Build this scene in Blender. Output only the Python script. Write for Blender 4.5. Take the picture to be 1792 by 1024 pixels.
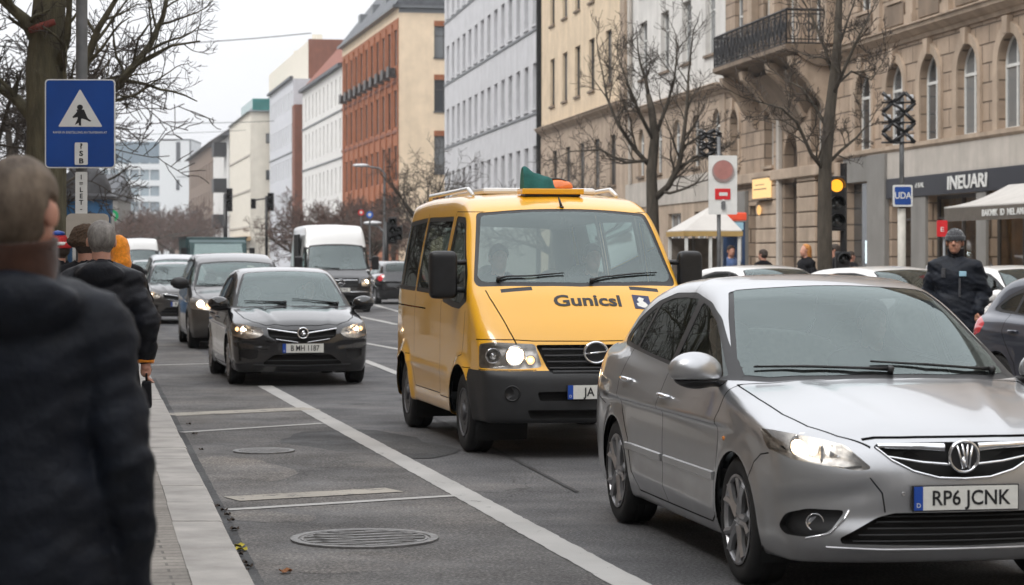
import bpy, bmesh, math, random
import numpy as np
from mathutils import Vector, Matrix, noise as mnoise

# ------------------------------------------------------------------ scene, camera, light
for o in list(bpy.data.objects): bpy.data.objects.remove(o)
SC = bpy.context.scene
COL = SC.collection
R = math.radians
FPX, CAMZ, HOR = 3900.0, 1.65, 448.0        # focal length in photo pixels, eye height, horizon row
cam = bpy.data.cameras.new('camera'); camo = bpy.data.objects.new('camera', cam); COL.objects.link(camo)
camo.location = (0, 0, CAMZ); camo.rotation_euler = (R(90), 0, 0)
cam.sensor_width = 36; cam.lens = 36*FPX/1792; cam.shift_y = -(512-HOR)/1792
cam.clip_start = .1; cam.clip_end = 5000
cam.dof.use_dof = True; cam.dof.focus_distance = 15.5; cam.dof.aperture_fstop = 5.0
SC.camera = camo
SC.view_settings.view_transform = 'Standard'; SC.view_settings.look = 'None'
SC.view_settings.gamma = 1; SC.view_settings.exposure = 0.68
W = bpy.data.worlds.new('World'); SC.world = W; W.use_nodes = True
nt = W.node_tree; nt.nodes.clear()
sky = nt.nodes.new('ShaderNodeTexSky'); sky.sky_type = 'NISHITA'; sky.sun_disc = False
sky.sun_elevation = R(48); sky.sun_rotation = R(228); sky.air_density = 1.0; sky.dust_density = 4.0
hs = nt.nodes.new('ShaderNodeHueSaturation'); hs.inputs['Saturation'].default_value = .12
mx = nt.nodes.new('ShaderNodeMix'); mx.data_type = 'RGBA'; mx.inputs[0].default_value = .78
mx.inputs[7].default_value = (8.2, 8.3, 8.6, 1)       # the closed cloud deck
tc = nt.nodes.new('ShaderNodeTexCoord'); nz = nt.nodes.new('ShaderNodeTexNoise')
nz.inputs['Scale'].default_value = 2.2; nz.inputs['Detail'].default_value = 4
mp = nt.nodes.new('ShaderNodeMapping'); mp.inputs['Scale'].default_value = (1, 1, 3.5)
rmp = nt.nodes.new('ShaderNodeMapRange'); rmp.inputs[1].default_value = .3; rmp.inputs[2].default_value = .7
rmp.inputs[3].default_value = .88; rmp.inputs[4].default_value = 1.08
vm = nt.nodes.new('ShaderNodeVectorMath'); vm.operation = 'SCALE'
bg = nt.nodes.new('ShaderNodeBackground'); bg.inputs[1].default_value = .112
wo = nt.nodes.new('ShaderNodeOutputWorld')
L = nt.links.new
L(sky.outputs[0], hs.inputs['Color']); L(hs.outputs[0], mx.inputs[6])
L(tc.outputs['Generated'], mp.inputs[0]); L(mp.outputs[0], nz.inputs['Vector']); L(nz.outputs[0], rmp.inputs[0])
# overcast sky: the zenith is about three times as bright as the horizon
sx=nt.nodes.new('ShaderNodeSeparateXYZ'); L(tc.outputs['Generated'],sx.inputs[0])
cie=nt.nodes.new('ShaderNodeMapRange'); cie.inputs[1].default_value=0; cie.inputs[2].default_value=1; cie.inputs[3].default_value=.80; cie.inputs[4].default_value=1.50; L(sx.outputs[2],cie.inputs[0])
mm=nt.nodes.new('ShaderNodeMath'); mm.operation='MULTIPLY'; L(rmp.outputs[0],mm.inputs[0]); L(cie.outputs[0],mm.inputs[1])
L(mx.outputs[2], vm.inputs[0]); L(mm.outputs[0], vm.inputs['Scale']); L(vm.outputs[0], bg.inputs[0]); L(bg.outputs[0], wo.inputs[0])
sl = bpy.data.lights.new('sun', 'SUN'); so = bpy.data.objects.new('sun', sl); COL.objects.link(so)
sl.energy = 1.3; sl.angle = R(25); sl.color = (1, .97, .92)
so.rotation_euler = (R(42), 0, R(-48))

# ------------------------------------------------------------------ small helpers
def gp(px, py, z=0.0):
    """ground point seen at a photo position"""
    Y = (CAMZ-z)*FPX/(py-HOR); return Vector(((px-896)/FPX*Y, Y, z))
def at(px, Y, py):
    return Vector(((px-896)/FPX*Y, Y, CAMZ+(HOR-py)/FPX*Y))
def tag(o, label=None, cat=None, group=None, kind=None):
    if label: o['label'] = label
    if cat: o['category'] = cat
    if group: o['group'] = group
    if kind: o['kind'] = kind
    return o
def thing(name, label, cat, loc=(0,0,0), rz=0, group=None):
    o = bpy.data.objects.new(name, None); COL.objects.link(o); o.location = loc; o.rotation_euler = (0,0,rz)
    o.empty_display_size = .2
    return tag(o, label, cat, group)
def copy_tree(o, parent=None):
    c = o.copy(); COL.objects.link(c); c.parent = parent
    if parent: c.matrix_parent_inverse = o.matrix_parent_inverse.copy()
    for ch in list(o.children): copy_tree(ch, c)
    return c
def dup(root, loc, rz, label, cat=None, group=None, name=None):
    c = copy_tree(root); c.location = loc; c.rotation_euler = (0,0,rz); c['label'] = label
    if cat: c['category'] = cat
    if group: c['group'] = group
    elif 'group' in c: del c['group']
    if name: c.name = name
    return c
def repaint(root, a, b):
    """give a copied thing another material where it had material a"""
    for o in root.children_recursive:
        if o.type != 'MESH': continue
        for s in o.material_slots:
            if s.material == a: s.link = 'OBJECT'; s.material = b

class MB:
    def __init__(s): s.v=[]; s.f=[]; s.m=[]; s.mi=0
    def add(s, vs, fs):
        n=len(s.v); s.v += [tuple(v) for v in vs]; s.f += [tuple(i+n for i in f) for f in fs]; s.m += [s.mi]*len(fs); return s
    def box(s, c, d, rz=0, taper=0, M=None):
        hx,hy,hz=d[0]/2,d[1]/2,d[2]/2; vs=[]
        for z in (-1,1):
            k = 1-taper if z>0 else 1
            for x,y in ((-1,-1),(1,-1),(1,1),(-1,1)): vs.append(Vector((x*hx*k,y*hy*k,z*hz)))
        m = Matrix.Rotation(rz,4,'Z')
        vs=[(m@v)+Vector(c) for v in vs]
        if M: vs=[M@v for v in vs]
        return s.add(vs,[(0,3,2,1),(4,5,6,7),(0,1,5,4),(1,2,6,5),(2,3,7,6),(3,0,4,7)])
    def b2(s, x0,x1,y0,y1,z0,z1):
        return s.box(((x0+x1)/2,(y0+y1)/2,(z0+z1)/2),(abs(x1-x0),abs(y1-y0),abs(z1-z0)))
    def tube(s, pts, r, n=8, cap=True):
        pts=[Vector(p) for p in pts]; k=len(pts)
        rs = r if hasattr(r,'__len__') else [r]*k
        t=(pts[1]-pts[0]).normalized(); up=Vector((0,0,1)) if abs(t.z)<.9 else Vector((1,0,0))
        u=t.cross(up).normalized(); vs=[]; fs=[]
        for i in range(k):
            a=pts[max(i-1,0)]; b=pts[min(i+1,k-1)]; t=(b-a)
            t = t.normalized() if t.length>1e-9 else Vector((0,0,1))
            u=(u-t*u.dot(t)); u = u.normalized() if u.length>1e-6 else t.orthogonal().normalized()
            w=t.cross(u)
            for j in range(n):
                an=2*math.pi*j/n; vs.append(pts[i]+(u*math.cos(an)+w*math.sin(an))*rs[i])
        for i in range(k-1):
            for j in range(n):
                j2=(j+1)%n; fs.append((i*n+j,i*n+j2,(i+1)*n+j2,(i+1)*n+j))
        if cap: fs.append(tuple(range(n-1,-1,-1))); fs.append(tuple((k-1)*n+j for j in range(n)))
        return s.add(vs,fs)
    def lathe(s, prof, n=24, M=None, closed=False, caps=True):
        """prof: (r, h) about local z"""
        vs=[]; fs=[]; k=len(prof)
        for r,h in prof:
            for j in range(n):
                a=2*math.pi*j/n; v=Vector((r*math.cos(a),r*math.sin(a),h)); vs.append(M@v if M else v)
        for i in range(k if closed else k-1):
            i2=(i+1)%k
            for j in range(n):
                j2=(j+1)%n; fs.append((i*n+j,i*n+j2,i2*n+j2,i2*n+j))
        if not closed and caps:
            if prof[0][0]>1e-5: fs.append(tuple(range(n-1,-1,-1)))
            if prof[-1][0]>1e-5: fs.append(tuple((k-1)*n+j for j in range(n)))
        return s.add(vs,fs)
    def prism(s, poly, h0, h1, M=None):
        """poly in local xy, extruded along z"""
        n=len(poly); vs=[Vector((x,y,h0)) for x,y in poly]+[Vector((x,y,h1)) for x,y in poly]
        if M: vs=[M@v for v in vs]
        fs=[tuple(range(n-1,-1,-1)),tuple(range(n,2*n))]+[(i,(i+1)%n,(i+1)%n+n,i+n) for i in range(n)]
        return s.add(vs,fs)
    def sphere(s, c, r, n=16, m=10):
        r3 = r if hasattr(r,'__len__') else (r,r,r)
        prof=[(math.sin(math.pi*i/m),-math.cos(math.pi*i/m)) for i in range(m+1)]
        prof[0]=(1e-4,-1); prof[-1]=(1e-4,1)
        return s.lathe(prof,n,Matrix.Translation(c)@Matrix.Diagonal((r3[0],r3[1],r3[2],1)))
    def build(s, name, mats, parent=None, smooth=False, auto=None, bevel=0, mesh_only=False):
        me=bpy.data.meshes.new(name); me.from_pydata(s.v,[],s.f); me.validate()
        if not isinstance(mats,(list,tuple)): mats=[mats]
        for m in mats: me.materials.append(m)
        if len(mats)>1 and len(me.polygons)==len(s.m): me.polygons.foreach_set('material_index',s.m)
        if bevel or auto is not None:
            bm=bmesh.new(); bm.from_mesh(me); bmesh.ops.remove_doubles(bm,verts=bm.verts,dist=1e-5)
            if bevel:
                es=[e for e in bm.edges if len(e.link_faces)==2 and e.calc_face_angle(0)>R(30)]
                bmesh.ops.bevel(bm,geom=es,offset=bevel,segments=2,affect='EDGES',profile=.6,clamp_overlap=True)
            bm.to_mesh(me); bm.free()
            if auto is not None:
                me.polygons.foreach_set('use_smooth',[True]*len(me.polygons)); me.set_sharp_from_angle(angle=R(auto))
        if smooth: me.polygons.foreach_set('use_smooth',[True]*len(me.polygons))
        me.update()
        if mesh_only: return me
        o=bpy.data.objects.new(name,me); COL.objects.link(o)
        if parent: o.parent=parent
        return o

# ------------------------------------------------------------------ materials
def newmat(name):
    m=bpy.data.materials.new(name); m.use_nodes=True; n=m.node_tree; n.nodes.clear()
    out=n.nodes.new('ShaderNodeOutputMaterial'); return m,n,out
def lk(n,a,b): n.links.new(a,b)
def noise_node(n, scale, detail=4, rough=.55, coord='Object', sc=None):
    t=n.nodes.new('ShaderNodeTexCoord'); z=n.nodes.new('ShaderNodeTexNoise')
    z.inputs['Scale'].default_value=scale; z.inputs['Detail'].default_value=detail; z.inputs['Roughness'].default_value=rough
    if sc:
        mpn=n.nodes.new('ShaderNodeMapping'); mpn.inputs['Scale'].default_value=sc; lk(n,t.outputs[coord],mpn.inputs[0]); lk(n,mpn.outputs[0],z.inputs['Vector'])
    else: lk(n,t.outputs[coord],z.inputs['Vector'])
    return z.outputs[0]
def ramp(n, fac, stops):
    r=n.nodes.new('ShaderNodeValToRGB'); e=r.color_ramp.elements
    while len(e)<len(stops): e.new(.5)
    for i,(p,c) in enumerate(stops): e[i].position=p; e[i].color=(*c,1) if len(c)==3 else c
    lk(n,fac,r.inputs[0]); return r.outputs[0]
def mixc(n, fac, a, b, mode='MIX'):
    m=n.nodes.new('ShaderNodeMix'); m.data_type='RGBA'; m.blend_type=mode
    for inp,v in ((m.inputs[0],fac),(m.inputs[6],a),(m.inputs[7],b)):
        if hasattr(v,'links') or hasattr(v,'is_linked'): lk(n,v,inp)
        elif isinstance(v,(int,float)): inp.default_value=v
        else: inp.default_value=(*v,1) if len(v)==3 else v
    return m.outputs[2]
def bumpn(n, h, strength, dist):
    b=n.nodes.new('ShaderNodeBump'); b.inputs['Strength'].default_value=strength; b.inputs['Distance'].default_value=dist
    lk(n,h,b.inputs['Height']); return b.outputs[0]
def mat(name, col, rough=.6, metal=0, var=.12, scale=6, bump=0, bdist=.01, coat=0, emit=None, es=1, spec=.5, bscale=None, sc=None):
    """plain surface whose colour wanders a little"""
    m,n,out=newmat(name); b=n.nodes.new('ShaderNodeBsdfPrincipled'); lk(n,b.outputs[0],out.inputs[0])
    b.inputs['Roughness'].default_value=rough; b.inputs['Metallic'].default_value=metal
    b.inputs['Coat Weight'].default_value=coat; b.inputs['Coat Roughness'].default_value=.04; b.inputs['Specular IOR Level'].default_value=spec
    if var:
        z=noise_node(n,scale,5,sc=sc); lo=tuple(c*(1-var) for c in col); hi=tuple(min(1,c*(1+var)) for c in col)
        lk(n,ramp(n,z,[(.3,lo),(.7,hi)]),b.inputs['Base Color'])
    else: b.inputs['Base Color'].default_value=(*col,1)
    if bump: lk(n,bumpn(n,noise_node(n,bscale or scale*4,5,sc=sc),bump,bdist),b.inputs['Normal'])
    if emit: b.inputs['Emission Color'].default_value=(*emit,1); b.inputs['Emission Strength'].default_value=es
    return m
def paint(name, col, metal=0, rough=.35, coat=1.0, dirt=.25, dcol=(.13,.12,.105), flake=0):
    """car paint: clear coat, road film low on the body"""
    m,n,out=newmat(name); b=n.nodes.new('ShaderNodeBsdfPrincipled'); lk(n,b.outputs[0],out.inputs[0])
    t=n.nodes.new('ShaderNodeTexCoord'); sp=n.nodes.new('ShaderNodeSeparateXYZ'); lk(n,t.outputs['Object'],sp.inputs[0])
    mr=n.nodes.new('ShaderNodeMapRange'); mr.inputs[1].default_value=.75; mr.inputs[2].default_value=.22; mr.inputs[3].default_value=0; mr.inputs[4].default_value=1
    lk(n,sp.outputs[2],mr.inputs[0])
    z=noise_node(n,3.5,6,.6); mu=n.nodes.new('ShaderNodeMath'); mu.operation='MULTIPLY'; lk(n,mr.outputs[0],mu.inputs[0]); lk(n,z,mu.inputs[1])
    ad=n.nodes.new('ShaderNodeMath'); ad.operation='MULTIPLY_ADD'; lk(n,mu.outputs[0],ad.inputs[0]); ad.inputs[1].default_value=dirt*2.2
    z2=noise_node(n,1.3,6,.6); m3=n.nodes.new('ShaderNodeMapRange'); m3.inputs[1].default_value=.45; m3.inputs[2].default_value=.8; m3.inputs[3].default_value=0; m3.inputs[4].default_value=dirt*.35
    lk(n,z2,m3.inputs[0]); lk(n,m3.outputs[0],ad.inputs[2]); ad.use_clamp=True
    lk(n,mixc(n,ad.outputs[0],col,dcol),b.inputs['Base Color'])
    b.inputs['Metallic'].default_value=metal
    ro=n.nodes.new('ShaderNodeMath'); ro.operation='MULTIPLY_ADD'; lk(n,ad.outputs[0],ro.inputs[0]); ro.inputs[1].default_value=.4; ro.inputs[2].default_value=rough; ro.use_clamp=True
    lk(n,ro.outputs[0],b.inputs['Roughness'])
    b.inputs['Coat Weight'].default_value=coat
    cr=n.nodes.new('ShaderNodeMath'); cr.operation='MULTIPLY_ADD'; lk(n,ad.outputs[0],cr.inputs[0]); cr.inputs[1].default_value=.6; cr.inputs[2].default_value=.045
    lk(n,cr.outputs[0],b.inputs['Coat Roughness'])
    bb=bumpn(n,noise_node(n,9,2),.02,.01); lk(n,bb,b.inputs['Coat Normal'])
    return m
def glass(name, tint=(.55,.6,.58), ior=1.75, rough=.02, gcol=(1,1,1), film=0):
    m,n,out=newmat(name); tr=n.nodes.new('ShaderNodeBsdfTransparent'); tr.inputs[0].default_value=(*tint,1)
    gl=n.nodes.new('ShaderNodeBsdfGlossy'); gl.inputs['Roughness'].default_value=rough; gl.inputs[0].default_value=(*gcol,1)
    fr=n.nodes.new('ShaderNodeFresnel'); fr.inputs[0].default_value=ior
    mxs=n.nodes.new('ShaderNodeMixShader'); lk(n,fr.outputs[0],mxs.inputs[0]); lk(n,tr.outputs[0],mxs.inputs[1]); lk(n,gl.outputs[0],mxs.inputs[2])
    o=mxs.outputs[0]
    if film:      # pale diffuse veil painted on for the foggy sky reflection
        df=n.nodes.new('ShaderNodeBsdfDiffuse'); df.inputs[0].default_value=(.52,.56,.55,1)
        z=noise_node(n,2.5,5,.6); mr=n.nodes.new('ShaderNodeMapRange'); mr.inputs[1].default_value=.3; mr.inputs[2].default_value=.75
        mr.inputs[3].default_value=film*.6; mr.inputs[4].default_value=film*1.3; lk(n,z,mr.inputs[0])
        m2=n.nodes.new('ShaderNodeMixShader'); lk(n,mr.outputs[0],m2.inputs[0]); lk(n,o,m2.inputs[1]); lk(n,df.outputs[0],m2.inputs[2]); o=m2.outputs[0]
    lk(n,o,out.inputs[0]); return m
def emis(name, col, s):
    m,n,out=newmat(name); e=n.nodes.new('ShaderNodeEmission'); e.inputs[0].default_value=(*col,1); e.inputs[1].default_value=s; lk(n,e.outputs[0],out.inputs[0]); return m
M={}
M['rubber']=mat('rubber',(.010,.010,.0105),.75,var=.3,scale=20,bump=.3,bdist=.004)
M['black']=mat('black_plastic',(.011,.011,.012),.42,var=.2,scale=15)
M['grey_plastic']=mat('grey_plastic',(.020,.0205,.022),.5,var=.15,scale=9,bump=.15,bdist=.002,bscale=160)
M['lining']=mat('dark_lining',(.008,.008,.008),.9,var=0)
M['cabin']=mat('cabin_trim',(.085,.086,.09),.8,var=.2,scale=8)
M['seat']=mat('seat_cloth',(.20,.20,.205),.9,var=.2,scale=20)
M['chrome']=mat('chrome',(.82,.83,.85),.08,1,var=0)
M['alloy']=mat('alloy',(.42,.42,.43),.36,.85,var=.12,scale=12)
M['steel']=mat('steel',(.12,.12,.125),.5,.6,var=.2,scale=12)
M['disc']=mat('brake_disc',(.14,.13,.12),.5,.8,var=.3,scale=20)
M['glass_f']=glass('windscreen_glass',(.80,.87,.85),2.12,.015,(.84,.97,.96),.02)
M['glass_s']=glass('side_glass',(.46,.52,.49),1.62,.01,(.9,.97,.95),.01)
M['lens']=glass('lamp_lens',(.93,.93,.93),1.45,.02)
M['bulb']=emis('headlamp_beam',(1,.76,.48),15)
M['bulb2']=emis('headlamp_glow',(1,.52,.22),3.2)
M['refl']=mat('reflector',(.60,.57,.53),.33,1,var=.3,scale=25)
M['amber']=mat('amber_lens',(.7,.22,.02),.2,var=0,coat=1)
M['red']=mat('red_lens',(.5,.012,.02),.18,var=0,coat=1)
M['red_lit']=mat('red_lamp',(.6,.02,.02),.2,var=0,emit=(1,.06,.05),es=1.6)
M['white']=mat('white_paint',(.75,.75,.74),.4,var=.05)
M['plate_w']=mat('plate_white',(.72,.72,.68),.35,var=.06,scale=30)
M['plate_b']=mat('plate_blue',(.012,.07,.38),.35,var=.05)
M['ink']=mat('black_ink',(.012,.012,.014),.4,var=0)
# ------------------------------------------------------------------ road, pavements, markings
SLD=-.2015                                   # the street runs along (SLD, 1)
SDIR=Vector((SLD,1,0)).normalized(); SAN=math.atan2(SDIR.y,SDIR.x)
def asphalt(name, base, seed=0, patch=True):
    m,n,out=newmat(name); b=n.nodes.new('ShaderNodeBsdfPrincipled'); lk(n,b.outputs[0],out.inputs[0])
    t=n.nodes.new('ShaderNodeTexCoord')
    def nz(s,d=5,r=.6,sc=(1,1,1),loc=(0,0,0)):
        mp_=n.nodes.new('ShaderNodeMapping'); mp_.inputs['Scale'].default_value=sc; mp_.inputs['Location'].default_value=loc; mp_.inputs['Rotation'].default_value=(0,0,-SAN)
        lk(n,t.outputs['Object'],mp_.inputs[0]); z=n.nodes.new('ShaderNodeTexNoise'); z.inputs['Scale'].default_value=s; z.inputs['Detail'].default_value=d; z.inputs['Roughness'].default_value=r; lk(n,mp_.outputs[0],z.inputs['Vector']); return z.outputs[0]
    grain=ramp(n,nz(55,3,.7),[(.30,tuple(c*.28 for c in base)),(.5,base),(.70,tuple(min(1,c*2.5) for c in base))])
    big=ramp(n,nz(.55,6,.62,loc=(seed,3,0)),[(.32,(.58,.58,.60)),(.5,(1,1,1)),(.66,(1.55,1.49,1.41))])
    c=mixc(n,1.0,grain,big,'MULTIPLY')
    streak=ramp(n,nz(1.1,4,.55,sc=(.06,1.1,1)),[(.36,(.72,.72,.73)),(.6,(1.08,1.08,1.07))]); c=mixc(n,.8,c,streak,'MULTIPLY')
    sp=n.nodes.new('ShaderNodeTexVoronoi'); sp.inputs['Scale'].default_value=110; lk(n,t.outputs['Object'],sp.inputs['Vector'])
    st=ramp(n,sp.outputs['Distance'],[(.0,(1,1,1)),(.20,(0,0,0))]); c=mixc(n,mixc(n,.28,(0,0,0),st),c,(.30,.29,.28))
    vor=n.nodes.new('ShaderNodeTexVoronoi'); vor.feature='DISTANCE_TO_EDGE'; vor.inputs['Scale'].default_value=.42
    mp2=n.nodes.new('ShaderNodeVectorMath'); mp2.operation='ADD'; nn=n.nodes.new('ShaderNodeTexNoise'); nn.inputs['Scale'].default_value=2.2; nn.inputs['Detail'].default_value=5
    lk(n,t.outputs['Object'],nn.inputs['Vector']); lk(n,t.outputs['Object'],mp2.inputs[0]); lk(n,nn.outputs['Color'],mp2.inputs[1]); lk(n,mp2.outputs[0],vor.inputs['Vector'])
    cr=ramp(n,vor.outputs['Distance'],[(.0,(1,1,1)),(.006,(0,0,0))]); g2=ramp(n,nz(.35,2),[(.52,(0,0,0)),(.6,(1,1,1))])
    c=mixc(n,mixc(n,1,cr,g2,'MULTIPLY'),c,(.014,.014,.014)); lk(n,c,b.inputs['Base Color'])
    lk(n,ramp(n,nz(1.3,4),[(.35,(.62,.62,.62)),(.65,(.92,.92,.92))]),b.inputs['Roughness'])
    lk(n,bumpn(n,nz(75,3,.75),.55,.006),b.inputs['Normal']); return m
M['asphalt']=asphalt('asphalt',(.076,.075,.077)); M['asphalt_lane']=asphalt('asphalt_parking_lane',(.090,.085,.081),7)
M['asphalt_pale']=asphalt('asphalt_pale_patch',(.125,.115,.105),12); M['asphalt_dark']=asphalt('asphalt_dark_patch',(.035,.035,.036),15)
def marking(name,col,wear):
    m,n,out=newmat(name); b=n.nodes.new('ShaderNodeBsdfPrincipled'); lk(n,b.outputs[0],out.inputs[0])
    z=noise_node(n,5,7,.7); z2=noise_node(n,60,3,.7); mu=n.nodes.new('ShaderNodeMath'); mu.operation='MULTIPLY_ADD'; lk(n,z2,mu.inputs[0]); mu.inputs[1].default_value=.45; lk(n,z,mu.inputs[2])
    f=ramp(n,mu.outputs[0],[(wear,(1,1,1)),(wear+.10,(0,0,0))]); z3=ramp(n,noise_node(n,1.2,4),[(.3,tuple(c*.78 for c in col)),(.7,col)])
    lk(n,mixc(n,f,z3,(.10,.098,.095)),b.inputs['Base Color']); b.inputs['Roughness'].default_value=.75
    lk(n,bumpn(n,z2,.3,.004),b.inputs['Normal']); return m
M['line']=marking('road_paint',(.46,.45,.43),.50); M['line_old']=marking('road_paint_faded',(.40,.365,.31),.58)
def pav(name,c1,c2,mort,sx,sy,off=.5,bump=.6,ms=.02,coord_scale=1):
    m,n,out=newmat(name); b=n.nodes.new('ShaderNodeBsdfPrincipled'); lk(n,b.outputs[0],out.inputs[0]); t=n.nodes.new('ShaderNodeTexCoord')
    mp_=n.nodes.new('ShaderNodeMapping'); mp_.inputs['Rotation'].default_value=(0,0,-SAN+R(90)); lk(n,t.outputs['Object'],mp_.inputs[0])
    br=n.nodes.new('ShaderNodeTexBrick'); br.inputs['Scale'].default_value=1; br.inputs['Brick Width'].default_value=sx; br.inputs['Row Height'].default_value=sy; br.inputs['Mortar Size'].default_value=ms; br.offset=off
    br.inputs['Color1'].default_value=(*c1,1); br.inputs['Color2'].default_value=(*c2,1); br.inputs['Mortar'].default_value=(*mort,1); br.inputs['Bias'].default_value=-.1; br.inputs['Mortar Smooth'].default_value=.3
    lk(n,mp_.outputs[0],br.inputs['Vector']); z=ramp(n,noise_node(n,2.2,7,.7),[(.3,(.68,.67,.66)),(.7,(1.15,1.14,1.12))])
    c=mixc(n,1,br.outputs['Color'],z,'MULTIPLY'); z2=ramp(n,noise_node(n,40,3,.7),[(.3,(.8,.8,.8)),(.7,(1.15,1.15,1.15))]); lk(n,mixc(n,1,c,z2,'MULTIPLY'),b.inputs['Base Color'])
    b.inputs['Roughness'].default_value=.85
    bp=n.nodes.new('ShaderNodeBump'); bp.inputs['Strength'].default_value=bump; bp.inputs['Distance'].default_value=.008; bp.invert=True; lk(n,br.outputs['Fac'],bp.inputs['Height'])
    b2=n.nodes.new('ShaderNodeBump'); b2.inputs['Strength'].default_value=.25; b2.inputs['Distance'].default_value=.004; lk(n,noise_node(n,50,3,.7),b2.inputs['Height']); lk(n,bp.outputs[0],b2.inputs['Normal']); lk(n,b2.outputs[0],b.inputs['Normal'])
    return m
M['paver']=pav('small_pavers',(.27,.25,.225),(.33,.305,.275),(.17,.16,.145),.34,.115,.5,ms=.008)
M['slab']=pav('pavement_slabs',(.22,.21,.20),(.27,.26,.25),(.09,.085,.08),.5,.5,.5)
M['kerb']=mat('kerb_granite',(.37,.35,.325),.8,var=.22,scale=3.5,bump=.4,bdist=.006,bscale=45)
# two-tone mottling of the granite is in the colour noise
KX=lambda Y: .777-.189*Y
KR=lambda Y: 12.6-.155*Y
def sheet(name,pts,z,m,kind='structure',thick=0):
    b=MB(); n=len(pts)
    if thick: b.prism([(p[0],p[1]) for p in pts],z-thick,z)
    else: b.add([(p[0],p[1],z) for p in pts],[tuple(range(n))])
    return tag(b.build(name,m),kind=kind)
sheet('ground',[(-900,-60),(900,-60),(900,1600),(-900,1600)],-.05,mat('ground_soil',(.10,.098,.094),.9))
sheet('road',[(KX(-30)-.3,-30),(KR(-30)+.3,-30),(KR(420),420),(KX(420),420)][::1],0,M['asphalt'])
LX=lambda Y: 3.07-.22*Y
sheet('parking_lane',[(KX(0)-.2,0),(LX(0),0),(LX(60),60),(KX(60)-.2,60)],.004,M['asphalt_lane'])
# pavements
b=MB(); b.prism([(KX(-30)-.30,-30),(KX(420)-.3,420),(-330,420),(-330,-30)][::-1],-.04,.10); tag(b.build('pavement_left',M['paver']),kind='structure')
b=MB(); b.prism([(KR(-30)+.25,-30),(300,-30),(300,420),(KR(420)+.25,420)],-.04,.12); tag(b.build('pavement_right',M['slab']),kind='structure')
random.seed(2)
def kerb(name,KF,w,h,y0,y1,sign,step=1.0):
    b=MB(); y=y0
    while y<y1:
        L_=step if y<90 else 12
        x0,x1=KF(y),KF(y+L_); g=.006; dz=random.uniform(-.003,.003); dx=random.uniform(-.004,.004)
        d=Vector((x1-x0,L_)).normalized(); a=Vector((x0+dx,y))+d*g; c=Vector((x1+dx,y+L_))-d*g; ww=w*sign
        pr=[(0,-.04),(0,h-.022+dz),(.006*sign,h-.008+dz),(.022*sign,h+dz),(ww,h+dz),(ww,-.04)]
        vs=[(p.x+q[0],p.y,q[1]) for p in (a,c) for q in pr]; n=6
        fs=[tuple(range(n)),tuple(range(2*n-1,n-1,-1))]+[(i,i+n,(i+1)%n+n,(i+1)%n) for i in range(n)]
        b.add(vs,fs); y+=L_
    # dirt-filled joint bed
    b.add([(KF(y0)+.012*sign,y0,-.03),(KF(y0)+.012*sign,y0,h-.012),(KF(y0)+w*sign,y0,h-.012),(KF(y1)+.012*sign,y1,-.03),(KF(y1)+.012*sign,y1,h-.012),(KF(y1)+w*sign,y1,h-.012)],[(0,3,4,1),(1,4,5,2)])
    return tag(b.build(name,M['kerb']),kind='structure')
kerb('kerb_left',KX,.30,.105,2,418,-1); kerb('kerb_right',KR,.25,.125,5,418,1,2.0)
# painted lines, each a quad between ground points seen in the photograph
def quad(name,pts,z=.008,m=None): 
    P=[gp(*p) for p in pts]; return sheet(name,[(p.x,p.y) for p in P],z,m or M['line'])
def strip(name,p,q,w,z=.008,m=None):
    p=Vector(p[:2]); q=Vector(q[:2]); d=(q-p).normalized(); nn=Vector((-d.y,d.x)); rn=random.Random(int(p.x*100)); n=max(6,int((q-p).length/.09)); b=MB(); j=min(.005,w*.04)
    a=[p.lerp(q,i/n)-nn*(w/2+rn.uniform(-j,j)) for i in range(n+1)]; c=[p.lerp(q,i/n)+nn*(w/2+rn.uniform(-j,j)) for i in range(n+1)]
    b.add([(v.x,v.y,z) for v in a+c],[(i,i+1,n+2+i,n+1+i)[::-1] if d.x>0 else (i,i+1,n+2+i,n+1+i) for i in range(n)])
    return tag(b.build(name,m or M['line']),kind='structure')
strip('lane_line',gp(1140,1045),gp(463,676),.19)
strip('bay_line',gp(398,894),gp(800,869),.10,.0085); strip('bay_line',gp(405,875),gp(690,859),.30,.0087,M['line_old'])
strip('bay_line',gp(318,758),gp(565,742),.11,.0085); strip('bay_line',gp(295,727),gp(545,716),.42,.0087,M['line_old'])
strip('bay_line',gp(262,640),gp(372,637),.16,.0085)
strip('dashed_line',gp(705,658),gp(636,631),.14); strip('dashed_line',gp(704,613),gp(632,600),.13); strip('dashed_line',gp(697,569),gp(622,553),.16)
strip('dashed_line',gp(720,552),gp(655,534),.16); 
strip('gutter_dirt',(KX(9.5)+.045,9.5),(KX(30)+.045,30),.10,.0058,M['asphalt_dark'])
def blob(name,px,py,rx,ry,m,z=.0052,seed=1):
    c=gp(px,py); random.seed(seed); n=26; pts=[]
    ph=[random.uniform(0,6) for _ in range(4)]
    for i in range(n):
        a=2*math.pi*i/n; k=1+.16*math.sin(2*a+ph[0])+.12*math.sin(3*a+ph[1])+.07*math.sin(7*a+ph[2])
        x=rx*k*math.cos(a); y=ry*k*math.sin(a); pts.append((c.x+x+y*SLD,c.y+y))
    return sheet(name,pts,z,m)
blob('asphalt_patch',400,822,.42,1.1,M['asphalt_pale'],seed=3); blob('asphalt_patch',560,985,.5,.45,M['asphalt_pale'],seed=8); blob('asphalt_patch',640,775,.7,1.3,M['asphalt_dark'],seed=5)
blob('asphalt_patch',470,905,.25,.35,M['asphalt_pale'],seed=9)
strip('tar_joint',gp(1010,862),gp(700,700),.035,.0062,M['asphalt_dark'])
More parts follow.
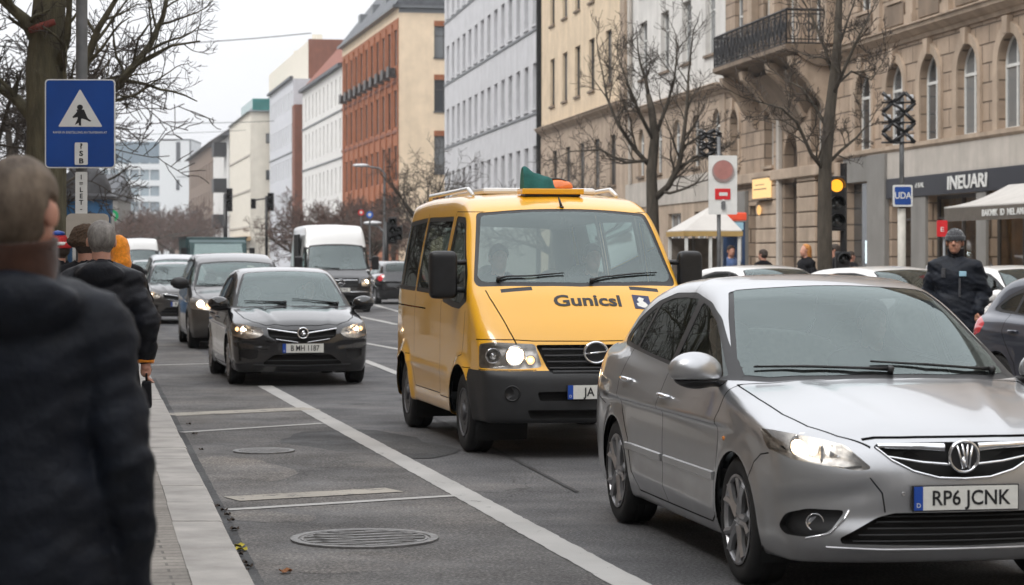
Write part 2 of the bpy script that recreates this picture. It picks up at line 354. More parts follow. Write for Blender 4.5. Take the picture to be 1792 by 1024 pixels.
# drain covers
M['iron']=mat('cast_iron',(.20,.195,.19),.55,.35,var=.35,scale=18,bump=.3,bdist=.003)
def cover(px,py,r,label,kind):
    c=gp(px,py); root=thing('manhole_cover',label,'manhole cover',(c.x,c.y,.006),SAN)
    b=MB(); b.lathe([(r,0),(r,.010),(r-.045,.010),(r-.05,.002)],48); b.build('cover_ring',M['iron'],root,auto=40)
    b=MB(); b.lathe([(r-.06,0),(r-.06,.009),(r-.075,.009),(r-.08,.003),(.001,.003)],48)
    b.build('cover_plate',M['iron'],root,auto=40)
    b=MB(); n=13 if kind else 9
    for i in range(n):
        x=-r*.82+1.64*r*i/(n-1); hh=math.sqrt(max((r*.86)**2-x*x,0))-.01
        if hh<.06: continue
        if kind and i%2==0: b.box((x,0,.007),(.022,2*hh,.009),rz=.12)
        elif kind: b.box((x,hh*.5,.007),(.02,hh*.7,.009),rz=-.25); b.box((x,-hh*.5,.007),(.02,hh*.7,.009),rz=.3)
        else: b.box((x,0,.007),(.03,2*hh,.009))
    b.build('cover_ribs',M['iron'],root); return root
cover(638,945,.43,'large round manhole cover with ribbed pattern in the nearest parking bay',1)
cover(462,791,.26,'small worn round drain cover in the second parking bay',0)
# fallen leaves
M['leaf_y']=mat('yellow_leaf',(.42,.34,.02),.7,var=.3,scale=30); M['leaf_b']=mat('brown_leaf',(.26,.10,.03),.8,var=.3,scale=30); M['leaf_d']=mat('dry_leaf',(.05,.035,.025),.9,var=.3,scale=30)
def leaf(px,py,s,m,label,rz,grp=None):
    c=gp(px,py); b=MB(); n=11; vs=[(0,0,.010)]
    for i in range(n):
        a=2*math.pi*i/n; k=s*(.75+.35*abs(math.cos(2.5*a))); vs.append((k*math.cos(a),k*.8*math.sin(a),.010+.010*math.sin(3*a)+.006))
    b.add(vs,[(0,i+1,(i+1)%n+1) for i in range(n)]); o=b.build('leaf',m); o.location=(c.x,c.y,.006); o.rotation_euler=(0,0,rz)
    md=o.modifiers.new('s','SOLIDIFY'); md.thickness=.0015
    return tag(o,label,'leaf',grp)
leaf(412,960,.05,M['leaf_y'],'left one of two yellow leaves lying by the kerb',.3); leaf(422,966,.045,M['leaf_y'],'right one of two yellow leaves lying by the kerb',2); 
leaf(500,1005,.04,M['leaf_b'],'single brown leaf on the asphalt near the bottom edge',1)
for i,(px,py) in enumerate([(398,905),(404,915),(411,930),(380,890),(392,897),(425,990),(436,996),(330,745),(341,762),(352,790),(428,1003),(418,975)]):
    leaf(px,py,.022+.006*(i%3),M['leaf_d'],'tiny dark dry leaf scrap lying in the gutter along the kerb',i,'dry leaf scraps in the gutter')
# ------------------------------------------------------------------ smooth curves and implicit surfaces
def spl(pts, n=700, blur=0.0):
    """monotone cubic through pts, table look-up, slightly blurred; returns f(x) and slope"""
    x=np.array([p[0] for p in pts],float); y=np.array([p[1] for p in pts],float)
    if x[0]>x[-1]: x=x[::-1]; y=y[::-1]
    h=np.diff(x); d=np.diff(y)/h; m=np.zeros_like(x); m[0]=d[0]; m[-1]=d[-1]
    for i in range(1,len(x)-1):
        m[i]=0 if d[i-1]*d[i]<=0 else 2*d[i-1]*d[i]/(d[i-1]+d[i])*1.0
    xx=np.linspace(x[0]-.5,x[-1]+.5,n); q=np.clip(xx,x[0],x[-1])
    i=np.clip(np.searchsorted(x,q)-1,0,len(x)-2); t=(q-x[i])/h[i]
    yy=(2*t**3-3*t**2+1)*y[i]+(t**3-2*t**2+t)*h[i]*m[i]+(-2*t**3+3*t**2)*y[i+1]+(t**3-t**2)*h[i]*m[i+1]
    yy=yy+np.where(xx<x[0],(xx-x[0])*m[0],0)+np.where(xx>x[-1],(xx-x[-1])*m[-1],0)
    if blur:
        k=max(1,int(blur/(xx[1]-xx[0]))); ker=np.ones(2*k+1)/(2*k+1)
        for _ in range(2): yy=np.convolve(np.pad(yy,k,mode='edge'),ker,'valid')
    g=np.gradient(yy,xx)
    f=lambda v: np.interp(v,xx,yy)
    f.d=lambda v: np.interp(v,xx,g)
    return f
def smax(a,b,k):
    h=np.maximum(k-np.abs(a-b),0)/k; return np.maximum(a,b)+h*h*h*k/6
def smin(a,b,k): return -smax(-a,-b,k)
def surf(f, lo, hi, h, mirror=False):
    """naive surface nets, then pull every vertex on to f=0. mirror: only y>=0 is meshed, seam at y=0"""
    lo=np.array(lo,float); hi=np.array(hi,float)
    if mirror: lo[1]=-h/2
    ax=[np.arange(lo[i],hi[i]+h,h) for i in range(3)]
    X,Y,Z=np.meshgrid(*ax,indexing='ij'); V=f(X,Y,Z).astype(np.float64); I=V<0
    ns=[len(a)-1 for a in ax]; cnt=np.zeros(ns); S=[np.zeros(ns) for _ in range(3)]
    crosses=[]
    for a in range(3):
        s0=[slice(None)]*3; s1=[slice(None)]*3; s0[a]=slice(0,-1); s1[a]=slice(1,None)
        v0=V[tuple(s0)]; v1=V[tuple(s1)]; cr=I[tuple(s0)]!=I[tuple(s1)]
        idx=np.argwhere(cr); t=(v0[cr]/(v0[cr]-v1[cr])); crosses.append((idx,I[tuple(s0)][cr]))
        pos=np.stack([ax[i][idx[:,i]] for i in range(3)],1); pos[:,a]+=t*h
        b,c=[i for i in range(3) if i!=a]
        for db in (0,1):
            for dc in (0,1):
                q=idx.copy(); q[:,b]-=db; q[:,c]-=dc
                ok=(q[:,b]>=0)&(q[:,c]>=0)&(q[:,b]<ns[b])&(q[:,c]<ns[c])
                qq=tuple(q[ok].T); np.add.at(cnt,qq,1)
                for i in range(3): np.add.at(S[i],qq,pos[ok][:,i])
    act=cnt>0; vid=-np.ones(ns,int); vid[act]=np.arange(act.sum())
    P=np.stack([S[i][act]/cnt[act] for i in range(3)],1); J=np.argwhere(act)
    seam=(J[:,1]==0) if mirror else np.zeros(len(P),bool); P[seam,1]=0
    F=[]
    for a in range(3):
        idx,ins=crosses[a]; b=(a+1)%3; c=(a+2)%3
        ok=(idx[:,b]>=1)&(idx[:,c]>=1)&(idx[:,b]<ns[b])&(idx[:,c]<ns[c]); idx=idx[ok]; ins=ins[ok]
        q=[]
        for db,dc in ((1,1),(0,1),(0,0),(1,0)):
            k=idx.copy(); k[:,b]-=db; k[:,c]-=dc; q.append(vid[tuple(k.T)])
        q=np.stack(q,1); q=np.where(ins[:,None],q,q[:,::-1]); F.append(q)
    F=np.concatenate(F)
    e=h*.15
    for it in range(4):
        v=f(P[:,0],P[:,1],P[:,2]); g=grad(f,P,e); gg=(g**2).sum(1)+1e-9
        st=(-v/gg)[:,None]*g; l=np.linalg.norm(st,axis=1); st*=np.minimum(1,h*.6/(l+1e-12))[:,None]
        P=P+st; P[seam,1]=0
    return P,F
def grad(f,P,e=.004):
    g=np.zeros_like(P)
    for i in range(3):
        d=np.zeros(3); d[i]=e; A=P+d; B=P-d
        g[:,i]=(f(A[:,0],A[:,1],A[:,2])-f(B[:,0],B[:,1],B[:,2]))/(2*e)
    return g
def unit(g): return g/(np.linalg.norm(g,axis=1)[:,None]+1e-12)
def mesh_np(name, P, F, mats, parent=None, normals=None, smooth=True, midx=None):
    me=bpy.data.meshes.new(name); me.from_pydata(P.tolist(),[],[tuple(int(i) for i in q) for q in F])
    if not isinstance(mats,(list,tuple)): mats=[mats]
    for m in mats: me.materials.append(m)
    if midx is not None: me.polygons.foreach_set('material_index',midx)
    if smooth: me.polygons.foreach_set('use_smooth',[True]*len(me.polygons))
    if normals is not None: me.normals_split_custom_set_from_vertices([tuple(v) for v in normals])
    me.update(); o=bpy.data.objects.new(name,me); COL.objects.link(o)
    if parent: o.parent=parent
    return o
def sdf_obj(name, f, lo, hi, h, m, parent=None, mirror=False):
    P,F=surf(f,lo,hi,h,mirror)
    if mirror:
        P2=P.copy(); P2[:,1]*=-1; n=len(P); P=np.concatenate([P,P2]); F=np.concatenate([F,F[:,::-1]+n])
    return mesh_np(name,P,F,m,parent,normals=unit(grad(f,P,h*.3)))
# signed distances
def cap(a,b,r1,r2=None):
    a=np.array(a,float); b=np.array(b,float); r2=r1 if r2 is None else r2; ab=b-a; L2=(ab**2).sum()
    def f(x,y,z):
        t=np.clip(((x-a[0])*ab[0]+(y-a[1])*ab[1]+(z-a[2])*ab[2])/L2,0,1)
        return np.sqrt((x-a[0]-ab[0]*t)**2+(y-a[1]-ab[1]*t)**2+(z-a[2]-ab[2]*t)**2)-(r1+(r2-r1)*t)
    return f
def ell(c,r,rx=0,rz=0):
    c=np.array(c,float); m=(Matrix.Rotation(rz,3,'Z')@Matrix.Rotation(rx,3,'X')).transposed(); m=np.array(m); r=np.array(r,float)
    def f(x,y,z):
        X,Y,Z=x-c[0],y-c[1],z-c[2]
        a=(m[0,0]*X+m[0,1]*Y+m[0,2]*Z)/r[0]; b=(m[1,0]*X+m[1,1]*Y+m[1,2]*Z)/r[1]; d=(m[2,0]*X+m[2,1]*Y+m[2,2]*Z)/r[2]
        k0=np.sqrt(a*a+b*b+d*d)+1e-9; k1=np.sqrt((a/r[0])**2+(b/r[1])**2+(d/r[2])**2)+1e-9
        return k0*(k0-1)/k1
    return f
def uni(fs,k):
    def f(x,y,z):
        v=fs[0](x,y,z)
        for g in fs[1:]: v=smin(v,g(x,y,z),k)
        return v
    return f
def plane(p,n):
    n=np.array(n,float); n/=np.linalg.norm(n); p=np.array(p,float); return lambda x,y,z:(x-p[0])*n[0]+(y-p[1])*n[1]+(z-p[2])*n[2]

# ------------------------------------------------------------------ cutting panels out of a shell
def fillet(pts, r, n=4):
    out=[]; k=len(pts); pts=[Vector(p) for p in pts]
    for i in range(k):
        a,b,c=pts[i-1],pts[i],pts[(i+1)%k]; d1=(a-b); d2=(c-b); l=min(r,d1.length*.45,d2.length*.45)
        p=b+d1.normalized()*l; q=b+d2.normalized()*l
        for j in range(n+1):
            t=j/n; out.append((p*(1-t)**2+b*2*t*(1-t)+q*t*t))
    return out
class Shell:
    """half of a symmetric car skin, cut by outlines projected along a direction"""
    def __init__(s, f, lo, hi, h):
        s.f=f; s.h=h; P,F=surf(f,lo,hi,h,True)
        me=bpy.data.meshes.new('tmp'); me.from_pydata(P.tolist(),[],[tuple(int(i) for i in q) for q in F])
        s.bm=bmesh.new(); s.bm.from_mesh(me); bpy.data.meshes.remove(me); s.bm.normal_update()
        s.lay=s.bm.faces.layers.int.new('lab'); s.names=['body']; s.n2=[]
    def axes(s,d):
        d=Vector(d).normalized(); up=Vector((0,0,1)) if abs(d.z)<.9 else Vector((1,0,0))
        u=up.cross(d).normalized(); v=d.cross(u); return d,u,v
    def region(s, name, pts, d, r=0, only=None, mindot=.12, n=4, over=False, box=None):
        if name in s.names: L=s.names.index(name)
        elif name=='DEL': L=-1
        else: s.names.append(name); L=len(s.names)-1
        d,u,v=s.axes(d)
        if r: pts=fillet(pts,r,n)
        Q=[(Vector(p).dot(u),Vector(p).dot(v)) for p in pts]; k=len(Q)
        x0=min(q[0] for q in Q); x1=max(q[0] for q in Q); y0=min(q[1] for q in Q); y1=max(q[1] for q in Q); h=s.h*1.5
        cand=set()
        for fc in s.bm.faces:
            if fc.normal.dot(d)<mindot: continue
            c=fc.calc_center_median()
            if box and not all(box[i][0]<=c[i]<=box[i][1] for i in range(3)): continue
            a=c.dot(u); b=c.dot(v)
            if x0-h<a<x1+h and y0-h<b<y1+h: cand.add(fc)
        for i in range(k):
            A=Vector(Q[i]); B=Vector(Q[(i+1)%k]); e=B-A; ln=e.length
            if ln<1e-7: continue
            e/=ln; nn=Vector((-e.y,e.x)); sel=[]
            for fc in cand:
                lo=1e9; hi=-1e9; tl=1e9; th=-1e9
                for vt in fc.verts:
                    w=Vector((vt.co.dot(u),vt.co.dot(v)))-A; dd=w.dot(nn); tt=w.dot(e)
                    lo=min(lo,dd); hi=max(hi,dd); tl=min(tl,tt); th=max(th,tt)
                if lo<-1e-6 and hi>1e-6 and th>-1e-4 and tl<ln+1e-4: sel.append(fc)
            if not sel: continue
            eds=set(); vs=set()
            for fc in sel: eds.update(fc.edges); vs.update(fc.verts)
            pn=(u*nn.x+v*nn.y); pc=u*A.x+v*A.y
            res=bmesh.ops.bisect_plane(s.bm,geom=list(vs)+list(eds)+sel,dist=1e-7,plane_co=pc,plane_no=pn)
            cand.update(g for g in res['geom'] if isinstance(g,bmesh.types.BMFace))
            cand={c for c in cand if c.is_valid}
        for fc in cand:
            c=fc.calc_center_median(); a=c.dot(u); b=c.dot(v); ins=False; j=k-1
            for i in range(k):
                if (Q[i][1]>b)!=(Q[j][1]>b) and a<(Q[j][0]-Q[i][0])*(b-Q[i][1])/(Q[j][1]-Q[i][1])+Q[i][0]: ins=not ins
                j=i
            if ins and fc[s.lay]>=0 and (fc[s.lay]==0 or over or L==-1): 
                if L==-1 and only is not None and s.names[fc[s.lay]] not in only: continue
                fc[s.lay]=L
    def gap(s, pts, d, w=.006, only=None, closed=False):
        pts=[Vector(p) for p in pts]
        if closed: pts=pts+[pts[0]]
        dd,u,v=s.axes(d)
        for a,b in zip(pts[:-1],pts[1:]):
            e=(b-a); e=e-dd*e.dot(dd)
            if e.length<1e-6: continue
            e.normalize(); nn=dd.cross(e)*(w/2); x=e*(w*.35)
            s.region('DEL',[a-x-nn,b+x-nn,b+x+nn,a-x+nn],d,only=only)
    def hit(s, p, d):
        """point on the skin along -d through p"""
        d=np.array(Vector(d).normalized()); P=np.array(p,float)+d*1.0
        for _ in range(60):
            v=float(s.f(*[np.array([c]) for c in P])[0])
            if v<1e-4: break
            P=P-d*v*.8
        return Vector(P)
    def finish(s):
        s.bm.verts.ensure_lookup_table(); s.bm.faces.ensure_lookup_table()
        s.P=np.array([v.co[:] for v in s.bm.verts]); s.N=unit(grad(s.f,s.P,.003))
        s.faces={}
        for fc in s.bm.faces: s.faces.setdefault(fc[s.lay],[]).append([v.index for v in fc.verts])
        s.bm.free()
    def part(s, name, m, parent, label=None, side='both', off=0, depth=0, recess=False, rename=None):
        """side: both = one mesh over the centre line, 'each' = two objects, +1/-1 = one side"""
        if isinstance(name,str): name=[name]
        fs=[]
        for nm in name:
            if nm in s.names: fs+=s.faces.get(s.names.index(nm),[])
        if not fs: print('EMPTY part',name); return []
        use=sorted({i for q in fs for i in q}); mp_={j:i for i,j in enumerate(use)}
        P=s.P[use]; N=s.N[use]; P=P+N*off; fs=[[mp_[i] for i in q] for q in fs]
        if depth:
            cnt={}
            for q in fs:
                for a,b in zip(q,q[1:]+q[:1]): cnt[(a,b)]=1
            bd=[(a,b) for (a,b) in cnt if (b,a) not in cnt and not (P[a][1]<1e-4 and P[b][1]<1e-4)]
            n=len(P); P=np.concatenate([P,P-N*depth]); N=np.concatenate([N,N])
            walls=[[a,a+n,b+n,b][::-1] for a,b in bd]
            fs=([[i+n for i in q] for q in fs] if recess else fs)+walls
        res=[]
        def mk(P,N,fs,flip):
            if flip: P=P*np.array([1,-1,1]); N=N*np.array([1,-1,1]); fs=[q[::-1] for q in fs]
            return P,N,fs
        nm2=rename or name[0]
        if side=='both':
            P2,N2,f2=mk(P,N,fs,True); n=len(P); sets=[(np.concatenate([P,P2]),np.concatenate([N,N2]),fs+[[i+n for i in q] for q in f2])]
        elif side=='each': sets=[mk(P,N,fs,False),mk(P,N,fs,True)]
        else: sets=[mk(P,N,fs,side<0)]
        for P_,N_,f_ in sets:
            o=mesh_np(nm2,P_,f_,m,parent,normals=N_); res.append(o)
            if label: o['label']=label
        return res
def text_mesh(txt, size, depth, m, name='lettering', parent=None, bold=0, M4=None, xs=1, align='CENTER'):
    c=bpy.data.curves.new('t','FONT'); c.body=txt; c.size=size; c.extrude=depth/2; c.align_x=align; c.align_y='CENTER'; c.offset=bold; c.resolution_u=3
    ob=bpy.data.objects.new('t',c); COL.objects.link(ob); dg=bpy.context.evaluated_depsgraph_get()
    me=bpy.data.meshes.new_from_object(ob.evaluated_get(dg)); bpy.data.objects.remove(ob); bpy.data.curves.remove(c)
    T=Matrix.Diagonal((xs,1,1,1))
    if M4 is not None: T=M4@T
    me.transform(T); me.name=name; me.materials.clear(); me.materials.append(m)
    for p in me.polygons: p.material_index=0
    o=bpy.data.objects.new(name,me); COL.objects.link(o)
    if parent: o.parent=parent
    return o
def frame_M(origin, right, up):
    """matrix taking local x->right, y->up, z->facing"""
    r=Vector(right).normalized(); u=Vector(up); u=(u-r*u.dot(r)).normalized(); n=r.cross(u)
    m=Matrix.Identity(4)
    for i in range(3): m[i][0]=r[i]; m[i][1]=u[i]; m[i][2]=n[i]; m[i][3]=origin[i]
    return m
# ------------------------------------------------------------------ wheels, seats and other common parts
def wheel(parent, x, y, r, w, rim_r, style='alloy', spokes=7, side=1):
    """y = outer face; side +1 outer face looks to +y"""
    T=Matrix.Translation((x,y,r))@Matrix.Rotation(R(-90)*side,4,'X')       # local z points outwards
    b=MB(); b.lathe([(.14,-.07),(.14,-.06),(.05,-.06),(.05,-.02),(.03,-.02)],20,T)
    wh=b.build('wheel',M['disc'],parent,auto=35)
    b=MB(); pr=[(rim_r,-.012),(rim_r+.012,-.004),(r-.05,.004),(r-.022,-.002),(r-.006,-.018),(r,-.032)]
    pr+= [(r,-.06),(r-.006,-.062),(r-.006,-.072),(r,-.074)]
    pr+= [(r,-w*.5),(r-.006,-w*.5-.002),(r-.006,-w*.5-.012),(r,-w*.5-.014)]
    pr+= [(r,-w+.032),(r-.006,-w+.018),(r-.022,-w+.002),(r-.05,-w),(rim_r,-w+.01)]
    b.lathe(pr,48,T,closed=True); b.build('tyre',M['rubber'],wh,auto=40)
    b=MB()
    if style=='alloy':
        b.lathe([(rim_r+.002,-.008),(rim_r+.006,.002),(rim_r-.006,.003),(rim_r-.014,-.014)],48,T,caps=False); b.mi=1; b.lathe([(rim_r-.014,-.014),(rim_r-.02,-.05),(rim_r-.03,-w+.02)],48,T,caps=False); b.mi=0
        for k in range(spokes):
            for s2 in (-1,1):
                a=2*math.pi*k/spokes; da=s2*(.17 if spokes>5 else .24)
                p0=Vector((.035*math.cos(a+s2*.5),.035*math.sin(a+s2*.5),-.018)); p1=Vector((rim_r*.6*math.cos(a+s2*.1),rim_r*.6*math.sin(a+s2*.1),-.012)); p2=Vector(((rim_r-.008)*math.cos(a+da),(rim_r-.008)*math.sin(a+da),-.008))
                b.tube([T@p0,T@p1,T@p2],[.022,.019,.024] if spokes<6 else [.019,.014,.016],6)
        b.lathe([(.001,-.004),(.03,-.004),(.045,-.012),(.055,-.03),(.055,-.05)],24,T)
        m=[M['alloy'],M['steel']]  # barrel behind the spokes darkened; shade of the gaps put into its colour
    else:
        b.lathe([(rim_r+.002,-.008),(rim_r+.004,.002),(rim_r-.008,.0),(rim_r-.018,-.02),(rim_r-.03,-.035),(rim_r*.55,-.02),(.075,-.012),(.07,.012),(.05,.02),(.001,.022)],40,T)
        for k in range(5):
            a=2*math.pi*k/5; b.lathe([(.012,0),(.012,.02),(.001,.022)],8,T@Matrix.Translation((.1*math.cos(a),.1*math.sin(a),-.02)))
        m=M['steel'] if style=='steel' else M['grey_plastic']
    b.build('rim',m,wh,auto=40); return wh
def liner(parent, xs, rr, W, z0=.12):
    for x in xs:
        for s in (-1,1):
            b=MB(); n=24; pts=[(x+rr*math.cos(a),rr*math.sin(a)) for a in [R(-25)+R(230)*i/n for i in range(n+1)]]
            vs=[(px,s*(W),pz+.30) for px,pz in pts]+[(px,s*.48,pz+.30) for px,pz in pts]; k=len(pts)
            b.add(vs,[(i,i+1,i+1+k,i+k) for i in range(k-1)])
            b.add([(px,s*.48,pz+.30) for px,pz in pts],[tuple(range(k))])
            b.build('wheel_liner',M['lining'],parent)
def seat(parent,x,y,z,m=None,w=.5):
    f=uni([ell((x+.12,y,z+.06),(.27,w/2,.09)),cap((x-.12,y-.08,z+.1),(x-.27,y-.06,z+.55),.13,.1),cap((x-.12,y+.08,z+.1),(x-.27,y+.06,z+.55),.13,.1),ell((x-.31,y,z+.73),(.055,.13,.09))],.06)
    return sdf_obj('seat',f,(x-.5,y-.4,z-.15),(x+.5,y+.4,z+.95),.035,m or M['seat'],parent)
def steering(parent,x,y,z,r=.185,tilt=25):
    b=MB(); T=Matrix.Translation((x,y,z))@Matrix.Rotation(R(-(90-tilt)),4,'Y')
    b.tube([T@Vector((r*math.cos(a),r*math.sin(a),0)) for a in [2*math.pi*i/28 for i in range(29)]],.015,8)
    b.lathe([(.001,.02),(.05,.02),(.07,-.02)],14,T)
    for a in (0,R(180),R(270)): b.tube([T@Vector((.05*math.cos(a),.05*math.sin(a),0)),T@Vector((r*math.cos(a),r*math.sin(a),0))],.014,6)
    b.tube([T@Vector((0,0,0)),T@Vector((0,0,-.35))],.03,8)
    return b.build('steering_wheel',M['black'],parent,smooth=True)
def mirror_part(parent, x, y, z, m, side, s=1.0, van=False):
    """door mirror: painted cap, black foot, mirror glass facing back"""
    if van:
        f=lambda X,Y,Z: smax(smax(np.abs(X-x-.0+.25*(Y-y)*side)-.06,np.abs(Y-(y+side*.18))-.115,.06),np.abs(Z-z-.02)-.205,.09)
        c=sdf_obj('wing_mirror',f,(x-.2,min(y,y+side*.4)-.05,z-.3),(x+.2,max(y,y+side*.4)+.05,z+.35),.016,m,parent)
        b=MB(); b.tube([(x-.02,y-side*.06,z+.13),(x,y+side*.12,z+.12)],.022,8); b.tube([(x-.02,y-side*.06,z-.12),(x,y+side*.12,z-.10)],.022,8); b.build('mirror_arm',M['black'],c,smooth=True)
        b=MB(); b.box((x-.06,y+side*.18,z+.02),(.006,.17,.33)); b.build('mirror_glass',M['chrome'],c,bevel=.002); return c
    f=uni([ell((x+.02,y+side*.13*s,z+.02),(.085*s,.125*s,.085*s)),ell((x,y+side*.09*s,z),(.07*s,.09*s,.07*s))],.05)
    g=lambda X,Y,Z: smax(f(X,Y,Z),-(X-x+.035),.02)
    c=sdf_obj('wing_mirror',lambda X,Y,Z: smax(g(X,Y,Z),-(Z-z+.03),.02),(x-.2,y-.35,z-.15),(x+.2,y+.35,z+.15),.012,m,parent)
    b=MB(); h2=lambda X,Y,Z: smax(uni([ell((x+.02,y+side*.12*s,z),(.08*s,.12*s,.07*s)),cap((x+.0,y-side*.03,z-.05),(x+.01,y+side*.10*s,z-.03),.025,.03)],.03)(X,Y,Z),(Z-z+.03),.01)
    sdf_obj('mirror_foot',h2,(x-.2,y-.35,z-.2),(x+.2,y+.35,z+.1),.012,M['black'],c)
    b.lathe([(.001,0),(.07*s,0),(.07*s,-.004)],20,Matrix.Translation((x-.036,y+side*.13*s,z+.03))@Matrix.Rotation(R(-90),4,'Y')@Matrix.Diagonal((.8,1.35,1,1))); b.build('mirror_glass',M['chrome'],c)
    return c
def plate(parent, x, z, txt, bow=0, w=.52, h=.112, y=0, pitch=0, xs=1.0, euro='D'):
    b=MB(); b.box((x,y,z),(.012,w+.012,h+.012)); p=b.build('number_plate',M['black'],parent,bevel=.003)
    b=MB(); b.box((x+.007,y+.022,z),(.004,w-.045,h)); b.build('plate_field',M['plate_w'],p,bevel=.001)
    b=MB(); b.box((x+.007,y-w/2+.022,z),(.005,.044,h)); b.build('euro_band',M['plate_b'],p,bevel=.001)
    if txt: text_mesh(txt,h*.88,.002,M['ink'],'lettering',p,bold=.0012,M4=frame_M((x+.0105,y+.022,z-.002),(0,1,0),(0,0,1)),xs=xs)
    if txt and euro: text_mesh(euro,.03,.001,M['plate_w'],'country_letter',p,M4=frame_M((x+.0105,y-w/2+.022,z-.033),(0,1,0),(0,0,1)))
    return p
def wiper(parent, S, pts, d=(1,0,.6), r=.008, lift=.014):
    q=[]
    for p in pts:
        h=S.hit(p,d); q.append(h+Vector(d).normalized()*lift)
    b=MB(); b.tube(q,[r*.7]+[r]*(len(q)-2)+[r*1.6],6)
    b.tube([q[-1]-Vector((0,0,.03)),q[-1]+Vector((.02,0,.012))],.018,8)
    return b.build('wiper',M['black'],parent,smooth=True)
def trim_tube(S, pts, d, r, lift=0, n=8):
    b=MB(); q=[]
    for a,c in zip(pts[:-1],pts[1:]):
        for i in range(n): q.append(Vector(a).lerp(Vector(c),i/n))
    q.append(Vector(pts[-1])); dd=Vector(d).normalized()
    q=[S.hit(p,d)+dd*lift for p in q]
    return q
def ribbon(q, up, hgt, thick, name, m, parent, d=(1,0,0), mirror=True):
    """bar following points q, height hgt (list or number) in direction up"""
    up=Vector(up); dd=Vector(d).normalized(); b=MB(); n=len(q); hs=hgt if hasattr(hgt,'__len__') else [hgt]*n
    if mirror and abs(q[0].y)<.004:      # one bar across the centre line
        q=[Vector((p.x,-p.y,p.z)) for p in q[:0:-1]]+list(q); hs=list(hs[:0:-1])+list(hs); n=len(q); mirror=False
    o=None
    for s in ((1,-1) if mirror else (1,)):
        vs=[]; b=MB()
        for i,p in enumerate(q):
            for a,c in ((-.5,0),(-.35,1),(.35,1),(.5,0)):
                v=p+up*(hs[i]*a)+dd*(thick*c); vs.append((v.x,v.y*s,v.z))
        b.add(vs,[(i*4+j,i*4+j+1,i*4+5+j,i*4+4+j) for i in range(n-1) for j in range(3)])
        o=b.build(name,m,parent,smooth=True)
    return o
def mirr(pts): return [(p[0],-p[1],p[2]) for p in pts]

def car_sdf(P):
    wp=spl(P['plan'],blur=.08); sec=spl(P['sec'],blur=.03); zl=spl(P['low'],blur=P.get('lblur',.04)); fr=spl(P['front'],blur=.02); rr=spl(P['rear'],blur=.02)
    zg=spl(P['green'],blur=P.get('gblur',.06)) if 'green' in P else None
    gw=spl(P['gplan'],blur=.05) if zg else None
    kf=P.get('kf',.10); kt=P.get('kt',.08)
    def f(x,y,z):
        a=np.abs(y); a2=a*a
        wid=wp(x)+sec(z)
        for (ax,ar) in P['axles']:
            rd=np.sqrt((x-ax)**2+(z-P['wr'])**2)
            wid=wid+P.get('flare',.015)*np.exp(-((rd-ar)/.06)**2)*(rd>ar-.2)
        for (x0,z0,x1,z1,amp,wd) in P.get('creases',[]):
            t=np.clip((x-x0)/(x1-x0),0,1); zz=z0+(z1-z0)*t; e=np.clip(np.minimum(x-x0+.0,x1-x)/.25,0,1); e=e*e*(3-2*e)
            wid=wid+amp*e*np.exp(-np.abs((z-zz)/wd)**1.6)
        s=(a-wid)
        x1=x+P.get('hbow',.10)*a2
        t=(z-(zl(x1)-P.get('crown',.07)*a2+P.get('fender',0)*np.exp(-((a-.62)/.12)**2)))/np.sqrt(1+zl.d(x1)**2)
        fx=x-(fr(z)-P.get('fbow',.16)*a2-P.get('fbow6',.25)*a2**3)
        rx=-(x-(rr(z)+P.get('rbow',.12)*a2+P.get('rbow6',.2)*a2**3))
        b=smax(s,t,kt); b=smax(b,fx,kf); b=smax(b,rx,P.get('kr',.1)); b=smax(b,P.get('zb',.19)-z,.04)
        if zg:
            xg=x+np.where(x>P.get('gmid',-.3),P.get('gbow',.22),-P.get('gbow',.22)*.8)*a2
            g=(z-(zg(xg)-P.get('gcrown',.09)*a2))/np.sqrt(1+zg.d(xg)**2)
            gs=(a-(gw(x)-(z-P['zbelt'])*P.get('tumble',.42)))*.92
            gg=smax(smax(g,gs,P.get('kg',.1)),P['zbelt']-.2-z,.05); b=smin(b,gg,P.get('kb',.05))
        for c in P.get('carve',[]): b=c(b,x,a,z)
        return b
    return f
def circle(cx,cz,r,n=40,y=1): return [(cx+r*math.cos(2*math.pi*i/n),y,cz+r*math.sin(2*math.pi*i/n)) for i in range(n)]
def common(S,P,root,pm,Wy,tyre,rim_r,style='alloy',spokes=7,tw=.205,glassf=None,interior=True):
    ax=[a[0] for a in P['axles']]
    liner(root,ax,P['axles'][0][1]+.012,Wy-.035)
    for x in ax:
        for s in (1,-1): wheel(root,x,s*(Wy-.012),tyre,tw,rim_r,style,spokes,s)
